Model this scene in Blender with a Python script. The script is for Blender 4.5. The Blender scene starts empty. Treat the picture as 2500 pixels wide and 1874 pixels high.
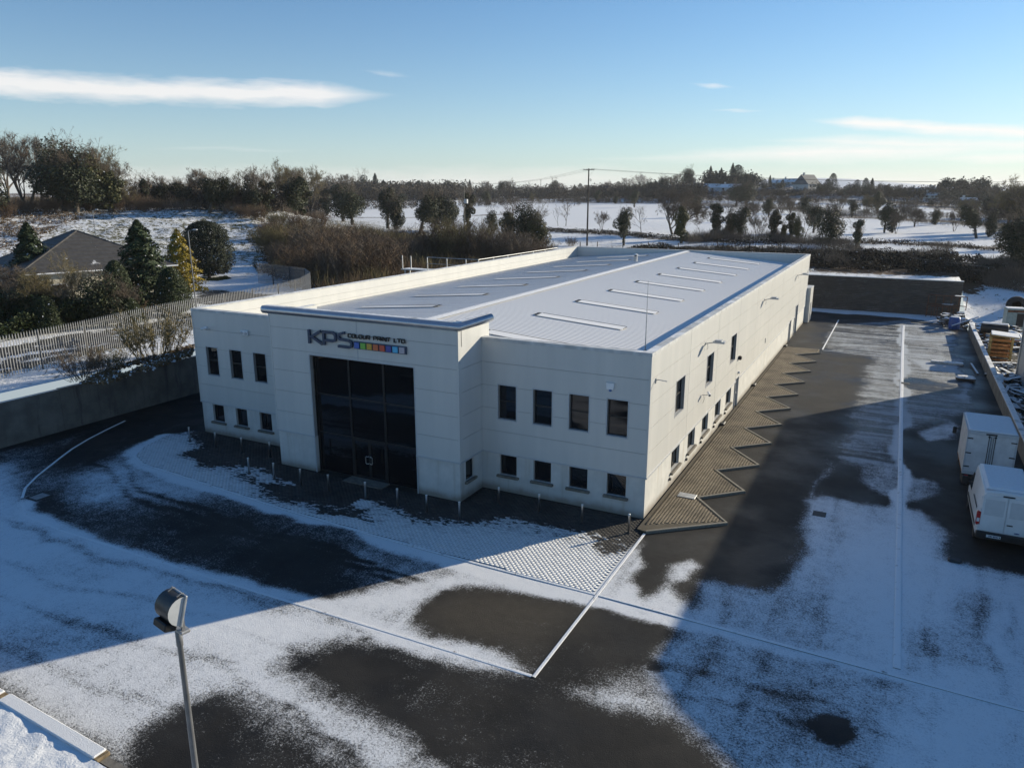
import bpy, bmesh, math, random
import numpy as np
from mathutils import Vector, Matrix, Quaternion
random.seed(7); RNG = np.random.default_rng(7)
SC = bpy.context.scene; COL = SC.collection
R = math.radians

# ---------------------------------------------------------------- camera
CAM_P = np.array([9.5245, -32.3486, 15.2122]); YAW, PITCH, ROLL, FPX = 0.4759, -0.2505, -0.0006, 1820.86
_cy, _sy = math.cos(YAW), math.sin(YAW)
C_F = np.array([-_sy*math.cos(PITCH), _cy*math.cos(PITCH), math.sin(PITCH)])
_r = np.array([_cy, _sy, 0.0]); _u = np.cross(_r, C_F)
C_R = _r*math.cos(ROLL)+_u*math.sin(ROLL); C_U = -_r*math.sin(ROLL)+_u*math.cos(ROLL)
cd = bpy.data.cameras.new('camera'); cam = bpy.data.objects.new('camera', cd); COL.objects.link(cam)
cd.sensor_width = 36.0; cd.sensor_fit = 'HORIZONTAL'; cd.lens = 36.0*FPX/2500.0
cd.clip_start = 0.1; cd.clip_end = 12000
cam.matrix_world = Matrix(((C_R[0], C_U[0], -C_F[0], CAM_P[0]), (C_R[1], C_U[1], -C_F[1], CAM_P[1]),
                           (C_R[2], C_U[2], -C_F[2], CAM_P[2]), (0, 0, 0, 1)))
SC.camera = cam

# ---------------------------------------------------------------- sun, sky, exposure
SUN_AZ, SUN_EL = R(35.7), R(17.0)          # azimuth from +y towards +x
sdir = Vector((math.sin(SUN_AZ)*math.cos(SUN_EL), math.cos(SUN_AZ)*math.cos(SUN_EL), math.sin(SUN_EL)))
sl = bpy.data.lights.new('sun', 'SUN'); so = bpy.data.objects.new('sun', sl); COL.objects.link(so)
sl.energy = 4.2; sl.angle = R(0.5); sl.color = (1.0, 0.885, 0.68)
so.rotation_mode = 'QUATERNION'; so.rotation_quaternion = sdir.to_track_quat('Z', 'Y'); so.location = (30, 30, 60)
SC.view_settings.view_transform = 'Standard'; SC.view_settings.look = 'None'
SC.view_settings.exposure = 0.75; SC.view_settings.gamma = 1.0; SC.view_settings.use_curve_mapping = False

wd = bpy.data.worlds.new('World'); SC.world = wd; wd.use_nodes = True
wt = wd.node_tree; wt.nodes.clear()
def WN(t, **k):
    n = wt.nodes.new(t)
    for a, b in k.items(): setattr(n, a, b)
    return n
def wmath(op, a, b=None, c=None, clamp=False):
    n = WN('ShaderNodeMath', operation=op, use_clamp=clamp)
    for i, v in enumerate((a, b, c)):
        if v is None: continue
        if isinstance(v, (int, float)): n.inputs[i].default_value = v
        else: wt.links.new(v, n.inputs[i])
    return n.outputs[0]
SKY_WB, SKY_SAT = (0.86, 0.985, 1.13), 1.12
sky = WN('ShaderNodeTexSky', sky_type='NISHITA'); sky.sun_disc = False
sky.sun_elevation = SUN_EL; sky.sun_rotation = SUN_AZ; sky.altitude = 60; sky.air_density = 1.0; sky.dust_density = 0.1; sky.ozone_density = 2.2
tc = WN('ShaderNodeTexCoord'); sx = WN('ShaderNodeSeparateXYZ'); wt.links.new(tc.outputs['Generated'], sx.inputs[0])
# clouds live at an azimuth / elevation of the sky, like real far clouds
AZ = wmath('ARCTAN2', sx.outputs[0], sx.outputs[1]); EL = wmath('ARCSINE', sx.outputs[2])
cmb = WN('ShaderNodeCombineXYZ'); wt.links.new(AZ, cmb.inputs[0]); wt.links.new(wmath('MULTIPLY', EL, 5.0), cmb.inputs[1])
def wnoise(scale, detail=5, rough=0.55):
    n = WN('ShaderNodeTexNoise'); n.inputs['Scale'].default_value = scale; n.inputs['Detail'].default_value = detail; n.inputs['Roughness'].default_value = rough
    wt.links.new(cmb.outputs[0], n.inputs['Vector']); return n.outputs[0]
N1, N2 = wnoise(7.0), wnoise(24.0, 6, 0.6)
def azel(px, py):                            # direction seen at a point of the 2212 x 1658 picture
    k = 2500/2212; d = C_R*(px*k-1250)/FPX - C_U*(py*k-937)/FPX + C_F; d = d/np.linalg.norm(d)
    return math.atan2(d[0], d[1]), math.asin(d[2])
def cloud(p0, p1, thick_px, soft, amt, taper=0.06, wob=0.02):
    (a0, e0), (a1, e1) = azel(*p0), azel(*p1)
    s = (e1-e0)/(a1-a0)
    mid = wmath('MULTIPLY_ADD', wmath('SUBTRACT', AZ, a0), s, e0)
    th = thick_px*1.13/FPX/2
    w = wmath('MULTIPLY', wmath('SUBTRACT', N1, 0.5), wob)
    d = wmath('ABSOLUTE', wmath('ADD', wmath('SUBTRACT', EL, mid), w))
    ends = wmath('MINIMUM', wmath('DIVIDE', wmath('SUBTRACT', AZ, a0), taper, clamp=True), wmath('DIVIDE', wmath('SUBTRACT', a1, AZ), taper, clamp=True), clamp=True)
    hw = wmath('MULTIPLY', wmath('MULTIPLY_ADD', N2, 0.9, 0.55), th)
    body = wmath('DIVIDE', wmath('SUBTRACT', wmath('MULTIPLY', hw, ends), d), th*soft, clamp=True)
    return wmath('MULTIPLY', wmath('MULTIPLY', body, wmath('SQRT', ends)), amt)
cl = [cloud((-500, 150), (872, 206), 56, 0.8, 0.92, 0.10, 0.014), cloud((770, 150), (900, 166), 14, 1.3, 0.35, 0.03),
      cloud((1480, 183), (1600, 190), 10, 1.2, 0.6, 0.03), cloud((1510, 234), (1680, 240), 9, 1.2, 0.45, 0.04),
      cloud((1180, 344), (2700, 296), 46, 1.1, 1.0, 0.30, 0.014), cloud((1730, 258), (2600, 306), 26, 0.9, 1.0, 0.06, 0.012), cloud((1600, 300), (2700, 322), 28, 1.2, 0.95, 0.12, 0.012), cloud((1850, 276), (2500, 300), 26, 1.1, 0.95, 0.08, 0.014),
      cloud((1900, 338), (2800, 345), 22, 1.2, 0.85, 0.10), cloud((250, 318), (720, 322), 9, 1.4, 0.22, 0.08), cloud((-1200, 392), (1700, 384), 66, 1.5, 0.8, 0.25, 0.02), cloud((1100, 398), (3400, 388), 60, 1.5, 0.8, 0.25, 0.02),
      cloud((-1400, 240), (-650, 205), 40, 1.1, 0.8, 0.12), cloud((3000, 230), (4200, 260), 45, 1.2, 0.8, 0.15)]
tot = cl[0]
for c_ in cl[1:]: tot = wmath('MAXIMUM', tot, c_)
mixc = WN('ShaderNodeMix', data_type='RGBA'); wt.links.new(tot, mixc.inputs['Factor'])
# white balance of the whole sky: cool and a little more saturated, as the camera saw it
wb = WN('ShaderNodeMix', data_type='RGBA', blend_type='MULTIPLY'); wb.inputs['Factor'].default_value = 1.0; wt.links.new(sky.outputs[0], wb.inputs[6]); wb.inputs[7].default_value = (*SKY_WB, 1)
hsv = WN('ShaderNodeHueSaturation'); hsv.inputs['Saturation'].default_value = SKY_SAT; wt.links.new(wb.outputs[2], hsv.inputs['Color']); SKYC = hsv.outputs[0]
# the pale veil of winter air that thickens towards the horizon all round
veil = WN('ShaderNodeMix', data_type='RGBA'); wt.links.new(wmath('MULTIPLY', wmath('POWER', 2.718, wmath('MULTIPLY', wmath('MAXIMUM', EL, 0.0), -10.0)), 0.66), veil.inputs['Factor']); wt.links.new(SKYC, veil.inputs[6]); veil.inputs[7].default_value = (5.1, 6.0, 6.6, 1); SKYC = veil.outputs[2]
wt.links.new(SKYC, mixc.inputs[6])
CLOUD_LUM = 6.3
hs = WN('ShaderNodeMix', data_type='RGBA'); hs.inputs['Factor'].default_value = 0.30
wt.links.new(SKYC, hs.inputs[6]); hs.inputs[7].default_value = (CLOUD_LUM*1.36, CLOUD_LUM*1.30, CLOUD_LUM*1.25, 1)
hs.inputs['Factor'].default_value = 0.85
wt.links.new(hs.outputs[2], mixc.inputs[7])
bg = WN('ShaderNodeBackground'); bg.inputs['Strength'].default_value = 0.073
wo = WN('ShaderNodeOutputWorld'); wt.links.new(mixc.outputs[2], bg.inputs['Color']); wt.links.new(bg.outputs[0], wo.inputs[0])

# ---------------------------------------------------------------- object helpers
def tag(o, label=None, cat=None, group=None, kind=None):
    if label: o['label'] = label
    if cat: o['category'] = cat
    if group: o['group'] = group
    if kind: o['kind'] = kind
    return o
def empty(name, loc=(0, 0, 0), rz=0.0, parent=None):
    o = bpy.data.objects.new(name, None); COL.objects.link(o); o.location = loc; o.rotation_euler = (0, 0, rz); o.empty_display_size = 0.3
    if parent: o.parent = parent
    return o
def link(name, me, parent=None, loc=None, rot=None, scale=None):
    o = bpy.data.objects.new(name, me); COL.objects.link(o)
    if parent: o.parent = parent
    if loc is not None: o.location = loc
    if rot is not None: o.rotation_euler = rot
    if scale is not None: o.scale = scale
    return o
class MB:
    """collects shapes into one mesh"""
    def __init__(self): self.v = []; self.f = []; self.mi = []; self.m = 0
    def add(self, vs, fs):
        b = len(self.v); self.v += [tuple(p) for p in vs]; self.f += [tuple(i+b for i in f) for f in fs]; self.mi += [self.m]*len(fs); return self
    def addm(self, M, vs, fs):      # a mirroring placement turns the faces round
        return self.add(vs, [f[::-1] for f in fs] if M is not None and M.to_3x3().determinant() < 0 else fs)
    def box(self, x0, x1, y0, y1, z0, z1, M=None):
        vs = [Vector(p) for p in ((x0,y0,z0),(x1,y0,z0),(x1,y1,z0),(x0,y1,z0),(x0,y0,z1),(x1,y0,z1),(x1,y1,z1),(x0,y1,z1))]
        if M is not None: vs = [M @ p for p in vs]
        return self.addm(M, vs, [(0,3,2,1),(4,5,6,7),(0,1,5,4),(1,2,6,5),(2,3,7,6),(3,0,4,7)])
    def bbox(self, x0, x1, y0, y1, z0, z1, b=0.02, M=None):   # box with chamfered edges
        vs = []; 
        for z, i in ((z0, b), (z0+b, 0), (z1-b, 0), (z1, b)):
            for (x, y) in ((x0+b, y0), (x1-b, y0), (x1, y0+b), (x1, y1-b), (x1-b, y1), (x0+b, y1), (x0, y1-b), (x0, y0+b)):
                cx, cy = (x0+x1)/2, (y0+y1)/2
                sxx = (x-cx)/max(1e-6, (x1-x0)/2); syy = (y-cy)/max(1e-6, (y1-y0)/2)
                vs.append(Vector((x-i*sxx if i else x, y-i*syy if i else y, z)))
        if M is not None: vs = [M @ p for p in vs]
        fs = [tuple(range(7, -1, -1)), tuple(range(24, 32))]
        for l in range(3):
            for k in range(8):
                a = l*8+k; c = l*8+(k+1) % 8; fs.append((a, c, c+8, a+8))
        return self.addm(M, vs, [f[::-1] for f in fs])
    def tube(self, pts, rad, n=6, cap=True):
        pts = [Vector(p) for p in pts]; rad = [rad]*len(pts) if isinstance(rad, (int, float)) else rad
        vs, fs = [], []; up = None
        for i, p in enumerate(pts):
            d = (pts[min(i+1, len(pts)-1)]-pts[max(i-1, 0)]); d = d.normalized() if d.length > 1e-9 else Vector((0, 0, 1))
            if up is None: up = Vector((1, 0, 0)) if abs(d.z) > 0.8 else Vector((0, 0, 1))
            a = up.cross(d).normalized(); b = d.cross(a).normalized(); up = b
            for k in range(n):
                t = 2*math.pi*k/n; vs.append(p+(a*math.cos(t)+b*math.sin(t))*rad[i])
        for i in range(len(pts)-1):
            for k in range(n):
                fs.append((i*n+k, i*n+(k+1) % n, (i+1)*n+(k+1) % n, (i+1)*n+k))
        if cap: fs += [tuple(range(n-1, -1, -1)), tuple((len(pts)-1)*n+k for k in range(n))]
        return self.add(vs, fs)
    def prism(self, poly, z0, z1, M=None):
        n = len(poly); vs = [Vector((x, y, z0)) for x, y in poly]+[Vector((x, y, z1)) for x, y in poly]
        if M is not None: vs = [M @ p for p in vs]
        return self.add(vs, [tuple(range(n-1, -1, -1)), tuple(range(n, 2*n))]+[(k, (k+1) % n, n+(k+1) % n, n+k) for k in range(n)])
    def lathe(self, prof, n=12, c=(0, 0), M=None):
        vs = []
        for r_, z in prof:
            for k in range(n): t = 2*math.pi*k/n; vs.append(Vector((c[0]+r_*math.cos(t), c[1]+r_*math.sin(t), z)))
        if M is not None: vs = [M @ p for p in vs]
        fs = [(i*n+k, i*n+(k+1) % n, (i+1)*n+(k+1) % n, (i+1)*n+k) for i in range(len(prof)-1) for k in range(n)]
        return self.add(vs, fs+[tuple(range(n-1, -1, -1)), tuple((len(prof)-1)*n+k for k in range(n))])
    def mesh(self, name, mat, smooth=False):
        me = bpy.data.meshes.new(name); me.from_pydata(self.v, [], self.f)
        for m in (mat if isinstance(mat, (list, tuple)) else [mat]): me.materials.append(m)
        if any(self.mi): me.polygons.foreach_set('material_index', self.mi)
        if smooth: me.polygons.foreach_set('use_smooth', [True]*len(me.polygons))
        me.update(); return me
    def build(self, name, mat, parent=None, smooth=False, loc=None, rot=None):
        return link(name, self.mesh(name, mat, smooth), parent, loc, rot)
def np_mesh(name, V, F, mat, smooth=False):
    """V (n,3), F (m,k) arrays -> mesh"""
    me = bpy.data.meshes.new(name); V = np.asarray(V, np.float32); F = np.asarray(F, np.int32); k = F.shape[1]
    me.vertices.add(len(V)); me.vertices.foreach_set('co', V.ravel())
    me.loops.add(F.size); me.loops.foreach_set('vertex_index', F.ravel())
    me.polygons.add(len(F)); me.polygons.foreach_set('loop_start', np.arange(0, F.size, k, dtype=np.int32))
    me.polygons.foreach_set('loop_total', np.full(len(F), k, np.int32))
    if smooth: me.polygons.foreach_set('use_smooth', np.ones(len(F), bool))
    for m in (mat if isinstance(mat, (list, tuple)) else [mat]): me.materials.append(m)
    me.update(calc_edges=True); me.validate(); return me
def copy_tree(o, parent=None):
    c = o.copy(); COL.objects.link(c)
    if parent is not None: c.parent = parent
    for ch in list(o.children): copy_tree(ch, c)
    return c

# ---------------------------------------------------------------- materials
def mat(name):
    m = bpy.data.materials.new(name); m.use_nodes = True; t = m.node_tree; b = t.nodes['Principled BSDF']
    return m, t, b
class NT:
    def __init__(s, t): s.t = t
    def n(s, ty, **k):
        x = s.t.nodes.new(ty)
        for a, b in k.items(): setattr(x, a, b)
        return x
    def L(s, a, b): s.t.links.new(a, b)
    def math(s, op, a, b=None, c=None, clamp=False):
        n = s.n('ShaderNodeMath', operation=op, use_clamp=clamp)
        for i, v in enumerate((a, b, c)):
            if v is None: continue
            if isinstance(v, (int, float)): n.inputs[i].default_value = v
            else: s.L(v, n.inputs[i])
        return n.outputs[0]
    def coord(s, kind='Object', scale=(1, 1, 1), rot=(0, 0, 0)):
        c = s.n('ShaderNodeTexCoord'); m = s.n('ShaderNodeMapping'); m.inputs['Scale'].default_value = scale; m.inputs['Rotation'].default_value = rot
        s.L(c.outputs[kind], m.inputs[0]); return m.outputs[0]
    def noise(s, vec, scale, detail=4, rough=0.55, dist=0.0):
        n = s.n('ShaderNodeTexNoise'); s.L(vec, n.inputs['Vector']); n.inputs['Scale'].default_value = scale; n.inputs['Detail'].default_value = detail
        n.inputs['Roughness'].default_value = rough; n.inputs['Distortion'].default_value = dist; return n.outputs[0]
    def mix(s, f, a, b):
        n = s.n('ShaderNodeMix', data_type='RGBA')
        for i, v in ((0, f), (6, a), (7, b)):
            if isinstance(v, (int, float)): n.inputs[i].default_value = v
            elif isinstance(v, (tuple, list)): n.inputs[i].default_value = (*v, 1) if len(v) == 3 else v
            else: s.L(v, n.inputs[i])
        return n.outputs[2]
    def ramp(s, f, lo, hi):   # smoothstep from lo to hi
        n = s.n('ShaderNodeMapRange', interpolation_type='SMOOTHSTEP'); s.L(f, n.inputs[0])
        for i, v in ((1, lo), (2, hi)):
            if isinstance(v, (int, float)): n.inputs[i].default_value = v
            else: s.L(v, n.inputs[i])
        return n.outputs[0]
    def attr(s, name):
        a = s.n('ShaderNodeAttribute', attribute_name=name); return a
    def bump(s, h, dist, strength=1.0):
        b = s.n('ShaderNodeBump'); b.inputs['Distance'].default_value = dist; b.inputs['Strength'].default_value = strength; s.L(h, b.inputs['Height']); return b.outputs[0]
    def xyz(s, vec):
        x = s.n('ShaderNodeSeparateXYZ'); s.L(vec, x.inputs[0]); return x.outputs
SNOW = (0.75, 0.765, 0.78)
def simple(name, col, rough=0.6, metal=0.0, var=0.12, scale=3.0, bump=0.0, spec=0.5):
    m, t, b = mat(name); N = NT(t); c = N.coord()
    f = N.noise(c, scale, 6, 0.65)
    lo = tuple(max(0, x*(1-var*1.6)) for x in col); hi = tuple(min(1, x*(1+var)) for x in col)
    N.L(N.mix(N.ramp(f, 0.3, 0.7), lo, hi), b.inputs['Base Color'])
    b.inputs['Roughness'].default_value = rough; b.inputs['Metallic'].default_value = metal; b.inputs['Specular IOR Level'].default_value = spec
    if bump: N.L(N.bump(N.noise(c, scale*6, 4), bump), b.inputs['Normal'])
    return m
def snowy(name, col, lo=0.45, hi=0.6, scale=3.0, rough=0.7, var=0.2, up=True, nz=0.35, stretch=(1, 1, 1)):
    """a surface with snow lying on its upward faces, broken up by noise"""
    m, t, b = mat(name); N = NT(t); c = N.coord('Object', stretch)
    f = N.noise(c, scale, 7, 0.65)
    base = N.mix(N.ramp(N.noise(c, scale*2.3, 5), 0.3, 0.7), tuple(x*(1-var) for x in col), tuple(x*(1+var) for x in col))
    s = N.ramp(f, lo, hi)
    if up:
        g = N.n('ShaderNodeNewGeometry'); z = N.xyz(g.outputs['Normal'])[2]
        s = N.math('MULTIPLY', s, N.ramp(z, nz, nz+0.25))
    N.L(N.mix(s, base, SNOW), b.inputs['Base Color']); b.inputs['Roughness'].default_value = rough
    N.L(N.bump(N.noise(c, scale*5, 4), 0.02), b.inputs['Normal'])
    return m
def leafmat(name, c0, c1, rough=0.6, snow=0.0, spec=0.3):
    m, t, b = mat(name); N = NT(t); g = N.n('ShaderNodeNewGeometry'); oi = N.n('ShaderNodeObjectInfo')
    f = N.math('MULTIPLY_ADD', oi.outputs['Random'], 0.35, N.math('MULTIPLY', g.outputs['Random Per Island'], 0.65))
    colr = N.mix(f, c0, c1)
    if snow:
        s = N.math('GREATER_THAN', g.outputs['Random Per Island'], 1-snow); colr = N.mix(s, colr, (0.7, 0.72, 0.75))
    N.L(colr, b.inputs['Base Color']); b.inputs['Roughness'].default_value = rough; b.inputs['Specular IOR Level'].default_value = spec
    return m
M = {}
M['snow'] = simple('snow', SNOW, 0.8, 0, 0.03, 8, 0.02)
M['trim'] = simple('trim_grey', (0.42, 0.44, 0.46), 0.45, 0, 0.05)
M['frame'] = simple('window_frame', (0.010, 0.0105, 0.012), 0.5, 0, 0.1)
M['alu'] = simple('brushed_aluminium', (0.55, 0.57, 0.60), 0.33, 1.0, 0.06, 1.5)
M['steel'] = simple('galvanised_steel', (0.42, 0.43, 0.44), 0.5, 0.6, 0.15, 4)
M['stainless'] = simple('stainless_steel', (0.6, 0.6, 0.6), 0.3, 1.0, 0.06, 4)
M['navy'] = simple('navy_lettering', (0.028, 0.05, 0.095), 0.45, 0, 0.05)
M['black'] = simple('black_plastic', (0.012, 0.012, 0.013), 0.5, 0, 0.1)
M['white'] = simple('white_plastic', (0.7, 0.71, 0.72), 0.45, 0, 0.05)
M['doorgrey'] = simple('grey_door_paint', (0.20, 0.22, 0.25), 0.5, 0, 0.08)
M['timber'] = simple('weathered_timber', (0.20, 0.15, 0.085), 0.8, 0, 0.3, 6, 0.01)
M['pole'] = simple('creosoted_pole', (0.075, 0.06, 0.048), 0.85, 0, 0.3, 3)
M['rust'] = simple('rusty_steel', (0.16, 0.065, 0.03), 0.8, 0, 0.4, 5)
M['orange'] = simple('orange_boards', (0.42, 0.17, 0.05), 0.75, 0, 0.25, 5)
M['ply'] = simple('yellow_timber', (0.34, 0.24, 0.09), 0.75, 0, 0.25, 5)
M['bluepl'] = simple('blue_plastic', (0.02, 0.08, 0.28), 0.45, 0, 0.1)
M['tyre'] = simple('tyre_rubber', (0.016, 0.016, 0.017), 0.8, 0, 0.2)
M['vanwhite'] = simple('van_white_paint', (0.62, 0.63, 0.64), 0.28, 0, 0.05, 1.2)
M['boxwhite'] = simple('truck_box_white', (0.52, 0.53, 0.54), 0.45, 0, 0.10, 1.4)
M['red'] = simple('red_lens', (0.35, 0.015, 0.012), 0.2, 0, 0.05)
M['lens'] = simple('clear_lens', (0.55, 0.55, 0.55), 0.15, 0, 0.05)
M['bark'] = simple('bark', (0.085, 0.070, 0.055), 0.9, 0, 0.3, 5)
M['barkpale'] = simple('pale_bark', (0.20, 0.18, 0.14), 0.9, 0, 0.3, 5)
M['twig'] = leafmat('twigs', (0.09, 0.07, 0.055), (0.17, 0.135, 0.10), 0.9)
M['twigolive'] = leafmat('olive_twigs', (0.10, 0.085, 0.04), (0.20, 0.16, 0.075), 0.9)
M['twigbrown'] = leafmat('brown_twigs', (0.075, 0.050, 0.032), (0.165, 0.110, 0.068), 0.9)
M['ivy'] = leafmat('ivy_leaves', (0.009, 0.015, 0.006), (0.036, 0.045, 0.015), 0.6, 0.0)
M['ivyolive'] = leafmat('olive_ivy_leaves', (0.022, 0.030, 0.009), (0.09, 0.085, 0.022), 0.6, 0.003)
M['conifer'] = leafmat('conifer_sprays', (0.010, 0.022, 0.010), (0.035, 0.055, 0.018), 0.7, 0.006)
M['golden'] = leafmat('golden_sprays', (0.09, 0.075, 0.008), (0.36, 0.26, 0.02), 0.7, 0.05)
M['yew'] = leafmat('yew_sprays', (0.006, 0.012, 0.006), (0.020, 0.028, 0.012), 0.75)
M['hedgegreen'] = leafmat('hedge_leaves', (0.008, 0.018, 0.006), (0.045, 0.060, 0.014), 0.65, 0.004)
M['farcon'] = leafmat('far_conifer', (0.014, 0.026, 0.018), (0.035, 0.05, 0.03), 0.8)
M['bramble'] = leafmat('bramble', (0.012, 0.010, 0.007), (0.045, 0.033, 0.018), 0.9, 0.006)
M['drygrass'] = leafmat('dry_grass', (0.09, 0.060, 0.032), (0.22, 0.145, 0.075), 0.9, 0.12)

def glassmat(name, col=(0.006, 0.008, 0.011), rough=0.03):
    m, t, b = mat(name); N = NT(t); c = N.coord()
    b.inputs['Base Color'].default_value = (*col, 1); b.inputs['Roughness'].default_value = rough; b.inputs['IOR'].default_value = 1.5
    N.L(N.bump(N.noise(c, 0.6, 2), 0.004), b.inputs['Normal'])
    return m
M['glass'] = glassmat('dark_glass'); M['tint'] = glassmat('tinted_glass', (0.004, 0.005, 0.007), 0.02)
def cladding():
    m, t, b = mat('white_cladding'); N = NT(t); c = N.coord()
    st = N.noise(N.coord('Object', (1.3, 1.3, 0.10)), 1.0, 5, 0.6)
    base = N.mix(N.ramp(st, 0.35, 0.75), (0.50, 0.505, 0.49), (0.55, 0.55, 0.53))
    sp = N.ramp(N.noise(c, 0.35, 3), 0.45, 0.75)
    base = N.mix(N.math('MULTIPLY', sp, 0.35), base, (0.47, 0.475, 0.47))
    N.L(base, b.inputs['Base Color']); b.inputs['Roughness'].default_value = 0.42
    N.L(N.bump(N.noise(N.coord('Object', (0.8, 0.8, 6)), 1.0, 2), 0.0015), b.inputs['Normal'])
    return m
M['clad'] = cladding()
def render_plinth():
    """painted render with splash dirt along the foot and rust streaks"""
    m, t, b = mat('painted_render'); N = NT(t); c = N.coord(); z = N.xyz(N.coord('Object'))[2]
    blot = N.noise(c, 1.1, 6, 0.65); streak = N.noise(N.coord('Object', (2.2, 2.2, 0.12)), 1.0, 5, 0.6)
    base = N.mix(N.ramp(blot, 0.3, 0.75), (0.46, 0.47, 0.46), (0.57, 0.57, 0.55))
    base = N.mix(N.math('MULTIPLY', N.ramp(streak, 0.52, 0.72), 0.45), base, (0.33, 0.29, 0.23))
    zn = N.math('MULTIPLY_ADD', N.math('SUBTRACT', blot, 0.5), -0.7, z)
    d = N.ramp(zn, 0.55, 0.02)
    base = N.mix(N.math('MULTIPLY', d, 0.75), base, (0.15, 0.12, 0.085))
    N.L(base, b.inputs['Base Color']); b.inputs['Roughness'].default_value = 0.85
    N.L(N.bump(N.noise(c, 30, 4), 0.004), b.inputs['Normal']); return m
M['plinth'] = render_plinth()
def concrete():
    m, t, b = mat('stained_concrete'); N = NT(t); c = N.coord()
    st = N.noise(N.coord('Object', (1.2, 1.2, 0.15)), 1.0, 6, 0.7); bl = N.noise(c, 0.7, 6, 0.6)
    base = N.mix(N.ramp(bl, 0.3, 0.7), (0.115, 0.105, 0.09), (0.20, 0.185, 0.16))
    base = N.mix(N.math('MULTIPLY', N.ramp(st, 0.52, 0.7), 0.75), base, (0.055, 0.05, 0.045))
    N.L(base, b.inputs['Base Color']); b.inputs['Roughness'].default_value = 0.85; N.L(N.bump(N.noise(c, 14, 5), 0.008), b.inputs['Normal']); return m
M['concrete'] = concrete()
M['coping'] = snowy('snowy_coping', (0.42, 0.43, 0.42), 0.38, 0.5, 1.2)
M['kerb'] = snowy('snowy_kerb', (0.15, 0.14, 0.12), 0.27, 0.42, 3.0, nz=0.2)
M['kerbbare'] = snowy('dirty_kerb', (0.21, 0.19, 0.15), 0.66, 0.72, 5.0)
M['junksnow'] = snowy('snowy_scrap', (0.05, 0.045, 0.04), 0.35, 0.5, 2.0, nz=0.3)
M['planksnow'] = snowy('snowy_plank', (0.10, 0.10, 0.10), 0.30, 0.42, 1.5, nz=0.3)
M['slate'] = snowy('slate_roof', (0.055, 0.052, 0.050), 0.62, 0.72, 0.8, nz=0.3)
M['stone'] = simple('dark_stone', (0.045, 0.040, 0.034), 0.9, 0, 0.4, 2.5, 0.02)
M['sill'] = simple('concrete_sill', (0.16, 0.145, 0.12), 0.85, 0, 0.2, 4)
# ---------------------------------------------------------------- from a point of the picture to a place on the ground
def ray(px, py):
    k = 2500/2212; d = C_R*(px*k-1250)/FPX - C_U*(py*k-937)/FPX + C_F; return d
def at(px, py, z=0.0):
    d = ray(px, py); t = (z-CAM_P[2])/d[2]; return CAM_P+t*d
def on_x(px, py, x): d = ray(px, py); return CAM_P+d*(x-CAM_P[0])/d[0]
def on_y(px, py, y): d = ray(px, py); return CAM_P+d*(y-CAM_P[1])/d[1]
def sstep(a, b, x): t = np.clip((x-a)/(b-a), 0, 1); return t*t*(3-2*t)
def vnoise(x, y, seed=0):
    """smooth value noise on numpy arrays"""
    x = np.asarray(x, float); y = np.asarray(y, float); xi = np.floor(x).astype(np.int64); yi = np.floor(y).astype(np.int64); fx, fy = x-xi, y-yi
    def h(a, b):
        n = (a*374761393+b*668265263+seed*974634777) & 0x7fffffff; n = ((n ^ (n >> 13))*1274126177) & 0x7fffffff; return ((n ^ (n >> 16)) & 0xffff)/65535.0
    u, v = fx*fx*(3-2*fx), fy*fy*(3-2*fy)
    return (h(xi, yi)*(1-u)+h(xi+1, yi)*u)*(1-v)+(h(xi, yi+1)*(1-u)+h(xi+1, yi+1)*u)*v
YX0, YX1, YY1 = -38.45, 17.3, 76.62
def terr(x, y):
    x = np.asarray(x, float); y = np.asarray(y, float)
    r = np.hypot(x-9.5, y+32.3)
    base = 4.5+0.0115*np.clip(r-150, 0, 420)+0.0035*np.clip(r-570, 0, 1500)
    base = base+1.6*(vnoise(x/160, y/160, 3)-0.5)*sstep(250, 500, r)+0.5*(vnoise(x/30, y/30, 4)-0.5)*sstep(110, 200, r)
    base = base+14.0*np.exp(-((x+70)/105)**2-((y-560)/95)**2)+8.5*np.exp(-((x-60)/170)**2-((y-660)/110)**2)
    left = sstep(-26, -46, x); low = left*(1-sstep(118, 190, r))
    z = base*(1-low)+3.05*low
    s = (x+90)*-0.77+(y-49)*0.63; t = (x+90)*0.63+(y-49)*0.77
    hill = 3.05+8.3*sstep(2, 66, s)*(1-sstep(14, 62, t))
    z = np.maximum(z, hill)
    z = z+(0.55*vnoise(x/2.1, y/2.1, 9)+0.35*vnoise(x/0.9, y/0.9, 10)-0.4)*sstep(4, 20, s)*(1-sstep(20, 62, t))
    bank = np.exp(-((y-98-0.06*x)/9.0)**2)*sstep(-46, -34, x)*(1-sstep(60, 90, x)); z = z+0.9*bank
    # the yard to the right is level with this one, then climbs behind it
    rgt = sstep(16.9, 17.4, x); zr = 0.05+4.6*sstep(69, 96, y+0.12*np.clip(x-17, 0, 60)) + 0.12*vnoise(x/1.5, y/1.5, 5)
    z = np.where(y < 112, z*(1-rgt)+np.minimum(zr, z)*rgt, z)
    verge = sstep(-42.5, -38.6, x)*left*(y < 77); z = z-0.2*verge
    return z
_TS = np.concatenate([np.arange(40, 320, 0.6), np.geomspace(320, 6000, 900)])
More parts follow.
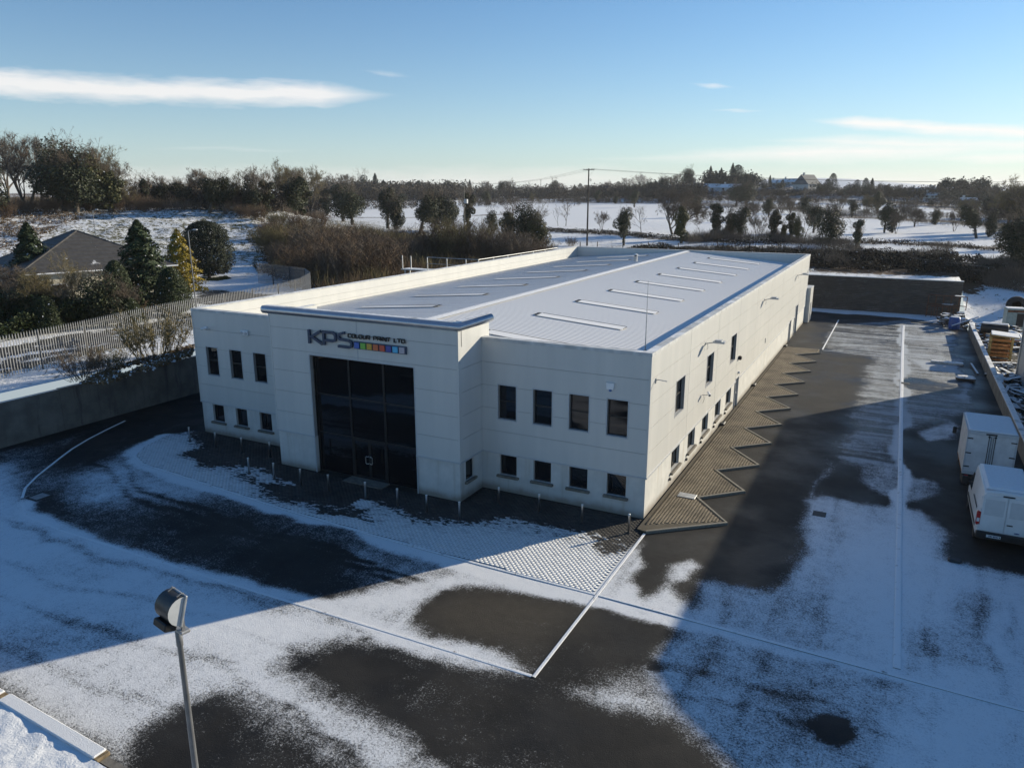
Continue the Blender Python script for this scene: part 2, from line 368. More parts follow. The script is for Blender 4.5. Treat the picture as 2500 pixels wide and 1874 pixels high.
def ground_at(px, py):
    d = ray(px, py); d = d/np.linalg.norm(d[:2]); P = CAM_P+d*_TS[:, None]; hit = np.nonzero(P[:, 2] <= terr(P[:, 0], P[:, 1]))[0]
    i = int(hit[0]) if len(hit) else len(_TS)-1; t = np.linspace(_TS[max(0, i-1)], _TS[i], 40); P = CAM_P+d*t[:, None]; hit = np.nonzero(P[:, 2] <= terr(P[:, 0], P[:, 1]))[0]
    p = P[int(hit[0]) if len(hit) else -1]; return np.array([p[0], p[1], float(terr(p[0], p[1]))])
def height_to(px, py, P):
    d = ray(px, py); t = ((P[:2]-CAM_P[:2])@d[:2])/(d[:2]@d[:2]); return CAM_P[2]+t*d[2]-P[2]
def sdist(X, Y, poly):
    """signed distance to a polygon, positive inside"""
    P = np.array(poly, float); n = len(P); D = np.full(X.shape, 1e9); ins = np.zeros(X.shape, bool)
    for i in range(n):
        ax, ay = P[i]; bx, by = P[(i+1) % n]; ex, ey = bx-ax, by-ay; L2 = ex*ex+ey*ey+1e-12
        t = np.clip(((X-ax)*ex+(Y-ay)*ey)/L2, 0, 1); D = np.minimum(D, np.hypot(X-ax-t*ex, Y-ay-t*ey))
        c = (ay > Y) != (by > Y); ins ^= c & (X < ex*(Y-ay)/(ey if abs(ey) > 1e-12 else 1e-12)+ax)
    return np.where(ins, D, -D)
def ldist(X, Y, line):
    D = np.full(X.shape, 1e9)
    for (ax, ay), (bx, by) in zip(line[:-1], line[1:]):
        ex, ey = bx-ax, by-ay; L2 = ex*ex+ey*ey+1e-12; t = np.clip(((X-ax)*ex+(Y-ay)*ey)/L2, 0, 1); D = np.minimum(D, np.hypot(X-ax-t*ex, Y-ay-t*ey))
    return D
def G(pts, z=0.0): return [tuple(at(a, b, z)[:2]) for a, b in pts]

# lines laid into the yard
K1 = [(-30.6, 0.25), (-31.5, -1.67), (-30.83, -3.88), (-29.83, -5.26), (-28.09, -5.96), (-25.24, -6.16), (-21.05, -6.57), (-16.07, -7.02), (-10.17, -7.34), (-4.74, -7.5), (0.40, -7.55)]
K1R = [(0.56, -7.56), (3.0, -7.6), (8.0, -7.75), (13.0, -7.9), (17.2, -8.0)]
K2 = [(-36.66, -0.9), (-35.9, -2.9), (-35.16, -4.6), (-34.3, -6.2), (-33.38, -7.53), (-31.61, -9.97), (-30.47, -11.26), (-29.17, -12.19)]
K3 = [(-28.6, -12.5), (-27.0, -13.3), (-23.86, -13.5), (-18.91, -13.5), (-13.57, -13.45), (-9.02, -13.4), (0.40, -13.25)]
KX = [(0.48, -1.5), (0.48, -13.3)]
DRAIN = [(10.75, 66.5), (10.75, 46), (10.85, 20), (10.95, -7.4)]
ZIG = [(0.52, -1.42)]
for i in range(11): ZIG += [(3.62, 1.22+4.352*i), (1.66-0.012*i, 3.60+4.352*i)]
ZIG = ZIG[:-1]+[(3.62, 67.1)]

# ---------------------------------------------------------------- the yard: one sheet whose snow cover is stored per vertex
xs = np.arange(YX0, YX1+0.01, 0.25); xs[-1] = YX1
ys = np.concatenate([np.arange(-58, -26, 0.6), np.arange(-26, YY1, 0.25), [YY1]])
XX, YY = np.meshgrid(xs, ys); cov = np.full(XX.shape, 0.0); ice = np.zeros(XX.shape); brown = np.zeros(XX.shape)
WX = XX+0.5*(vnoise(XX/1.3, YY/1.3, 21)-0.5)+1.0*(vnoise(XX/4, YY/4, 22)-0.5); WY = YY+0.5*(vnoise(XX/1.3, YY/1.3, 23)-0.5)+1.0*(vnoise(XX/4, YY/4, 24)-0.5)
def paint(pts, lvl, soft=0.5, arr=None, world=False, warp=True):
    global cov
    poly = pts if world else G(pts); X, Y = (WX, WY) if warp else (XX, YY)
    w = sstep(-soft*1.5, soft*1.5, sdist(X, Y, poly)); a = cov if arr is None else arr; a[:] = a*(1-w)+lvl*w
def stroke(line, half, lvl, soft=0.25, warp=True):
    X, Y = (WX, WY) if warp else (XX, YY)
    w = 1-sstep(half-soft, half+soft, ldist(X, Y, line)); cov[:] = cov*(1-w)+lvl*w
# left road, gully corner and the big snow field
paint([(-80, 960), (0, 975), (110, 950), (250, 915), (130, 990), (60, 1050), (-80, 1080)], 0.34, 0.8)
paint([(-80, 1025), (0, 1005), (48, 1040), (52, 1078), (62, 1098), (76, 1125), (130, 1148), (200, 1168), (280, 1198), (380, 1228), (470, 1257), (560, 1288), (660, 1313), (860, 1377), (1000, 1418), (1155, 1463),
       (1100, 1484), (1000, 1450), (900, 1412), (800, 1390), (720, 1392), (650, 1415), (615, 1445), (700, 1485), (860, 1545), (1000, 1600), (1110, 1658), (1150, 1720), (820, 1720), (740, 1645), (640, 1585), (560, 1540), (500, 1500),
       (430, 1515), (340, 1580), (290, 1620), (262, 1645), (225, 1612), (90, 1530), (0, 1476), (-80, 1440)], 0.93, 0.9)
paint([(-60, 1340), (140, 1325), (270, 1340), (280, 1400), (120, 1430), (-60, 1450)], 0.66, 1.2)
paint([(60, 1455), (250, 1420), (330, 1440), (260, 1520), (150, 1540)], 0.70, 1.0)
paint([(280, 1440), (420, 1400), (520, 1430), (420, 1500), (330, 1530)], 0.72, 1.0)
paint([(420, 1275), (540, 1292), (620, 1322), (560, 1330), (450, 1300)], 0.62, 0.6)
paint([(70, 1210), (170, 1190), (240, 1240), (150, 1270)], 0.74, 0.8)
paint([(330, 1250), (420, 1265), (440, 1310), (350, 1300)], 0.76, 0.8)
# between the two kerb lines
paint([(60, 1085), (90, 1000), (300, 930), (300, 1000), (480, 1060), (820, 1165), (1040, 1225), (1290, 1290), (1155, 1458), (660, 1308), (470, 1252), (280, 1192), (130, 1142)], 0.42, 0.35)
paint([(110, 990), (190, 945), (300, 905), (440, 870), (440, 920), (350, 935), (250, 985), (150, 1020)], 0.08, 0.9)
paint([(150, 1040), (290, 985), (330, 1015), (430, 1045), (450, 1072), (300, 1078), (180, 1090)], 0.66, 0.9)
paint([(90, 1092), (300, 1112), (480, 1092), (620, 1115), (700, 1160), (820, 1200), (900, 1238), (720, 1288), (640, 1290), (480, 1240), (330, 1190), (160, 1140)], 0.27, 1.0)
paint([(60, 1062), (110, 1062), (125, 1085), (135, 1120), (85, 1130), (70, 1105)], 0.16, 0.4)
paint([(520, 1190), (640, 1185), (735, 1260), (705, 1293), (620, 1282), (540, 1240)], 0.06, 1.0)
paint([(350, 1130), (470, 1125), (520, 1165), (430, 1185)], 0.14, 0.9)
paint([(760, 1180), (900, 1210), (985, 1232), (850, 1262), (760, 1240)], 0.58, 0.7)
paint([(690, 1303), (860, 1262), (1000, 1232), (1060, 1240), (1180, 1268), (1010, 1262), (945, 1290), (925, 1338), (1000, 1375), (1085, 1402), (1145, 1448), (900, 1378)], 0.86, 0.35)
paint([(770, 1325), (880, 1310), (915, 1345), (960, 1375), (880, 1368)], 0.66, 0.6)
BR = [(940, 1292), (1012, 1264), (1150, 1272), (1278, 1300), (1162, 1438), (1105, 1406), (1000, 1374), (930, 1336)]
paint(BR, 0.0, 0.5); paint(BR, 1.0, 0.8, brown)
# paved forecourt
paint([(425, 925), (360, 940), (312, 965), (292, 985), (312, 1003), (380, 1022), (480, 1057), (620, 1102), (820, 1160), (1040, 1220), (1288, 1283), (1388, 1158), (1340, 1140), (1180, 1110), (1000, 1100), (870, 1065), (700, 1030), (600, 1000), (520, 970)], 0.66, 0.25)
paint([(310, 962), (400, 945), (430, 985), (500, 1020), (570, 1055), (480, 1052), (330, 1000)], 0.92, 0.5)
paint([(440, 972), (540, 980), (575, 1000), (480, 1008), (400, 985)], 0.22, 0.5)
paint([(540, 1028), (640, 1005), (770, 1045), (810, 1085), (760, 1100), (680, 1085), (600, 1068)], 0.16, 0.6)
paint([(560, 1008), (630, 1020), (640, 1045), (570, 1040)], 0.72, 0.4)
paint([(700, 1095), (780, 1110), (800, 1140), (720, 1125)], 0.30, 0.5)
paint([(815, 1118), (1000, 1145), (1150, 1155), (1250, 1178), (1330, 1168), (1375, 1165), (1288, 1280), (1100, 1225), (850, 1160)], 0.93, 0.5)
paint([(430, 925), (470, 975), (560, 995), (640, 1020), (720, 1055), (820, 1090), (900, 1112), (1000, 1125), (1100, 1112), (1250, 1140), (1370, 1160), (1400, 1130), (1300, 1080), (1000, 1060), (600, 930), (480, 905)], 0.0, 0.55)
paint([(748, 1092), (770, 1083), (795, 1090), (790, 1102), (762, 1104)], 0.95, 0.2)
paint([(1290, 1160), (1340, 1150), (1375, 1165), (1330, 1195), (1300, 1190)], 0.30, 0.35)
stroke(K1[1:], 0.50, 1.0, 0.3); stroke(K3, 0.40, 0.95, 0.35)
# east of the forecourt
paint([(1290, 1283), (1374, 1190), (1388, 1222), (1362, 1250), (1382, 1278), (1440, 1262), (1480, 1290), (1510, 1322), (1480, 1348), (1400, 1332), (1330, 1312)], 0.86, 0.35)
paint([(1440, 1225), (1500, 1213), (1532, 1240), (1500, 1268), (1450, 1264)], 0.74, 0.35)
paint([(1165, 1465), (1230, 1400), (1300, 1400), (1400, 1440), (1380, 1480), (1250, 1500), (1130, 1560), (1210, 1720), (1000, 1700), (700, 1495), (1000, 1462)], 0.17, 0.9)
paint([(1268, 1497), (1360, 1470), (1440, 1482), (1490, 1535), (1440, 1552), (1350, 1540)], 0.76, 0.9)
paint([(430, 1560), (520, 1530), (640, 1600), (760, 1665), (700, 1720), (420, 1700)], 0.24, 0.9)
paint([(380, 1530), (470, 1505), (500, 1530), (400, 1610), (320, 1600)], 0.08, 0.7)
# the shaded yard on the right
paint([(1743, 1082), (1800, 1068), (1870, 1085), (1930, 1095), (1990, 1100), (2060, 1150), (2100, 1195), (2150, 1218), (2240, 1235), (2400, 1300), (2500, 1800), (1640, 1800), (1570, 1640), (1500, 1560), (1440, 1490), (1410, 1440), (1440, 1390), (1480, 1330), (1530, 1277), (1624, 1270), (1675, 1272), (1701, 1259), (1709, 1202), (1732, 1140)], 0.76, 0.45)
paint([(1410, 1440), (1480, 1345), (1700, 1400), (1900, 1460), (1960, 1540), (1900, 1690), (1600, 1690)], 0.62, 0.9)
paint([(1600, 1272), (1700, 1290), (1760, 1240), (1790, 1330), (1700, 1400), (1560, 1350)], 0.64, 0.8)
paint([(1780, 1200), (1900, 1140), (2000, 1170), (2100, 1260), (2260, 1280), (2260, 1520), (2050, 1520), (1940, 1440), (1850, 1300)], 0.92, 0.8)
paint([(1990, 1540), (2260, 1500), (2300, 1750), (2000, 1750)], 0.93, 0.9)
paint([(2080, 1280), (2140, 1280), (2150, 1450), (2080, 1450)], 0.58, 0.5)
paint([(1960, 1390), (2060, 1370), (2080, 1440), (1960, 1450)], 0.62, 0.6)
paint([(1880, 1440), (1950, 1450), (1950, 1482), (1890, 1490)], 0.45, 0.4)
paint([(1655, 1490), (1710, 1478), (1738, 1505), (1700, 1532), (1660, 1515)], 0.48, 0.5)
paint([(1772, 1585), (1800, 1570), (1842, 1573), (1866, 1596), (1842, 1614), (1800, 1610)], -0.7, 0.22)
paint([(1822, 998), (1880, 985), (1945, 998), (1945, 1080), (1880, 1060), (1835, 1022)], 0.52, 0.35)
paint([(1945, 1038), (1990, 1033), (2066, 1066), (2000, 1078), (1950, 1085)], 0.60, 0.35)
paint([(1985, 932), (2040, 905), (2078, 922), (2070, 950), (2020, 957)], 0.64, 0.3)
paint([(1772, 985), (1790, 1000), (1768, 1075), (1745, 1085)], 0.50, 0.25)
# the icy far end of the yard
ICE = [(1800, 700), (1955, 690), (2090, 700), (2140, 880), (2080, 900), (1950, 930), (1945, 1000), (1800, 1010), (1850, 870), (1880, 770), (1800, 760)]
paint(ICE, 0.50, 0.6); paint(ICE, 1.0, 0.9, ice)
paint([(1800, 700), (1945, 700), (1945, 762), (1790, 752)], 0.40, 0.5)
paint([(1955, 810), (2060, 830), (2060, 860), (1955, 850)], 0.22, 0.6)
paint([(1965, 775), (2095, 792), (2088, 806), (1990, 796)], 0.85, 0.3)
paint([(2080, 800), (2122, 860), (2152, 905), (2122, 905), (2085, 850)], 0.85, 0.3)
paint([(1960, 700), (2090, 720), (2100, 770), (1960, 765)], 0.58, 0.6)
paint([(1740, 662), (1850, 667), (2000, 675), (2080, 690), (2084, 712), (1990, 691), (1880, 681), (1740, 672)], 0.96, 0.5)
paint([(16.0, -10), (17.4, -10), (17.4, 66), (15.6, 66)], 0.04, 0.3, world=True)
paint([(12.6, 2.0), (17.2, 2.0), (17.2, 17.5), (13.0, 17.5)], 0.05, 0.5, world=True)
paint([(-40, -60), (20, -60), (20, -22.3), (-40, -22.3)], 0.1, 0.3, world=True)
paint([(-0.2, -1.2), (1.7, 0), (1.7, 70), (-3, 70), (-3, -0.5)], 0.0, 0.15, world=True)
def track(line, half, delta, soft=0.15):
    d = ldist(WX, WY, line); w = (1-sstep(half-soft, half+soft, d))*(0.45+0.9*vnoise(XX/2.2, YY/2.2, 77)); cov[:] = np.where(cov > 0.12, cov+delta*w, cov+abs(delta)*0.5*w)
for x0, dl in ((12.2, -0.17), (13.95, -0.19), (6.9, -0.12), (8.6, -0.12), (14.9, -0.2), (5.2, -0.15)):
    track([(x0+0.5, -22), (x0+0.15, -14), (x0, -6), (x0-0.1, 4), (x0-0.2, 14)], 0.14, dl)
for r0, dl in ((9.0, -0.12), (10.7, -0.12), (14.0, -0.16), (15.7, -0.16)):
    track([(9.5-0.2*r0+r0*math.cos(t), -24.5+r0*math.sin(t)*0.9) for t in np.linspace(0.25, 2.6, 16)], 0.13, dl)
for dy, dl in ((0, -0.26), (1.75, -0.26), (3.6, -0.18), (-2.2, -0.2)):
    track([(-36, -15.4-dy*0.8), (-28, -16.2-dy), (-18, -16.6-dy), (-9, -15.8-dy), (-3, -16.6-dy*1.1), (4, -19-dy*1.2)], 0.15, dl)
for dy, dl in ((0, -0.3), (1.7, -0.3)):
    track([(-35.5+dy, 6), (-34.0+dy, -2), (-30.5+dy*0.8, -7.2+dy*0.4), (-25, -9.3+dy*0.5), (-15, -9.9+dy*0.4), (-5, -10.2+dy*0.3), (4, -10.8)], 0.15, dl)
stroke(DRAIN, 0.26, 0.95, 0.18); stroke(K1R, 0.34, 0.9, 0.25)
PW = sstep(-0.1, 0.1, sdist(XX, YY, G([(425, 925), (360, 940), (312, 965), (292, 985), (312, 1003), (380, 1022), (480, 1057), (620, 1102), (820, 1160), (1040, 1220), (1288, 1283), (1388, 1158)])+[(0.4, 0.0), (-31, 0.0)]))
ny_, nx_ = XX.shape; idx = np.arange(nx_*ny_).reshape(ny_, nx_)
F = np.stack([idx[:-1, :-1], idx[:-1, 1:], idx[1:, 1:], idx[1:, :-1]], -1).reshape(-1, 4)
def yardmat():
    m, t, b = mat('snowy_asphalt'); N = NT(t); c = N.coord()
    a = N.attr('cover'); ch = N.n('ShaderNodeSeparateColor'); N.L(a.outputs['Color'], ch.inputs[0]); cv, ic, br = ch.outputs
    big = N.noise(c, 0.55, 6, 0.62); mid = N.noise(c, 2.6, 6, 0.7); fine = N.noise(c, 13.0, 3, 0.9); streak = N.noise(N.coord('Object', (0.10, 0.85, 1)), 1.0, 6, 0.6, 0.4)
    wheel = N.noise(N.coord('Object', (1.9, 0.12, 1), (0, 0, 0.12)), 1.0, 5, 0.6)
    v = N.math('MULTIPLY_ADD', N.math('SUBTRACT', big, 0.5), 0.45, cv); v = N.math('MULTIPLY_ADD', N.math('SUBTRACT', mid, 0.5), 0.60, v)
    v = N.math('MULTIPLY_ADD', N.math('SUBTRACT', fine, 0.5), 1.35, v); v = N.math('MULTIPLY_ADD', N.math('SUBTRACT', wheel, 0.5), 0.22, v)
    v = N.math('MULTIPLY_ADD', N.math('MULTIPLY', N.math('SUBTRACT', streak, 0.5), ic), 1.5, v)
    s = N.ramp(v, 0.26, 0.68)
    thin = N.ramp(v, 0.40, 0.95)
    asph = N.mix(N.ramp(N.noise(c, 0.4, 5), 0.35, 0.7), (0.013, 0.013, 0.013), (0.027, 0.0255, 0.0235))
    asph = N.mix(N.math('MULTIPLY', N.ramp(N.noise(c, 60, 2), 0.55, 0.8), 0.5), asph, (0.050, 0.048, 0.045))
    asph = N.mix(br, asph, N.mix(mid, (0.040, 0.034, 0.026), (0.075, 0.066, 0.052)))
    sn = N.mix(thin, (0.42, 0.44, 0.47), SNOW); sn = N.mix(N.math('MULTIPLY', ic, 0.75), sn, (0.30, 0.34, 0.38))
    N.L(N.mix(s, asph, sn), b.inputs['Base Color'])
    wet = N.ramp(N.noise(c, 0.25, 4), 0.4, 0.65)
    ra = N.math('MULTIPLY_ADD', wet, -0.22, 0.78); ra = N.math('MULTIPLY_ADD', ic, -0.30, ra)
    rg = N.n('ShaderNodeMix', data_type='FLOAT'); N.L(s, rg.inputs[0]); N.L(ra, rg.inputs[2]); rg.inputs[3].default_value = 0.75; N.L(rg.outputs[0], b.inputs['Roughness'])
    b.inputs['Specular IOR Level'].default_value = 0.22
    h = N.math('MULTIPLY_ADD', s, 1.0, N.math('MULTIPLY', N.noise(c, 22, 4, 0.7), 0.8)); h = N.math('MULTIPLY_ADD', N.noise(c, 2.2, 4), 0.7, h)
    N.L(N.bump(h, 0.022), b.inputs['Normal']); return m
M['yard'] = yardmat()
def cover_attr(me, r, g, b):
    at_ = me.color_attributes.new('cover', 'FLOAT_COLOR', 'POINT'); A = np.stack([r, g, b, np.ones_like(r)], -1).astype(np.float32); at_.data.foreach_set('color', A.ravel())
SIDE = sdist(XX, YY, ZIG+[(0, 67.1), (0, -1.42)])
cov = np.clip(cov, -0.6, 1.2)
zz = 0.010*vnoise(XX/2.5, YY/2.5, 31)
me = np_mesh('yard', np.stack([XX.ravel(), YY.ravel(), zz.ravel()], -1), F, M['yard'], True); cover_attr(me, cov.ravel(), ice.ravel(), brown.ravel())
tag(link('asphalt_yard', me), 'asphalt yard half covered in snow', kind='structure')
def cover_at(x, y):
    i = int(np.clip(np.searchsorted(ys, y), 0, ny_-1)); j = int(np.clip(np.searchsorted(xs, x), 0, nx_-1)); return cov[i, j]

# ---------------------------------------------------------------- open land
def spaced(segs):
    out = []
    for a, b, d in segs: out += list(np.arange(a, b-1e-6, d))
    return np.array(out+[segs[-1][1]])
tx = spaced([(-5000, -1200, 240), (-1200, -500, 40), (-500, -210, 9), (-210, -115, 1.5), (-115, YX0, 0.95), (YX0, YX1, 1.9), (YX1, 60, 1.2), (60, 200, 6), (200, 800, 40), (800, 5000, 300)])
ty = spaced([(-400, -70, 30), (-70, -20, 4), (-20, 76, 0.95), (76, YY1, 0.62), (YY1, 175, 1.2), (175, 320, 3.0), (320, 700, 12), (700, 1600, 50), (1600, 6000, 300)])
TX, TY = np.meshgrid(tx, ty); TZ = terr(TX, TY)
n_, m_ = TX.shape; idx = np.arange(n_*m_).reshape(n_, m_)
FT = np.stack([idx[:-1, :-1], idx[:-1, 1:], idx[1:, 1:], idx[1:, :-1]], -1).reshape(-1, 4)
cxm = (TX[:-1, :-1]+TX[1:, 1:]).ravel()/2; cym = (TY[:-1, :-1]+TY[1:, 1:]).ravel()/2
keep = ~((cxm > YX0) & (cxm < YX1) & (cym < YY1)); FT = FT[keep]
# cover: r snow, g asphalt, b scrub
tr = np.hypot(TX-9.5, TY+32.3)
sn = 0.66+0.16*sstep(180, 330, tr); asp = np.zeros(TX.shape); scr = np.zeros(TX.shape)
hs_ = (TX+90)*-0.77+(TY-49)*0.63; ht_ = (TX+90)*0.63+(TY-49)*0.77
hillw = sstep(2, 16, hs_)*(1-sstep(45, 75, ht_)); sn = sn*(1-hillw)+0.50*hillw; scr = np.maximum(scr, 0.18*hillw)
TWX = TX+5*(vnoise(TX/7, TY/7, 41)-0.5); TWY = TY+5*(vnoise(TX/7, TY/7, 42)-0.5)
def tpaint(poly, s=None, a=None, b=None, soft=2.0):
    w = sstep(-soft, soft, sdist(TWX, TWY, poly))
    for arr, v in ((sn, s), (asp, a), (scr, b)):
        if v is not None: arr[:] = arr*(1-w)+v*w
def TG(pts): return [tuple(ground_at(a, b)[:2]) for a, b in pts]
FENCE = [(-41.9, -14.0), (-42.7, -7.0), (-43.3, -3.6), (-43.9, -0.7), (-44.9, 3.2), (-46.0, 6.8), (-47.0, 11.4), (-47.4, 15.0), (-48.0, 19.7), (-48.4, 23.7), (-49.0, 27.6), (-50.8, 32.3), (-54.0, 37.4), (-57.8, 40.6), (-61.3, 41.8), (-65.0, 42.8), (-69.0, 43.4)]
off = lambda d: [(x-d, y+0.15*d) for x, y in FENCE[:11]]
tpaint([(-38.3, -25), (-38.3, 30), (-46, 30)]+FENCE[:8][::-1], 0.66, 0, 0.30, 1.0)
tpaint([(-38.3, 20), (-38.3, 76), (-60, 76), (-56, 45), (-50, 30)], 0.45, 0, 0.9, 3.0)
tpaint(off(1.2)+off(8.8)[::-1], 0.26, 1.0, 0, 0.8)
tpaint(off(5.3)+off(6.0)[::-1], 0.72, 1.0, 0, 0.4); tpaint(off(2.8)+off(3.3)[::-1], 0.66, 1.0, 0, 0.4)
tpaint(off(8.4)+off(11.4)[::-1], 0.95, 0, 0, 0.5)
tpaint(TG([(420, 640), (470, 625), (560, 640), (610, 655), (540, 668), (440, 665)]), 0.30, 1.0, 0, 0.6)
tpaint(TG([(430, 612), (520, 600), (600, 608), (600, 640), (520, 628), (440, 622)]), 0.92, 0, 0, 1.0)
tpaint(TG([(0, 430), (60, 425), (250, 425), (420, 440), (560, 455), (700, 470), (700, 455), (560, 440), (420, 425), (200, 415), (0, 415)]), 0.25, 0, 0.9, 5.0)
tpaint(TG([(0, 440), (90, 445), (150, 460), (240, 452), (320, 445), (180, 470), (120, 500), (60, 545), (0, 550)]), 0.50, 0, 0.7, 4.0)
tpaint(TG([(560, 500), (700, 490), (840, 500), (1000, 530), (1150, 540), (1180, 560), (1000, 600), (860, 620), (700, 640), (580, 600)]), 0.40, 0, 0.9, 4.0)
tpaint([(-46, 90), (-30, 96), (10, 99), (30, 104), (60, 112), (80, 110), (60, 88), (30, 86), (14, 81), (-10, 81), (-40, 82)], 0.28, 0, 1.0, 2.0)   # scrub bank behind the back wall
tpaint([(17, 66), (30, 68), (34, 90), (26, 95), (22, 88), (18, 80)], 0.66, 0, 0.25, 1.5)
tpaint([(17.3, -20), (60, -20), (60, 66), (17.3, 66)], 0.36, 0.9, 0.1, 1.0)
for (pts, wdt) in (([(1175, 497), (1330, 505), (1450, 517), (1600, 525), (1800, 522), (2000, 528), (2250, 540)], 4.0), ([(700, 470), (900, 470), (1100, 462)], 6.0), ([(1000, 436), (1300, 437), (1480, 440), (1700, 450), (1850, 470), (2100, 480), (2250, 500)], 12.0),
                   ([(1480, 430), (1800, 432), (2000, 440), (2250, 470)], 14.0), ([(900, 425), (1500, 424), (2000, 424), (2250, 430)], 40.0), ([(-400, 420), (400, 420), (900, 420)], 50.0)):
    w = 1-sstep(wdt*0.4, wdt, ldist(TWX, TWY, TG(pts))); sn[:] = sn*(1-w)+0.42*w; scr[:] = np.maximum(scr, 0.85*w)
far = sstep(520, 760, tr); sn = sn*(1-far)+(0.30+0.5*(vnoise(TX/120, TY/70, 51) > 0.55))*far; scr = np.maximum(scr, 0.8*far*(sn < 0.6))
def landmat():
    m, t, b = mat('snowy_land'); N = NT(t); c = N.coord()
    a = N.attr('cover'); ch = N.n('ShaderNodeSeparateColor'); N.L(a.outputs['Color'], ch.inputs[0]); sv, av, bv = ch.outputs
    tus = N.noise(c, 1.1, 6, 0.7, 0.6); fin = N.noise(c, 4.5, 4, 0.7); big = N.noise(c, 0.12, 5, 0.6); streak = N.noise(N.coord('Object', (0.9, 0.14, 1), (0, 0, -0.1)), 1.0, 4)
    v = N.math('MULTIPLY_ADD', N.math('SUBTRACT', tus, 0.5), 1.3, sv); v = N.math('MULTIPLY_ADD', N.math('SUBTRACT', fin, 0.5), 0.6, v); v = N.math('MULTIPLY_ADD', N.math('SUBTRACT', big, 0.5), 0.4, v)
    v = N.math('MULTIPLY_ADD', N.math('MULTIPLY', N.math('SUBTRACT', streak, 0.5), av), 0.8, v)
    s = N.ramp(v, 0.42, 0.56)
    grass = N.mix(fin, (0.055, 0.058, 0.022), (0.13, 0.115, 0.05)); scrub = N.mix(tus, (0.030, 0.024, 0.015), (0.15, 0.085, 0.045))
    base = N.mix(N.ramp(bv, 0.15, 0.6), grass, scrub); base = N.mix(av, base, N.mix(fin, (0.030, 0.030, 0.030), (0.055, 0.053, 0.05)))
    N.L(N.mix(s, base, SNOW), b.inputs['Base Color']); b.inputs['Roughness'].default_value = 0.9; b.inputs['Specular IOR Level'].default_value = 0.2
    h = N.math('MULTIPLY_ADD', tus, N.math('MULTIPLY_ADD', av, -0.9, 1.0), N.math('MULTIPLY', fin, 0.35)); N.L(N.bump(h, 0.22), b.inputs['Normal']); return m
M['land'] = landmat()
me = np_mesh('land', np.stack([TX.ravel(), TY.ravel(), TZ.ravel()], -1), FT, M['land'], True); cover_attr(me, np.clip(sn, 0, 1).ravel(), asp.ravel(), scr.ravel())
tag(link('terrain', me), 'snow dusted fields and banks around the yard', kind='structure')

# ---------------------------------------------------------------- kerbs and drains
def ribbon(line, w, z0, z1, name, m, label, group=None, snowtop=None):
    mb = MB(); P = [Vector((x, y, 0)) for x, y in line]; L, Rr = [], []
    for i, p in enumerate(P):
        d = (P[min(i+1, len(P)-1)]-P[max(i-1, 0)]).normalized(); n = Vector((-d.y, d.x, 0))
        if 0 < i < len(P)-1:
            d0 = (P[i]-P[i-1]).normalized(); n0 = Vector((-d0.y, d0.x, 0)); c = max(0.35, n.dot(n0)); n = n/c
        L.append(p+n*w/2); Rr.append(p-n*w/2)
    n = len(P); vs = []
    for a, b in zip(L, Rr): vs += [(a.x, a.y, z0), (a.x, a.y, z1-0.012), (a.x*0.85+b.x*0.15, a.y*0.85+b.y*0.15, z1), (a.x*0.15+b.x*0.85, a.y*0.15+b.y*0.85, z1), (b.x, b.y, z1-0.012), (b.x, b.y, z0)]
    fs = [(i*6+k, i*6+k+1, (i+1)*6+k+1, (i+1)*6+k) for i in range(n-1) for k in range(5)]+[tuple(range(6)), tuple((n-1)*6+k for k in range(5, -1, -1))]
    mb.add(vs, fs); o = mb.build(name, m); return tag(o, label, 'kerb', group)
ribbon(K1[1:], 0.16, -0.02, 0.03, 'kerb', M['kerb'], 'long curved kerb edging the paved forecourt, thick with snow')
ribbon(K1R, 0.15, -0.02, 0.035, 'kerb', M['kerb'], 'straight kerb line crossing the shaded yard on the right')
ribbon(K2, 0.14, -0.02, 0.06, 'kerb', M['kerb'], 'thin curved kerb round the dark road below the concrete wall')
ribbon(K3, 0.15, -0.02, 0.018, 'kerb', M['kerb'], 'snowy kerb along the front edge of the parking bays')
ribbon(KX, 0.13, -0.02, 0.035, 'kerb', M['kerb'], 'kerb running from the building corner out to the bay corner')
ribbon(DRAIN, 0.24, -0.02, 0.028, 'drain_channel', M['kerb'], 'long straight drain channel filled with snow down the side yard')
ribbon(ZIG[:-1], 0.13, -0.02, 0.15, 'kerb', M['kerbbare'], 'saw-tooth kerb edging the brick paving beside the building')
ribbon([(3.62, 46.6), (10.6, 46.0)], 0.12, -0.02, 0.03, 'kerb', M['kerb'], 'low kerb crossing the side yard at the end of the saw-tooth')
ribbon([(3.62, 46.9), (3.62, 67.0)], 0.14, -0.02, 0.05, 'kerb', M['kerb'], 'straight kerb beyond the saw-tooth by the roller door')

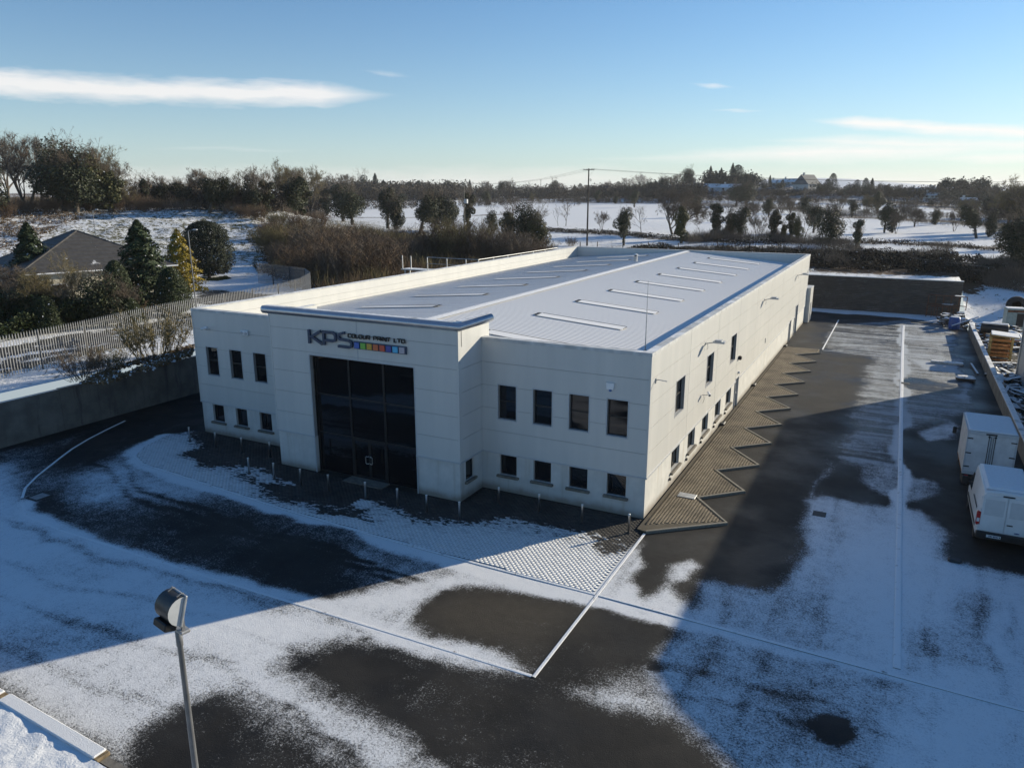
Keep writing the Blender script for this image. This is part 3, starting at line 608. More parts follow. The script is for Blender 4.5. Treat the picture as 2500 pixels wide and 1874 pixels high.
# ---------------------------------------------------------------- brick paving
def pavermat(name, c0, c1, snowk):
    m, t, b = mat(name); N = NT(t); c = N.coord(); g = N.n('ShaderNodeNewGeometry')
    base = N.mix(g.outputs['Random Per Island'], c0, c1); base = N.mix(N.ramp(N.noise(c, 0.5, 5), 0.4, 0.7), base, tuple(x*0.6 for x in c0))
    a = N.attr('cover'); ch = N.n('ShaderNodeSeparateColor'); N.L(a.outputs['Color'], ch.inputs[0]); cv = ch.outputs[0]
    v = N.math('MULTIPLY_ADD', N.math('SUBTRACT', N.noise(c, 2.2, 6, 0.65), 0.5), 0.55, cv); v = N.math('MULTIPLY_ADD', N.math('SUBTRACT', N.noise(c, 9, 4, 0.7), 0.5), 0.55, v); v = N.math('MULTIPLY_ADD', N.math('SUBTRACT', g.outputs['Random Per Island'], 0.5), 0.30, v)
    z = N.xyz(g.outputs['Normal'])[2]; s = N.math('MULTIPLY', N.ramp(v, 0.45, 0.6), N.ramp(z, 0.5, 0.8))
    N.L(N.mix(s, base, N.mix(N.ramp(v, 0.4, 0.95), (0.42, 0.44, 0.47), SNOW)), b.inputs['Base Color']); b.inputs['Roughness'].default_value = 0.85
    N.L(N.bump(N.noise(c, 25, 4), 0.006), b.inputs['Normal']); return m
M['paverf'] = pavermat('forecourt_pavers', (0.020, 0.020, 0.020), (0.050, 0.047, 0.043), 1); M['pavers'] = pavermat('side_pavers', (0.115, 0.092, 0.062), (0.165, 0.135, 0.095), 0)
def pave(name, poly, dx, dy, m, label, z1, covf, ang=0.0, gap=0.022):
    P = np.array(poly); x0, y0 = P.min(0)-1; x1, y1 = P.max(0)+1
    ca, sa = math.cos(ang), math.sin(ang); mx, my = (x0+x1)/2, (y0+y1)/2; hw = max(x1-x0, y1-y0)*0.75
    gx, gy = np.meshgrid(np.arange(-hw, hw, dx), np.arange(-hw, hw, dy)); gx = gx+(np.arange(gx.shape[0]) % 2)[:, None]*dx/2
    gx, gy = gx.ravel(), gy.ravel(); wx, wy = mx+gx*ca-gy*sa, my+gx*sa+gy*ca
    k = sdist(wx, wy, poly) > 0.10; wx, wy = wx[k], wy[k]; n = len(wx)
    h = z1+RNG.uniform(-0.0018, 0.0018, n); ex, ey = dx/2-gap/2, dy/2-gap/2
    V = np.zeros((n, 8, 3)); tl = RNG.uniform(-0.006, 0.006, (n, 2))
    for i, (a, b_, top) in enumerate(((-1, -1, 0), (1, -1, 0), (1, 1, 0), (-1, 1, 0), (-1, -1, 1), (1, -1, 1), (1, 1, 1), (-1, 1, 1))):
        s_ = 1.0 if not top else 0.985; V[:, i, 0] = wx+(a*ex*ca-b_*ey*sa)*s_; V[:, i, 1] = wy+(a*ex*sa+b_*ey*ca)*s_; V[:, i, 2] = (h+a*tl[:, 0]*0.3+b_*tl[:, 1]*0.3) if top else 0.0
    o = (np.arange(n)*8)[:, None, None]; Fq = np.array([(4, 5, 6, 7), (0, 1, 5, 4), (1, 2, 6, 5), (2, 3, 7, 6), (3, 0, 4, 7)])[None]+o
    me = np_mesh(name, V.reshape(-1, 3), Fq.reshape(-1, 4), m)
    c_ = np.repeat(np.array([covf(a, b_) for a, b_ in zip(wx, wy)]), 8); cover_attr(me, c_, c_*0, c_*0)
    return tag(link(name, me), label, kind='stuff')
FC = [p for p in K1[1:]]+[(0.36, -1.55), (0.36, -0.10), (-8.85, -0.10), (-8.85, -2.38), (-11.5, -2.38), (-18.3, -2.38), (-21.1, -2.38), (-21.1, -0.10), (-30.4, -0.10)]
pave('forecourt_pavers', FC, 0.24, 0.12, M['paverf'], 'grey block paving of the forecourt under patchy snow', 0.032, cover_at, 0.0, 0.005)
SD = [(0.12, -0.9)]+[(x-0.12, y) for x, y in ZIG[1:-1]]+[(3.5, 46.5), (0.12, 46.5)]
pave('side_pavers', SD, 0.21, 0.105, M['pavers'], 'buff brick paving between the white side wall and the saw-tooth kerb', 0.115, lambda a, b: 0.02, R(45), 0.004)
mb = MB(); mb.prism([(0.06, -1.3)]+ZIG[:-1]+[(0.06, 46.6)], -0.05, 0.104); tag(mb.build('paving_bed', simple('paving_bed', (0.085, 0.070, 0.048), 0.9)), 'sandy bed under the brick paving', kind='structure')
# ================================================================ the factory unit
BW, BL, HP = 29.97, 63.36, 8.1
TP, TX0, TX1, TT = 2.28, -21.08, -8.89, 8.80
B = tag(empty('factory_building'), 'long white clad factory unit with raised entrance tower, dark glazing and coloured sign', 'building')
def frame_map(org, ux):   # local (a along wall, d out of wall, z) -> building
    ux = Vector((*ux, 0)); out = Vector((ux.y, -ux.x, 0)); return Matrix(((ux.x, out.x, 0, org[0]), (ux.y, out.y, 0, org[1]), (0, 0, 1, 0), (0, 0, 0, 1)))
W_FRONT = frame_map((0, 0), (1, 0)); W_TOWER = frame_map((0, -TP), (1, 0)); W_SIDE = frame_map((0, 0), (0, 1)); W_TSIDE = frame_map((TX1, 0), (0, 1))
W_LEFT = frame_map((-BW, 0), (0, -1)); W_TLEFT = frame_map((TX0, 0), (0, -1)); W_REAR = frame_map((0, BL), (-1, 0))
def rects(a0, a1, z0, z1, holes):
    """cut a rectangle round its openings"""
    cuts = sorted({a0, a1, *[h for o in holes for h in o[:2] if a0 < h < a1]}); out = []
    for x0, x1 in zip(cuts[:-1], cuts[1:]):
        iv = [(z0, z1)]
        for (h0, h1, v0, v1) in holes:
            if h0 <= x0+1e-6 and h1 >= x1-1e-6:
                iv = [q for (p0, p1) in iv for q in ((p0, min(p1, v0)), (max(p0, v1), p1)) if q[1]-q[0] > 1e-4]
        for p0, p1 in iv: out.append([x0, x1, p0, p1])
    m = []   # merge equal neighbours
    for r_ in out:
        if m and abs(m[-1][1]-r_[0]) < 1e-6 and m[-1][2:] == r_[2:]: m[-1][1] = r_[1]
        else: m.append(r_)
    return m
M['seam'] = simple('panel_seam', (0.30, 0.305, 0.30), 0.6, 0, 0.05)
def clad_wall(Mt, a0, a1, levels, joints, holes, back=0.22, gap=0.012, name='cladding_panel', seam=True):
    cols = [a0]+[j for j in joints if a0 < j < a1]+[a1]
    if seam:
        mb = MB()
        for r_ in rects(a0, a1, levels[0], levels[-1], holes): mb.box(r_[0], r_[1], -back, -0.02, r_[2], r_[3], Mt)
        mb.build('wall', M['seam'], B)
    for c0, c1 in zip(cols[:-1], cols[1:]):
        for z0, z1 in zip(levels[:-1], levels[1:]):
            g = gap; parts_ = []; last = None
            for r_ in rects(c0+(g*1.7 if c0 > a0 else 0), c1-(g*1.7 if c1 < a1 else 0), z0+(g if z0 > levels[0] else 0), z1-(g if z1 < levels[-1] else 0), holes):
                if last is None or abs(last-r_[0]) > 1e-4 and abs(last0-r_[0]) > 1e-4: parts_.append(MB())      # not touching: a panel of its own
                parts_[-1].box(r_[0], r_[1], -0.0195, 0.0, r_[2], r_[3], Mt); last, last0 = r_[1], r_[0]
            for mb in parts_: mb.build(name, M['clad'], B)
def plinth(Mt, a0, a1, z1, holes, d=-0.05, back=0.25):
    parts_ = []; last = None
    for r_ in rects(a0, a1, -0.3, z1, holes):
        if last is None or abs(last-r_[0]) > 1e-4 and abs(last0-r_[0]) > 1e-4: parts_.append(MB())
        parts_[-1].box(r_[0], r_[1], -back, d, r_[2], r_[3], Mt); last, last0 = r_[1], r_[0]
    for mb in parts_: mb.build('plinth_wall', M['plinth'], B)
def flash(Mt, a0, a1, z, holes=()):
    mb = MB()
    for r_ in rects(a0, a1, z-0.035, z+0.03, holes): mb.box(r_[0], r_[1], -0.05, 0.04, r_[2], r_[3], Mt)
    mb.build('drip_flashing', M['trim'], B)
def window(Mt, a0, a1, z0, z1, deep=0.17, split='h', sill=False, trim=True):
    w = MB(); f = 0.055; d0, d1 = -deep-0.05, -deep
    w.box(a0, a1, d0, d1, z0, z0+f, Mt); w.box(a0, a1, d0, d1, z1-f, z1, Mt); w.box(a0, a0+f, d0, d1, z0+f, z1-f, Mt); w.box(a1-f, a1, d0, d1, z0+f, z1-f, Mt)
    zm, am = z0+(z1-z0)*0.52, (a0+a1)/2; panes = []
    if split == 'h':
        w.box(a0+f, a1-f, d0, d1+0.01, zm-0.035, zm+0.035, Mt); panes = [(a0+f, a1-f, z0+f, zm-0.035), (a0+f, a1-f, zm+0.035, z1-f)]
    elif split == 'v':
        w.box(am-0.03, am+0.03, d0, d1+0.01, z0+f, z1-f, Mt); panes = [(a0+f, am-0.03, z0+f, z1-f), (am+0.03, a1-f, z0+f, z1-f)]
    elif split == 'hv':
        w.box(am-0.03, am+0.03, d0, d1+0.01, z0+f, z1-f, Mt); w.box(a0+f, am-0.03, d0, d1+0.005, zm-0.03, zm+0.03, Mt); w.box(am+0.03, a1-f, d0, d1+0.005, zm-0.03, zm+0.03, Mt)
        panes = [(p, q, s, t) for p, q in ((a0+f, am-0.03), (am+0.03, a1-f)) for s, t in ((z0+f, zm-0.03), (zm+0.03, z1-f))]
    else: panes = [(a0+f, a1-f, z0+f, z1-f)]
    W = w.build('window', M['frame'], B)
    for p in panes: MB().box(p[0], p[1], d0+0.005, d0+0.02, p[2], p[3], Mt).build('pane', M['glass'], W)
    if sill: MB().bbox(a0-0.14, a1+0.14, -deep, 0.10, z0-0.13, z0-0.002, 0.012, Mt).build('sill', M['sill'], W)
    elif trim:
        t = MB()
        for q in ((a0-0.06, a1+0.06, z1, z1+0.06), (a0-0.06, a1+0.06, z0-0.06, z0), (a0-0.06, a0, z0, z1), (a1, a1+0.06, z0, z1)): t.box(q[0], q[1], -0.012, 0.014, q[2], q[3], Mt)
        t.build('trim', M['trim'], W)
        MB().box(a0, a1, -deep, -0.012, z0-0.004, z0+0.012, Mt).build('sill', M['trim'], W)
LV = [2.1, 3.3, 4.5, 5.7, 6.9, 8.1]
# --- front wings
RU = [(x, x+1.02, 3.97, 5.77) for x in (-7.94, -5.96, -4.01, -2.05)]; RL = [(x, x+0.98, 0.93, 2.055) for x in (-7.89, -5.94, -3.97, -1.98)]
LU = [(x, x+1.0, 3.97, 5.79) for x in (-28.99, -26.93, -24.92)]; LL = [(x, x+0.99, 0.87, 2.01) for x in (-28.98, -26.94, -24.88)]
for a0, a1, up, lo in ((TX1, 0.0, RU, RL), (-BW, TX0, LU, LL)):
    clad_wall(W_FRONT, a0, a1, LV, [], up); plinth(W_FRONT, a0+(0.05 if a0 < -20 else -0.05), a1-(0.05 if a1 > -1 else -0.05), 2.09, lo); flash(W_FRONT, a0-0.02, a1+0.02, 2.1)
    for h in up: window(W_FRONT, *h)
    for h in lo: window(W_FRONT, *h, deep=0.2, split='n', sill=True)
# --- entrance tower
GL = (-18.30, -11.52, -0.3, 6.74); TL = LV+[TT]
clad_wall(W_TOWER, TX0, TX1, TL, [-15.0], [GL]); plinth(W_TOWER, TX0+0.05, TX1-0.05, 2.09, [GL]); flash(W_TOWER, TX0-0.03, TX1+0.03, 2.1, [GL])
MB().box(-15.03, -14.97, -0.01, 0.012, 6.82, TT, W_TOWER).build('joint_strip', M['trim'], B)
SWN = (-1.66, -0.86, 0.95, 2.04)
clad_wall(W_TSIDE, -TP+0.221, 0.0, LV, [], []); plinth(W_TSIDE, -TP+0.251, 0.05, 2.09, [SWN], back=0.22); flash(W_TSIDE, -TP, 0.0, 2.1); window(W_TSIDE, *SWN, deep=0.15, split='n', sill=True)
clad_wall(W_TSIDE, -TP+0.221, 0.80, [HP, TT], [], []); clad_wall(W_TLEFT, -1.25, TP-0.221, [HP, TT], [], []); clad_wall(W_TLEFT, 0.0, TP-0.221, LV, [], [])
plinth(W_TLEFT, -0.05, TP-0.251, 2.09, [])
# parapet inner faces of the tower, its flat roof and little snow roof
mb = MB(); mb.box(TX0, TX1, -TP+0.225, -TP+0.34, 8.0, TT, None); mb.box(TX1-0.34, TX1-0.225, -TP+0.345, 0.8, 7.6, TT); mb.box(TX0+0.225, TX0+0.34, -TP+0.345, 1.25, 7.6, TT); mb.build('parapet_lining', M['clad'], B)
mb = MB(); mb.add([(TX0+0.35, -TP+0.35, 7.75), (TX1-0.35, -TP+0.35, 7.75), (TX1-0.35, 2.4, 7.6), (TX0+0.35, 2.4, 7.6), (-15, -1.6, 8.45), (-15, 2.4, 8.3)], [(0, 1, 4), (1, 2, 5, 4), (2, 3, 5), (3, 0, 4, 5)]); mb.build('tower_roof', M['coping'], B)
# silver bull-nose round the tower head, mitred at the corner and rounded at the free end
prof = [(-0.30, 0.42)]+[(-0.10+0.30*math.cos(t)*0.9, 0.215+0.225*math.sin(t)) for t in np.linspace(math.pi/2, -math.pi/2, 13)]+[(-0.30, -0.01)]
path = [(TX0-0.30, -TP), (TX1+0.02, -TP), (TX1+0.02, 0.95)]; vs, fs = [], []
for k, (px, py) in enumerate(path):
    ox, oy = ((0, -1), (1, -1), (1, 0))[k]
    for d, z in prof: vs.append((px+ox*(d+0.02), py+oy*(d+0.02), TT-0.005+z))
n = len(prof)
for k in range(2): fs += [(k*n+i, k*n+(i+1) % n, (k+1)*n+(i+1) % n, (k+1)*n+i) for i in range(n)]
fs += [tuple(range(n)), tuple(2*n+i for i in range(n-1, -1, -1))]
mb = MB(); mb.add(vs, fs); mb.lathe([(0.001, TT-0.01), (0.17, TT+0.01), (0.24, TT+0.12), (0.25, TT+0.21), (0.24, TT+0.31), (0.17, TT+0.40), (0.001, TT+0.42)], 14, (TX0-0.30, -TP+0.10))
o = mb.build('bullnose_fascia', M['alu'], B, True)
for p in o.data.polygons:
    if len(p.vertices) > 8: p.use_smooth = False
mb = MB(); mb.box(TX0-0.28, TX1-0.30, -TP-0.02, -TP+0.34, TT+0.418, TT+0.432); mb.box(TX1-0.34, TX1+0.03, -TP+0.35, 0.93, TT+0.418, TT+0.432); mb.box(TX0+0.0, TX0+0.34, -TP+0.345, 1.25, TT+0.0, TT+0.05); mb.build('coping', M['coping'], B)
# --- glazing of the entrance
gd = -0.34; t = 0.05
mb = MB(); MU = [(-18.30, -18.20), (-15.97, -15.87), (-13.71, -13.61), (-11.62, -11.52)]; ZS = [0.0, 2.28, 4.50, 6.74]
for x0, x1 in MU: mb.box(x0, x1, gd-0.06, gd+0.05, -0.05, 6.735, W_TOWER)
for z in (0.0, 2.28, 4.5, 6.66): mb.box(-18.28, -11.54, gd-0.055, gd+0.035, z, z+0.08, W_TOWER)
mb.box(-18.30, -11.52, gd-1.2, gd-0.1, 6.741, 6.80, W_TOWER)
E_ = mb.build('entrance_glazing', M['frame'], B)
for i in range(3):
    for j in range(3):
        if i == 1 and j == 0: continue
        MB().box(MU[i][1], MU[i+1][0], gd-0.02, gd, ZS[j]+0.08, ZS[j+1] if j < 2 else 6.66, W_TOWER).build('pane', M['tint'], E_)
for s, x0, x1 in ((1, -15.86, -14.80), (-1, -14.78, -13.72)):
    mb = MB(); f = 0.07
    mb.box(x0, x1, gd-0.04, gd+0.03, 0.06, 0.20, W_TOWER); mb.box(x0, x1, gd-0.04, gd+0.03, 2.16, 2.27, W_TOWER); mb.box(x0, x0+f, gd-0.04, gd+0.03, 0.2, 2.16, W_TOWER); mb.box(x1-f, x1, gd-0.04, gd+0.03, 0.2, 2.16, W_TOWER)
    D_ = mb.build('door', M['frame'], B); MB().box(x0+f, x1-f, gd-0.02, gd-0.005, 0.2, 2.16, W_TOWER).build('pane', M['tint'], D_)
    hx = x1-0.05 if s > 0 else x0+0.05; q = -s
    pts = [W_TOWER @ Vector(p) for p in ((hx, gd+0.03, 1.40), (hx, gd+0.11, 1.40), (hx+q*0.13, gd+0.12, 1.40), (hx+q*0.16, gd+0.12, 1.36), (hx+q*0.16, gd+0.12, 1.04), (hx+q*0.13, gd+0.12, 1.0), (hx, gd+0.11, 1.0), (hx, gd+0.03, 1.0))]
    MB().tube(pts, 0.018, 6).build('handle', M['stainless'], D_)
MB().box(-16.1, -13.5, gd+0.05, 0.5, -0.02, 0.075, W_TOWER).build('doorstep', M['sill'], B)
mb = MB()
for a, b_ in ((-18.36, -18.30), (-11.52, -11.46)): mb.box(a, b_, -0.01, 0.016, 0, 6.74, W_TOWER)
mb.box(-18.36, -11.46, -0.01, 0.016, 6.74, 6.80, W_TOWER); mb.build('trim', M['trim'], B)
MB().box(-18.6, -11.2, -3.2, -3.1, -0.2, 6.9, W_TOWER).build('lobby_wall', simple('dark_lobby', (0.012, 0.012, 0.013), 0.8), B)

# --- right-hand long wall
SU = [(4.66, 6.36, 3.9, 5.78), (11.53, 13.23, 3.9, 5.78), (18.6, 20.3, 3.9, 5.78)]
SLW = [(4.62, 6.22, 0.85, 2.085), (8.04, 9.66, 0.85, 2.085), (11.4, 13.02, 0.85, 2.085), (14.93, 16.6, 0.85, 2.085), (18.3, 20.0, 0.85, 2.085)]
DO = [(21.2, 22.35, -0.3, 2.30), (49.5, 50.7, -0.3, 2.25), (53.5, 55.75, -0.3, 3.28)]
JT = [7.27, 14.27, 21.05, 28.0, 34.9, 41.9, 48.8, 56.0]
clad_wall(W_SIDE, 0.221, BL, LV, JT, SU+DO); plinth(W_SIDE, 0.251, BL-0.02, 2.09, SLW+DO); flash(W_SIDE, -0.02, BL, 2.1, DO)
for h in SU: window(W_SIDE, *h, split='hv', trim=True)
for h in SLW:
    window(W_SIDE, *h, deep=0.2, split='v', sill=True)
for (a0, a1, _, z1), pm in zip(DO, (M['doorgrey'], M['doorgrey'], M['doorgrey'])):
    mb = MB(); mb.box(a0+0.06, a1-0.06, -0.2, -0.15, 0.02, z1-0.06, W_SIDE)
    if z1 > 3:
        mb = MB()
        for k in range(22): z = 0.02+k*0.147; mb.box(a0+0.08, a1-0.08, -0.19+0.0, -0.145, z, z+0.125, W_SIDE)
        mb.box(a0+0.08, a1-0.08, -0.2, -0.18, 0.0, z1, W_SIDE)
    D_ = mb.build('roller_door' if z1 > 3 else 'door', pm, B)
    mb = MB(); mb.box(a0, a0+0.06, -0.22, 0.02, -0.05, z1, W_SIDE); mb.box(a1-0.06, a1, -0.22, 0.02, -0.05, z1, W_SIDE); mb.box(a0+0.06, a1-0.06, -0.22, 0.02, z1-0.06, z1, W_SIDE); mb.build('door_frame', M['trim'], D_)
    if z1 < 3: MB().tube([W_SIDE @ Vector(p) for p in ((a1-0.22, -0.15, 1.05), (a1-0.22, -0.09, 1.05), (a1-0.36, -0.09, 1.05))], 0.014, 5).build('handle', M['steel'], D_)
# left and rear walls
clad_wall(W_LEFT, -BL, -0.221, LV, [-7, -14, -21, -28, -35, -42, -49, -56], []); plinth(W_LEFT, -BL+0.02, -0.251, 2.09, [])
clad_wall(W_REAR, 0.221, BW-0.221, LV, [7, 15, 23], []); plinth(W_REAR, 0.251, BW-0.251, 2.09, [])
# corner trims: two thin leaves folded round each outer corner
def corner_trim(x, y, sx, sy, z1):
    mb = MB(); a, c = sorted((x-sx*0.08, x+sx*0.014)); d, e = sorted((y+sy*0.002, y+sy*0.014)); mb.box(a, c, d, e, 2.135, z1)
    a, c = sorted((x+sx*0.002, x+sx*0.014)); d, e = sorted((y+sy*0.0015, y-sy*0.26)); mb.box(a, c, d, e, 2.135, z1); mb.build('corner_trim', M['clad'], B)
for x, y, sx, sy, z1 in ((0, 0, 1, -1, HP-0.102), (-BW, 0, -1, -1, HP-0.102), (0, BL, 1, 1, HP-0.102), (-BW, BL, -1, 1, HP-0.102), (TX1, -TP, 1, -1, TT-0.01), (TX0, -TP, -1, -1, TT-0.01)): corner_trim(x, y, sx, sy, z1)
# --- roof
RX, RZ, RS = -14.6, 8.03, 0.080
def rz(x): return RZ-RS*abs(x-RX)
M['roof'] = None
def roofmat(name='snowy_roof_sheet', bias=0.0):
    m, t, b = mat(name); N = NT(t); g = N.n('ShaderNodeNewGeometry'); mp = N.n('ShaderNodeMapping'); N.L(g.outputs['Position'], mp.inputs[0]); P = mp.outputs[0]
    mp2 = N.n('ShaderNodeMapping'); mp2.inputs['Scale'].default_value = (0.16, 1.6, 1); N.L(g.outputs['Position'], mp2.inputs[0])
    st = N.noise(mp2.outputs[0], 1.0, 5, 0.6); fine = N.noise(P, 9, 4, 0.7); x = N.xyz(g.outputs['Position'])[0]; tz = N.attr('rib').outputs['Fac']
    right = N.ramp(x, -14.7, -14.5); nearr = N.ramp(N.math('SUBTRACT', x, N.math('MULTIPLY', st, 5.0)), -22.0, -15.5)
    v = N.math('MULTIPLY_ADD', right, 0.40, N.math('MULTIPLY_ADD', nearr, 0.14, 0.80+bias)); v = N.math('MULTIPLY_ADD', N.math('SUBTRACT', st, 0.5), 0.9, v); v = N.math('MULTIPLY_ADD', N.math('SUBTRACT', fine, 0.5), 0.7, v); v = N.math('MULTIPLY_ADD', tz, -0.50, v)
    s = N.math('MULTIPLY', N.ramp(v, 0.28, 0.75), N.math('MULTIPLY_ADD', tz, -0.55, 1.0))
    N.L(N.mix(s, N.mix(st, (0.28, 0.285, 0.29), (0.36, 0.365, 0.37)), (0.86, 0.85, 0.83)), b.inputs['Base Color']); b.inputs['Roughness'].default_value = 0.6
    N.L(N.bump(fine, 0.01), b.inputs['Normal']); return m
M['roof'] = roofmat(); M['roofl'] = roofmat('snowy_rooflight', -0.22)
def roof_sheet(sgn, length):
    """1 m wide sheet with three ribs, ridge to eave; origin on the ridge"""
    vs, fs, rib = [], [], []; prof = []
    for k in range(3):
        y = k/3; prof += [(y, 0, 0), (y+0.22, 0, 0), (y+0.24, 0.013, 1), (y+0.31, 0.013, 1), (y+0.333, 0, 0)]
    for L_ in (0, length):
        for y, z, r_ in prof: vs.append((sgn*L_, y, -RS*L_+z)); rib.append(r_)
    n = len(prof)
    for i in range(n-1):
        if abs(prof[i][0]-prof[i+1][0]) > 1e-4: fs.append((i, i+1, n+i+1, n+i) if sgn < 0 else (i, n+i, n+i+1, i+1))
    me = bpy.data.meshes.new('roof_sheet'); me.from_pydata(vs, [], fs); me.materials.append(M['roof']); a = me.attributes.new('rib', 'FLOAT', 'POINT'); a.data.foreach_set('value', rib); me.update(); return me
sr, sl_ = roof_sheet(1, 14.36), roof_sheet(-1, 15.1)
for i in range(63):
    for me in (sr, sl_): link('roof_sheet', me, B, (RX, 0.30+i*1.0, RZ))
mb = MB(); mb.add([(RX-0.42, 2.5, RZ+0.035), (RX, 2.5, RZ+0.10), (RX+0.42, 2.5, RZ+0.035), (RX-0.42, BL-0.3, RZ+0.035), (RX, BL-0.3, RZ+0.10), (RX+0.42, BL-0.3, RZ+0.035), (RX-0.42, 2.5, RZ-0.05), (RX+0.42, 2.5, RZ-0.05)], [(0, 1, 4, 3), (1, 2, 5, 4), (0, 6, 7, 2, 1)]); mb.build('ridge_cap', M['snow'], B)
M['rooflight'] = snowy('snowy_rooflight', (0.30, 0.31, 0.31), 0.40, 0.62, 2.0, nz=0.1); M['dark'] = simple('dark_flashing', (0.035, 0.035, 0.036), 0.7)
for i in range(9):
    for x0, x1 in ((-10.45, -4.8), (-24.5, -18.1)):
        y = 3.95+6.75*i+(0.0 if x0 > -15 else -0.2)
        mb = MB(); s = RS if x0 < RX else -RS
        def zc(x): return rz(x)
        mb.add([(x0, y-0.95, zc(x0)+0.055), (x1, y-0.95, zc(x1)+0.055), (x1, y-0.06, zc(x1)+0.075), (x0, y-0.06, zc(x0)+0.075)], [(0, 1, 2, 3)])
        r_ = mb.build('rooflight', M['roofl'], B)
        mb = MB(); xu, dx = (x0, 0.16) if x0 > -15 else (x1, -0.16)
        def strip(a, b_, c, d): mb.add([(a, c, zc(a)+0.07), (b_, c, zc(b_)+0.07), (b_, d, zc(b_)+0.085), (a, d, zc(a)+0.085)], [(0, 1, 2, 3)])
        strip(min(x0, x1), max(x0, x1), y-0.06, y+0.015); a_, b2 = sorted((xu, xu-dx*1.6)); strip(a_, b2, y-0.9, y-0.061); a_, b2 = sorted((x1 if x0 > -15 else x0, (x1 if x0 > -15 else x0)+dx*0.25)); strip(a_, b2, y-0.7, y-0.061)
        mb.build('trim', M['dark'], r_)
# parapet linings (2 strips) and copings
mb = MB(); zl = [6.55, 7.0, 7.5, HP]
for z0, z1 in zip(zl[:-1], zl[1:]):
    z0 += 0.012
    mb.box(-0.36, -0.222, 0.36, BL-0.36, z0, z1); mb.box(-BW+0.222, -BW+0.36, 0.36, BL-0.36, z0, z1); mb.box(-BW+0.222, -0.222, BL-0.36, BL-0.225, z0, z1)
    mb.box(-BW+0.222, TX0, 0.225, 0.36, z0, z1); mb.box(TX1, -0.222, 0.225, 0.36, z0, z1)
mb.build('parapet_lining', M['clad'], B)
cz0, cz1 = HP+0.002, HP+0.07; M['cop'] = snowy('light_coping', (0.46, 0.475, 0.48), 0.52, 0.62, 0.7)
for nm, q in (('coping', (TX1+0.015, 0.03, -0.03, 0.39)), ('coping', (-BW-0.03, TX0-0.01, -0.03, 0.39)), ('coping', (-0.39, 0.03, 0.392, BL-0.39)), ('coping', (-BW-0.03, -BW+0.39, 0.392, BL-0.39)), ('coping', (-BW-0.03, 0.03, BL-0.388, BL+0.03))):
    mb = MB(); mb.box(q[0], q[1], q[2], q[3], cz0, cz1)
    if q[2] < 0.3: mb.box(q[0], q[1], -0.03, -0.008, HP-0.10, cz0-0.001)
    if q[1] > 0: mb.box(0.008, 0.03, q[2] if q[2] > 0 else -0.006, q[3], HP-0.10, cz0-0.001)
    mb.build(nm, M['coping'] if q[0] < -BW and q[3] > 5 else M['cop'], B)
# rear annex at the far corner
MB().box(-6, 0.45, BL+0.03, BL+3.0, -0.2, 4.1).build('annex', M['clad'], B); MB().box(0.455, 0.49, BL+0.9, BL+1.9, 0, 2.3).build('door', M['doorgrey'], B)
MB().box(-6.03, 0.48, BL+0.02, BL+3.03, 4.101, 4.18).build('coping', M['cop'], B)
# drain gullies, vents along the foot of the wall
for y in (4.4, 7.8, 11.2, 14.7, 18.1): MB().bbox(-0.05, 0.06, y-0.12, y+0.06, 0.48, 0.62, 0.02).build('wall_vent', M['dark'], B)
for y in (16.9, 28.7, 46.6): mb = MB(); mb.bbox(0.0, 0.28, y-0.35, y+0.35, 0.05, 0.24, 0.04); mb.build('gully_box', M['black'], B)
# --- sign: letters stand off the wall
S = empty('sign', (0, 0, 0), 0, B)
def SM(pts, w, d0, d1, mb, closed=False):
    """stroke lettering: a bar of width w along pts, from depth d0 to d1 in front of the tower"""
    P = [Vector((p[0], p[1], 0)) for p in pts]; L, Rr = [], []
    n = len(P)
    for i, p in enumerate(P):
        a = P[i-1] if (i > 0 or closed) else None; c = P[(i+1) % n] if (i < n-1 or closed) else None
        d0_ = (p-a).normalized() if a is not None else None; d1_ = (c-p).normalized() if c is not None else None
        d = ((d0_ or d1_)+(d1_ or d0_)); d = d.normalized() if d.length > 1e-6 else d1_
        nn = Vector((-d.y, d.x, 0)); ref = d0_ or d1_; k = max(0.5, nn.dot(Vector((-ref.y, ref.x, 0)))); nn = nn/k
        L.append(p+nn*w/2); Rr.append(p-nn*w/2)
    vs = []
    for a, b_ in zip(L, Rr): vs += [W_TOWER @ Vector((a.x, d0, a.y)), W_TOWER @ Vector((a.x, d1, a.y)), W_TOWER @ Vector((b_.x, d1, b_.y)), W_TOWER @ Vector((b_.x, d0, b_.y))]
    m_ = n if closed else n-1
    fs = [(i*4+k, i*4+(k+1) % 4, ((i+1) % n)*4+(k+1) % 4, ((i+1) % n)*4+k) for i in range(m_) for k in range(4)]
    if not closed: fs += [(0, 3, 2, 1), tuple((n-1)*4+k for k in range(4))]
    mb.add(vs, fs)
x0, z0, h, w = -18.10, 7.42, 0.75, 0.145
mb = MB(); SM([(x0, z0), (x0, z0+h)], w, 0.06, 0.18, mb); SM([(x0+0.80, z0+h-0.03), (x0+0.16, z0+h*0.52), (x0+0.88, z0+0.03)], w, 0.06, 0.175, mb); mb.build('letter', M['navy'], S)
mb = MB(); px = -17.10; SM([(px, z0), (px, z0+h-0.05), (px+0.62, z0+h-0.05), (px+0.76, z0+h-0.12), (px+0.80, z0+h-0.26), (px+0.76, z0+0.32), (px+0.62, z0+0.26), (px+0.06, z0+0.26)], w*0.95, 0.06, 0.18, mb); mb.build('letter', M['navy'], S)
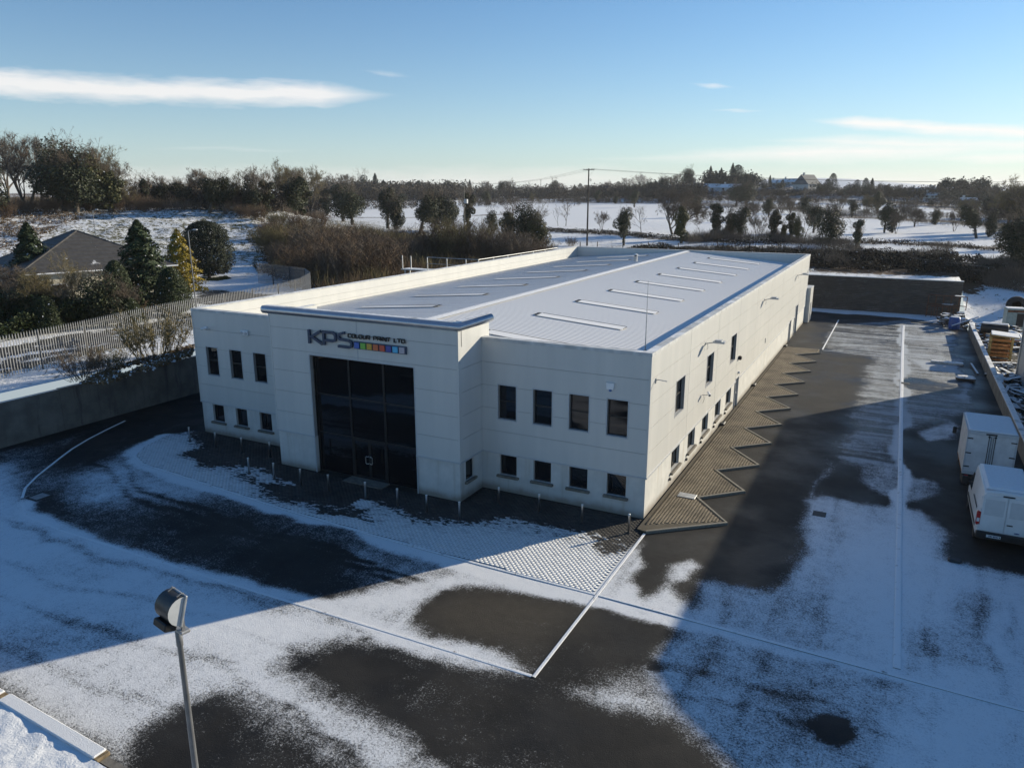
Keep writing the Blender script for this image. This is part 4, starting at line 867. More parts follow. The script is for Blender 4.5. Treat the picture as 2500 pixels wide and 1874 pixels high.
mb = MB(); qx = -16.14; SM([(qx+0.44, z0+h+0.02), (qx+0.14, z0+h-0.06), (qx+0.04, z0+h-0.16), (qx+0.04, z0+h-0.26), (qx+0.16, z0+0.40), (qx+0.72, z0+0.37), (qx+0.86, z0+0.30), (qx+0.89, z0+0.18), (qx+0.84, z0+0.07), (qx+0.72, z0+0.02), (qx-0.02, z0+0.02)], w*0.9, 0.06, 0.18, mb); mb.build('letter', M['navy'], S)
GLY = {'C': [[(1, .92), (.85, 1), (.2, 1), (0, .8), (0, .2), (.2, 0), (.85, 0), (1, .08)]], 'O': [[(.2, 0), (.8, 0), (1, .2), (1, .8), (.8, 1), (.2, 1), (0, .8), (0, .2), (.2, 0)]], 'L': [[(0, 1), (0, 0), (.85, 0)]],
       'U': [[(0, 1), (0, .2), (.2, 0), (.8, 0), (1, .2), (1, 1)]], 'R': [[(0, 0), (0, 1), (.8, 1), (1, .85), (1, .6), (.8, .45), (.08, .45)], [(.55, .42), (1, 0)]], 'P': [[(0, 0), (0, 1), (.8, 1), (1, .85), (1, .58), (.8, .42), (.08, .42)]],
       'I': [[(.0, 0), (.0, 1)]], 'N': [[(0, 0), (0, 1), (.1, 1), (.9, 0), (1, 0), (1, 1)]], 'T': [[(0, 1), (1, 1)], [(.5, .94), (.5, 0)]], 'D': [[(0, 0), (0, 1), (.75, 1), (1, .75), (1, .25), (.75, 0), (0.05, 0)]], '.': [[(0, 0), (0, .12)]]}
txt = 'COLOUR PRINT LTD.'; wd_ = {'I': 0.03, '.': 0.04, ' ': 0.14, 'L': 0.16}; cx_ = -15.50; total = sum(wd_.get(c, 0.20) for c in txt)+0.062*(len(txt)-1); k_ = (15.50-11.84)/total
for c in txt:
    cw = wd_.get(c, 0.20)*k_
    if c != ' ':
        mb = MB()
        for st in GLY[c]: SM([(cx_+p[0]*cw, 7.965+p[1]*0.185) for p in st], 0.042, 0.05, 0.12, mb)
        mb.build('letter', M['black'], S)
    cx_ += cw+0.062*k_
MB().box(-15.13, -11.86, 0.03, 0.10, 7.40, 7.79, W_TOWER).build('backing_bar', M['navy'], S)
for i, c in enumerate([(0.06, 0.13, 0.42), (0.18, 0.45, 0.07), (0.52, 0.32, 0.05), (0.56, 0.14, 0.055), (0.56, 0.09, 0.05), (0.055, 0.075, 0.30), (0.08, 0.42, 0.66), (0.42, 0.39, 0.44)]):
    xx = -15.085+i*0.404; MB().bbox(xx, xx+0.315, 0.095, 0.16, 7.44, 7.75, 0.01, W_TOWER).build('colour_square', simple('sign_colour', c, 0.4, 0, 0.03), S)
# ---------------------------------------------------------------- things fixed to or standing on it
def wall_floodlight(y, label):
    r_ = tag(empty('wall_floodlight', (0.0, y, 6.72)), label, 'floodlight', 'floodlights on the long side wall')
    MB().box(-0.015, 0.03, -0.14, 0.14, -0.10, 0.10).build('mounting_plate', M['steel'], r_)
    mb = MB(); mb.tube([(0.02, 0, 0), (0.55, 0, 0.12)], 0.035, 6); mb.tube([(0.10, 0, -0.02), (0.16, 0.02, -0.22), (0.10, 0, -0.34)], 0.012, 4); mb.build('arm', M['steel'], r_)
    mb = MB(); mb.prism([(0.45, -0.20), (0.92, -0.26), (1.12, -0.20), (1.12, 0.20), (0.92, 0.26), (0.45, 0.20)], 0.10, 0.20); mb.prism([(0.55, -0.15), (0.95, -0.20), (0.95, 0.20), (0.55, 0.15)], 0.201, 0.28); mb.build('housing', M['trim'], r_); MB().box(0.60, 1.06, -0.18, 0.18, 0.085, 0.099).build('lens', M['lens'], r_)
wall_floodlight(10.73, 'grey floodlight on an arm nearest the building corner, above the middle side window')
wall_floodlight(31.33, 'grey floodlight halfway along the white side wall')
wall_floodlight(52.25, 'grey floodlight high on the side wall above the roller door')
def cctv(Mt, a, z, dirv, label, cable=True):
    r_ = tag(empty('security_camera', Mt @ Vector((a, 0, z))), label, 'camera', 'security cameras on the building')
    ux = Mt.to_3x3()
    def P(p): return ux @ Vector(p)
    mb = MB(); mb.tube([P((0, 0, 0)), P((0, 0.30, 0.02)), P((dirv*0.05, 0.38, 0.06))], 0.022, 6); mb.build('arm', M['steel'], r_)
    d = P((dirv, 0.42, -0.22)).normalized(); c = P((dirv*0.05, 0.40, 0.12))
    mb = MB(); mb.tube([c-d*0.18, c-d*0.17, c+d*0.20, c+d*0.21], [0.05, 0.085, 0.085, 0.07], 8); mb.build('housing', M['white'], r_); MB().tube([c+d*0.212, c+d*0.222], 0.055, 8).build('lens', M['black'], r_)
    if cable: MB().tube([P((0, 0.10, 0.0)), P((0.03, 0.14, -0.25)), P((-0.02, 0.10, -0.42)), P((0.02, 0.06, -0.5))], 0.010, 4).build('cable', M['black'], r_)
    return r_
cctv(W_SIDE, 10.68, 3.64, -0.8, 'white security camera with hanging cable between the lower windows of the side wall')
cctv(W_FRONT, -28.45, 6.95, -0.6, 'white security camera high on the left end of the front wall', False)
r_ = tag(empty('wall_bracket', (0, 0.77, 6.72)), 'bare camera bracket on the side wall next to the front corner', 'bracket'); MB().tube([(0, 0, 0), (0.12, 0, 0.06), (0.55, 0, 0.02)], 0.025, 6).build('arm', M['steel'], r_); MB().box(-0.01, 0.05, -0.06, 0.06, -0.12, 0.12).build('mounting_plate', M['steel'], r_)
r_ = tag(empty('security_light', (-25.42, -0.0, 6.98)), 'small twin-lens white security light on the left wing', 'light'); mb = MB(); mb.bbox(-0.32, 0.32, -0.14, 0.002, -0.16, 0.16, 0.03); mb.build('housing', M['white'], r_)
for dx in (-0.16, 0.16): MB().tube([(dx, -0.14, 0), (dx, -0.19, -0.02)], [0.11, 0.10], 10).build('lens', M['lens'], r_)
r_ = tag(empty('alarm_box', (-1.92, 0.0, 6.42)), 'pale alarm box above the window nearest the front corner', 'alarm'); mb = MB(); mb.prism([(-0.17, -0.16), (0.17, -0.16), (0.2, 0.16), (-0.2, 0.16)], 0.002, 0.10, Matrix.Rotation(math.pi/2, 4, 'X')); mb.build('housing', M['white'], r_); MB().lathe([(0.07, -0.25), (0.07, -0.17), (0.03, -0.161)], 8, (0, -0.05)).build('beacon', simple('blue_beacon', (0.04, 0.14, 0.4), 0.3), r_)
r_ = tag(empty('wall_light', (0.0, 21.67, 3.75)), 'small dark bulkhead light above the side door', 'light'); mb = MB(); mb.bbox(-0.01, 0.22, -0.16, 0.16, -0.14, 0.14, 0.04); mb.build('housing', M['black'], r_)
r_ = tag(empty('door_sensor', (0.0, 21.92, 2.62)), 'small white sensor box just over the side door', 'sensor'); mb = MB(); mb.bbox(-0.01, 0.13, -0.09, 0.09, -0.09, 0.09, 0.03); mb.build('housing', M['white'], r_)
r_ = tag(empty('vent_grille', (0.0, 33.66, 2.93)), 'small grey vent grille alone on the side wall', 'vent'); mb = MB(); mb.box(-0.01, 0.05, -0.12, 0.12, -0.2, 0.2); mb.build('housing', M['steel'], r_)
r_ = tag(empty('end_camera', (0.0, 62.7, 6.41)), 'white dome camera at the far end of the side wall', 'camera'); mb = MB(); mb.tube([(0, 0, 0), (0.35, 0, 0.05)], 0.03, 6); mb.lathe([(0.02, 0.12), (0.17, 0.08), (0.19, -0.05), (0.12, -0.16), (0.02, -0.2)], 10, (0.42, 0)); mb.build('housing', M['white'], r_)
r_ = tag(empty('lightning_rod', (-2.0, 5.5, rz(-2.0))), 'thin lightning rod standing on the roof near the front corner', 'rod'); MB().tube([(0, 0, 0), (0, 0, 3.75)], [0.035, 0.012], 6).build('rod', M['steel'], r_); MB().lathe([(0.14, 0), (0.12, 0.06), (0.05, 0.08)], 8).build('base', M['dark'], r_)
r_ = tag(empty('roof_vent', (-16.5, 48.0, rz(-16.5))), 'small capped flue beside the roof ridge', 'vent'); MB().lathe([(0.22, 0), (0.22, 0.55), (0.20, 0.56)], 10).build('flue', M['steel'], r_); MB().lathe([(0.30, 0.68), (0.30, 0.72), (0.05, 0.85)], 10).build('cap', M['coping'], r_); MB().lathe([(0.16, 0.56), (0.16, 0.68)], 8).build('collar', M['dark'], r_)
# bollards
bl = [((168, 985), 'left'), ((333, 1020), ''), ((499, 1055), ''), ((678, 1085), ''), ((544, 1190), ''), ((703, 1225), ''), ((873, 1265), ''), ((1049, 1303), ''), ((1283, 1353), ''), ((1486, 1396), ''), ((1671, 1440), ''), ((1879, 1485), '')]
BP = [at((400+x/2.602)/1.13020, (700+y/2.602)/1.13020) for (x, y), _ in bl]
BP += [at((1050+x/2.369)/1.1302, (650+y/2.369)/1.1302) for x, y in ((398, 1383), (630, 1425), (878, 1487), (1148, 1545))]
BLAB = ['bollard at the left end of the row, where the curved kerb meets the wing', 'bollard in front of the first lower window of the left wing', 'bollard in front of the second lower window of the left wing', 'bollard tucked beside the left flank of the entrance tower',
        'bollard on the snow edge, leftmost of the forward row', 'bollard in front of the left pier of the entrance tower', 'bollard in line with the left jamb of the entrance glazing', 'bollard before the left pane of the entrance glazing',
        'bollard straight in front of the entrance doors', 'bollard before the right pane of the entrance glazing', 'bollard in front of the right pier of the entrance tower', 'bollard at the outer right corner of the entrance tower',
        'bollard in front of the first lower window right of the tower', 'bollard in front of the second lower window right of the tower', 'bollard in front of the third lower window right of the tower', 'sunlit bollard nearest the front building corner, casting a long shadow']
def bollard(): 
    r_ = empty('bollard'); MB().lathe([(0.055, -0.05), (0.055, 0.93), (0.05, 0.95)], 12).build('post', M['stainless'], r_, True); MB().lathe([(0.062, 0.951), (0.062, 0.975), (0.03, 0.99), (0.003, 0.992)], 12).build('cap', M['coping'], r_, True); MB().lathe([(0.10, -0.02), (0.10, 0.072), (0.06, 0.078)], 10).build('base', M['dark'], r_); return r_
b0 = bollard()
for i, p in enumerate(BP):
    o = b0 if i == 0 else copy_tree(b0); o.location = (p[0], p[1], 0); tag(o, 'steel '+BLAB[i], 'bollard', 'bollards in front of the building')
# ================================================================ left side: retaining wall, fence, walkway, bungalow
mb = MB()
segs = [(-58, -8.3, 2.72), (-8.3, 6.5, 2.92), (6.5, 40, 2.95), (40, 76.6, 3.0)]
Wl = tag(empty('retaining_wall', (-38.4, 0, 0)), 'stained concrete retaining wall along the left of the yard', 'wall')
y = -58.0; i = 0
while y < 76.5:
    h = 2.70+0.018*min(max(y+8, 0), 15)+0.06; h = 2.80 if y < -8 else 2.80+0.012*(y+8)
    y1 = min(y+6.0, 76.6); MB().box(-0.32, 0.0, y+0.012, y1-0.012, -0.3, h-0.10).build('wall_panel', M['concrete'], Wl); MB().box(-0.30, 0.02, y+0.006, y1-0.006, h-0.099, h).build('coping', M['kerb'], Wl); y = y1
MB().box(-0.30, -0.03, -58, 76.6, -0.3, 2.6).build('footing', M['dark'], Wl)
# palisade fence on the bank: every pale is a part, those past 300 are joined
FE = tag(empty('palisade_fence', (FENCE[0][0], FENCE[0][1], 0)), 'grey steel palisade fence running along the road and curving away', 'fence')
Pf = [Vector((x, y, 0)) for x, y in FENCE]; o0 = Vector((FENCE[0][0], FENCE[0][1], 0))
def along(step):
    out = []; need = 0.0
    for a, b in zip(Pf[:-1], Pf[1:]):
        L = (b-a).length; d = (b-a)/L; s = need
        while s < L: out.append((a+d*s, d)); s += step
        need = s-L
    return out
FZ, FH = 3.02, 2.92
pm = MB(); w = 0.030; pm.add([(-w, -0.012, 0.08), (w, -0.012, 0.08), (w, -0.012, FH-0.16), (0, -0.012, FH), (-w, -0.012, FH-0.16), (-w, 0.012, 0.08), (w, 0.012, 0.08), (w, 0.012, FH-0.16), (0, 0.012, FH), (-w, 0.012, FH-0.16)], [(0, 1, 2, 3, 4), (9, 8, 7, 6, 5), (0, 5, 6, 1), (1, 6, 7, 2), (2, 7, 8, 3), (3, 8, 9, 4), (4, 9, 5, 0)])
M['pale'] = simple('galvanised_pale', (0.20, 0.208, 0.22), 0.55, 0.35, 0.15, 2); pale = pm.mesh('pale', M['pale']); rest = MB(); npale = 0
for p, d in along(0.222):
    zz_ = float(terr(p.x, p.y)); q = p-o0; a = math.atan2(d.y, d.x)
    if npale < 300: link('pale', pale, FE, (q.x, q.y, zz_), (0, 0, a)); npale += 1
    else:
        X = Matrix.Translation((q.x, q.y, zz_)) @ Matrix.Rotation(a, 4, 'Z'); rest.add([X @ Vector(v) for v in pm.v], pm.f)
tag(rest.build('pales', M['pale'], FE), kind='stuff')
M['post'] = simple('dark_post', (0.07, 0.072, 0.075), 0.6, 0.3); post = MB().box(-0.05, 0.05, 0.02, 0.12, -0.3, FH-0.10).mesh('post', M['post'])
for p, d in along(4.15): link('post', post, FE, (p.x-o0.x, p.y-o0.y, float(terr(p.x, p.y))), (0, 0, math.atan2(d.y, d.x)))
for hz in (0.42, FH-0.42):
    mb = MB(); pr = along(2.0); mb.tube([(p.x-o0.x-d.y*0.03, p.y-o0.y+d.x*0.03, float(terr(p.x, p.y))+hz) for p, d in pr], 0.028, 4); mb.build('rail', M['post'], FE)
# raised walkway to the left wall
WK = tag(empty('access_walkway', (-36, 40, 0)), 'steel railed walkway with snow on its deck behind the left wall', 'walkway')
wy, wz = 40.1, 6.62
mb = MB(); mb.box(-6.4, 4.0, 0.0, 1.5, wz-0.12, wz); mb.box(4.02, 5.75, 0.0, 22.0, wz-0.12, wz); mb.build('deck', M['coping'], WK)
mb = MB()
for x in (-6.0, -2.0, 2.0): mb.box(x-0.07, x+0.07, 0.2, 0.34, 2.4, wz-0.121); mb.box(x-0.07, x+0.07, 1.15, 1.29, 2.4, wz-0.121)
for y in (4, 10, 16, 21): mb.box(4.15, 4.29, y, y+0.14, 0, wz-0.121)
mb.build('support', M['steel'], WK)
for x, hh in ((-6.15, 1.55), (-4.95, 1.52), (-2.68, 1.48), (-0.05, 1.45), (2.45, 1.45), (4.06, 1.45)): MB().box(x-0.045, x+0.045, -0.045, 0.045, wz+0.001, wz+hh).build('post', M['steel'], WK)
for y in (3.5, 7.0, 10.5, 14.0, 17.5, 21.5): MB().box(4.02, 4.11, y-0.045, y+0.045, wz+0.001, wz+1.40).build('post', M['steel'], WK)
MB().tube([(-2.68, 0, wz+1.48), (-0.05, 0, wz+1.46), (2.45, 0, wz+1.45), (4.06, 0, wz+1.45), (4.06, 7, wz+1.42), (4.06, 21.5, wz+1.40)], 0.04, 6).build('handrail', M['steel'], WK)
MB().tube([(-2.68, 0, wz+0.75), (4.06, 0, wz+0.74), (4.06, 21.5, wz+0.7)], 0.025, 6).build('rail', M['steel'], WK)
# bungalow with a hipped slate roof
M['cream'] = simple('cream_render', (0.50, 0.46, 0.36), 0.85, 0, 0.1, 0.6)
hb = at(150, 648, 3.0); HB = tag(empty('bungalow', (-80.0, 25.5, 3.0), R(-18)), 'cream bungalow with a dark hipped slate roof among the conifers', 'house')
e0, e1, f0, f1, hr = -8.5, 8.5, -8.5, 8.5, 3.7
MB().box(e0+0.6, e1-0.6, f0+0.6, f1-0.6, -0.6, hr-0.1).build('wall', M['cream'], HB)
rows = 11
for face in range(4):
    A = [((e0, f0), (e1, f0), (-0.6, 0), (0.6, 0)), ((e1, f0), (e1, f1), (0.6, 0), (0.6, 0)), ((e1, f1), (e0, f1), (0.6, 0), (-0.6, 0)), ((e0, f1), (e0, f0), (-0.6, 0), (-0.6, 0))][face]
    for k in range(rows):
        t0, t1 = k/rows, (k+1)/rows; H_ = 4.1; l = lambda a, b, t: (a[0]*(1-t)+b[0]*t, a[1]*(1-t)+b[1]*t)
        p0, p1, p2, p3 = l(A[0], A[2], t0), l(A[1], A[3], t0), l(A[1], A[3], t1), l(A[0], A[2], t1)
        z0, z1 = hr+H_*t0+0.05, hr+H_*t1
        mb = MB(); mb.add([(*p0, z0), (*p1, z0), (*p2, z1), (*p3, z1), (*p0, z0-0.06), (*p1, z0-0.06)], [(0, 1, 2, 3), (4, 5, 1, 0)]); mb.build('slate_course', M['slate'], HB)
mb = MB(); mb.tube([(-0.6, 0, hr+4.12), (0.6, 0, hr+4.12)], 0.12, 6)
for a, b in (((e0, f0), (-0.6, 0)), ((e1, f0), (0.6, 0)), ((e1, f1), (0.6, 0)), ((e0, f1), (-0.6, 0))): mb.tube([(*a, hr+0.02), (*b, hr+4.12)], 0.10, 5)
mb.build('ridge_tiles', M['slate'], HB)
mb = MB()
for a, b in (((e0, f0), (e1, f0)), ((e1, f0), (e1, f1)), ((e1, f1), (e0, f1)), ((e0, f1), (e0, f0))): mb.tube([(*a, hr-0.06), (*b, hr-0.06)], 0.09, 6)
mb.build('gutter', M['white'], HB)
for x in (-5, 0, 5): q = MB().box(x-0.8, x+0.8, f0+0.54, f0+0.61, 0.9, 2.4).build('window', M['white'], HB); MB().box(x-0.7, x+0.7, f0+0.52, f0+0.539, 1.0, 2.3).build('pane', M['glass'], q)
for y in (-4.5, 0.5, 5): q = MB().box(e1-0.61, e1-0.54, y-0.8, y+0.8, 0.9, 2.4).build('window', M['white'], HB); MB().box(e1-0.539, e1-0.52, y-0.7, y+0.7, 1.0, 2.3).build('pane', M['glass'], q)
# street lamps
def street_lamp(px, pby, pty, label, zoff=0):
    g = ground_at(px[0], pby); h = height_to(px[1], pty, g); r_ = tag(empty('street_lamp', (g[0], g[1], g[2]-0.2)), label, 'lamp post', 'street lamps on the left')
    MB().tube([(0, 0, 0), (0, 0, 1.2), (0, 0, 1.25), (0, 0, h+0.2)], [0.10, 0.10, 0.065, 0.05], 8).build('post', M['pale'], r_); MB().tube([(0, 0, h+0.19), (0.25, 0.1, h+0.33), (0.75, 0.2, h+0.36)], 0.03, 6).build('arm', M['pale'], r_)
    mb = MB(); mb.bbox(0.55, 1.15, 0.08, 0.34, h+0.33, h+0.47, 0.05); mb.build('lantern', M['trim'], r_)
street_lamp((424, 412), 668, 500, 'slim grey street lamp between the golden conifer and the round yew')
street_lamp((214, 211), 560, 455, 'thin distant lamp post on the snowy slope behind the bungalow')

# ================================================================ far end: block wall, right: low wall, neighbour
RW = tag(empty('block_wall', (0, YY1, 0)), 'dark stone block retaining wall closing the far end of the yard', 'wall')
MB().box(-38.1, 16.9, 0.06, 0.6, -0.3, 4.40).build('wall_core', M['stone'], RW)
V, Fq = [], []; hgt_b, nrow = 0.20, 22
M['block'] = snowy('stone_block', (0.055, 0.049, 0.042), 0.50, 0.6, 1.3, nz=0.5, stretch=(0.35, 1, 1))
mb = MB()
for r_i in range(nrow):
    x = -31.0+0.3*(r_i % 2)
    while x < 16.7:
        wdt = random.uniform(0.42, 0.72); d = random.uniform(0, 0.07); z0 = r_i*hgt_b; top = 4.40 if True else 0
        mb.box(x+0.012, min(x+wdt, 16.9)-0.012, -0.16+d-0.012*(nrow-r_i)*0.5, 0.06, z0+0.012, z0+hgt_b-0.012); x += wdt
tag(mb.build('blocks', M['block'], RW), kind='stuff')
x = -38.0
while x < 16.5:
    x1 = min(x+1.5, 16.95); mb = MB(); mb.bbox(x+0.01, x1-0.01, -0.22, 0.62, 4.402, 4.50, 0.015); mb.build('coping', M['coping'], RW); x = x1
LW = tag(empty('boundary_wall', (17.2, 0, 0)), 'long low concrete wall with snow on its coping beside the vans', 'wall')
y = -6.0
while y < 64.4:
    y1 = min(y+4.4, 64.5); hh = 1.10+0.10*(y < 20); MB().box(0.0, 0.22, y+0.006, y1-0.006, -0.3, 1.08).build('wall_panel', M['concrete'], LW); mb = MB(); mb.bbox(-0.06, 0.30, y+0.004, y1-0.004, 1.081, 1.20, 0.02); mb.build('coping', M['coping'], LW); y = y1
# neighbouring factory whose shadow crosses the yard; unseen corner shaped for that shadow's edge
M['greyclad'] = simple('grey_cladding', (0.33, 0.34, 0.34), 0.5, 0, 0.06, 0.5)
NB = tag(empty('neighbour_building', (19.45, 10.8, 0)), 'tall grey wall of the neighbouring factory at the right edge of the picture', 'building')
fp = [(0, 31.5), (0, 0), (1.3, -1.7), (3.4, -3.4), (11, -9.5), (16, -9.5), (16, 31.5)]
mb = MB(); mb.prism(fp, -0.2, 8.1); mb.build('wall', M['greyclad'], NB); mb = MB(); mb.prism([(x-0.05 if x < 5 else x+0.05, y+(0.05 if y > 10 else -0.05)) for x, y in fp], 8.101, 8.24); mb.build('coping', M['coping'], NB)
MB().tube([(-0.08, 31.2, 0.1), (-0.08, 31.2, 8.05)], 0.06, 8).build('downpipe', M['steel'], NB)
for y in (4, 10, 16, 22, 28): MB().box(-0.03, -0.002, y-0.03, y+0.03, 0, 8.0).build('joint_strip', M['trim'], NB)

# ---------------------------------------------------------------- foreground: lamp, ledge, gully, covers
hp = at(383, 1345, 7.9); FLP = tag(empty('floodlight_pole', (hp[0], hp[1], 0)), 'grey floodlight on a tall thin pole in the foreground', 'floodlight')
MB().tube([(0, 0, -0.05), (0, 0, 3.0), (0, 0, 7.45), (0, 0, 7.455), (0, 0, 7.80)], [0.075, 0.062, 0.048, 0.058, 0.058], 12).build('pole', M['pale'], FLP, True)
Rh = Matrix.Translation((0, 0, 7.86)) @ Matrix.Rotation(R(-12), 4, 'Z')
mb = MB(); mb.bbox(-0.29, 0.29, -0.09, 0.09, -0.06, 0.0, 0.015, Rh); mb.build('crossbar', M['steel'], FLP); mb = MB()
for sx_ in (-0.20, 0.20): mb.box(sx_-0.02, sx_+0.02, -0.03, 0.03, 0.001, 0.22, Rh)
mb.build('bracket', M['pale'], FLP)
# half-drum body: axis along local x, glass facing away (+x tilted), seen from behind
Hd = Rh @ Matrix.Translation((0.0, 0.0, 0.36)) @ Matrix.Rotation(R(-16), 4, 'X')
mb = MB(); arc = [(-0.20*math.sin(t)-0.0, 0.26*math.cos(t)) for t in np.linspace(0, math.pi, 11)]   # (y, z)
vs = [Hd @ Vector((sx_, a*1.25, b)) for sx_ in (-0.235, 0.235) for a, b in arc]; n = len(arc)
mb.add(vs, [(i, i+1, n+i+1, n+i) for i in range(n-1)]); mb.build('reflector_housing', simple('lamp_housing', (0.06, 0.06, 0.062), 0.45, 0.5), FLP, True)
mb = MB(); mb.add([Hd @ Vector((0.236, a*1.25, b)) for a, b in arc], [tuple(range(n))]); mb.build('end_cap', M['trim'], FLP); mb = MB(); mb.add([Hd @ Vector((-0.236, a*1.25, b)) for a, b in arc], [tuple(range(n-1, -1, -1))]); mb.build('end_cap', M['trim'], FLP)
mb = MB(); mb.bbox(-0.27, 0.27, 0.0, 0.045, -0.28, 0.28, 0.012, Hd); mb.build('front_frame', M['steel'], FLP); MB().box(-0.23, 0.23, 0.046, 0.05, -0.24, 0.24, Hd).build('lens', M['lens'], FLP)
mb = MB(); mb.bbox(-0.22, 0.20, -0.24, -0.02, -0.36, -0.22, 0.02, Hd); mb.build('gear_box', M['frame'], FLP); mb = MB()
for sx_ in (-0.14, 0.16): mb.tube([Hd @ Vector((sx_, -0.10, 0.245)), Hd @ Vector((sx_, -0.03, 0.30)), Hd @ Vector((sx_, 0.02, 0.285))], 0.014, 5)
mb.build('clip', M['pale'], FLP)
# snowy ledge in the corner
LE = tag(empty('boundary_ledge', (-10, -21.7, 0)), 'low wall with snow covered timber capping in the bottom left corner', 'wall')
lz = 0.55; a0 = at(-60, 1452, lz); a1 = at(24, 1497, lz); a2 = at(238, 1622, lz); a3 = at(420, 1735, lz)
d = (Vector(a2[:2])-Vector(a1[:2])).normalized(); rz_ = math.atan2(d.y, d.x)
L0 = Vector((a1[0]+10, a1[1]+21.7)); 
Xl = Matrix.Translation((L0.x, L0.y, 0)) @ Matrix.Rotation(rz_, 4, 'Z'); L12 = (Vector(a2[:2])-Vector(a1[:2])).length
mb = MB(); mb.box(-14, 16, -0.30, -0.06, -0.2, lz-0.12, Xl); mb.build('wall', M['concrete'], LE)
mb = MB(); mb.bbox(0.06, L12, -0.40, 0.0, lz-0.115, lz, 0.02, Xl); mb.build('capping', M['timber'], LE); mb = MB(); mb.bbox(0.05, L12-0.10, -0.42, -0.02, lz+0.001, lz+0.07, 0.03, Xl); mb.build('snow_layer', M['snow'], LE)
mb = MB(); mb.bbox(-4.5, -0.05, -0.44, -0.04, lz-0.115, lz, 0.02, Xl); mb.build('capping', M['timber'], LE); mb = MB(); mb.bbox(-4.5, -0.20, -0.46, -0.05, lz+0.001, lz+0.07, 0.03, Xl); mb.build('snow_layer', M['snow'], LE)
gx, gy = np.meshgrid(np.arange(-12, 14.01, 0.08), np.arange(-8, -0.37, 0.08)); gz = lz-0.05+0.07*vnoise(gx/0.7, gy/0.7, 61)+0.035*vnoise(gx/0.2, gy/0.2, 62)-0.20*sstep(0.5, 3.0, gx-L12)*0.4
n1, n2 = gx.shape; idx = np.arange(n1*n2).reshape(n1, n2); Fg = np.stack([idx[:-1, :-1], idx[:-1, 1:], idx[1:, 1:], idx[1:, :-1]], -1).reshape(-1, 4)
me = np_mesh('snow_bank', np.stack([gx.ravel(), gy.ravel(), gz.ravel()], -1), Fg, snowy('bank_snow', (0.10, 0.09, 0.06), 0.26, 0.36, 3.0, up=False), True)
o = link('snow_bank', me, None, (a1[0], a1[1], 0), (0, 0, rz_)); tag(o, kind='structure')
# gully grate and covers
g0 = at(85, 1073); GU = tag(empty('drain_grate', (g0[0], g0[1], 0.0)), 'iron drain grate at the corner of the curved road', 'drain')
mb = MB(); mb.box(-0.45, 0.45, -0.45, -0.36, 0.005, 0.05); mb.box(-0.45, 0.45, 0.36, 0.45, 0.005, 0.05); mb.box(-0.45, -0.36, -0.36, 0.36, 0.005, 0.05); mb.box(0.36, 0.45, -0.36, 0.36, 0.005, 0.05); mb.build('frame', M['dark'], GU)
for k in range(6): MB().box(-0.30+k*0.115, -0.24+k*0.115, -0.355, 0.355, 0.015, 0.045).build('bar', M['steel'], GU)
for (px, py), lab in (((1770, 1110), 'small square iron cover on the snowy side yard'), ((1955, 828), 'round cover on the drain line near the far yard')):
    g0 = at(px, py); r_ = tag(empty('access_cover', (g0[0], g0[1], 0)), lab, 'cover'); mb = MB(); mb.bbox(-0.30, 0.30, -0.30, 0.30, 0.0, 0.028, 0.01); mb.build('lid', M['dark'], r_)
g0 = at(1320, 1070); 
r_ = tag(empty('access_cover', (*at(1484, 1075)[:2], 0.115)), 'pale iron cover set in the brick paving by the second tooth', 'cover'); mb = MB(); mb.bbox(-0.45, 0.45, -0.3, 0.3, 0.0, 0.03, 0.01); mb.build('lid', M['steel'], r_)
# ================================================================ vehicles
def loft(mb, secs, cap=True):
    n = len(secs[0]); vs = [p for s in secs for p in s]
    fs = [(i*n+k, i*n+(k+1) % n, (i+1)*n+(k+1) % n, (i+1)*n+k) for i in range(len(secs)-1) for k in range(n)]
    if cap: fs += [tuple(range(n-1, -1, -1)), tuple((len(secs)-1)*n+k for k in range(n))]
    mb.add(vs, fs)
def wheel(parent, x, y, r_, w):
    o = empty('wheel', (x, y, r_), 0, parent); Xr = Matrix.Rotation(math.pi/2, 4, 'Y')
    MB().lathe([(r_*0.60, -w/2), (r_*0.93, -w/2), (r_, -w/2+0.03), (r_, w/2-0.03), (r_*0.93, w/2), (r_*0.60, w/2)], 20, (0, 0), Xr).build('tyre', M['tyre'], o)
    MB().lathe([(r_*0.15, -w/2+0.02), (r_*0.60, -w/2+0.03), (r_*0.60, w/2-0.03), (r_*0.15, w/2-0.02)], 14, (0, 0), Xr).build('rim', M['steel'], o)
VAN = tag(empty('parked_van', (14.88, 4.15, 0)), 'white panel van with a snowy roof, its rear doors facing the camera', 'van')
def vsec(y, hw, z0, z1, tumble=0.10, rr=0.14, zb=1.15):
    tw = hw-tumble; P = [(-hw+0.03, z0), (-hw, z0+0.12), (-hw, zb), (-tw-0.01, z1-rr-0.05), (-tw+0.03, z1-rr*0.5), (-tw+rr, z1-0.02), (-tw+0.45, z1+0.015), (tw-0.45, z1+0.015), (tw-rr, z1-0.02), (tw-0.03, z1-rr*0.5), (tw+0.01, z1-rr-0.05), (hw, zb), (hw, z0+0.12), (hw-0.03, z0)]
    return [(x, y, z) for x, z in P]
mb = MB(); HWv = 1.03
loft(mb, [vsec(0.02, HWv-0.05, 0.50, 2.56), vsec(0.10, HWv, 0.46, 2.63), vsec(1.5, HWv+0.01, 0.44, 2.66), vsec(3.6, HWv+0.01, 0.44, 2.64), vsec(4.0, HWv, 0.44, 2.54, 0.13)])
def nose(y, z1, hw): return [(x, yy, z) for x, yy, z in vsec(y, hw, 0.44, z1, 0.08, 0.12, min(1.15, z1-0.2))]
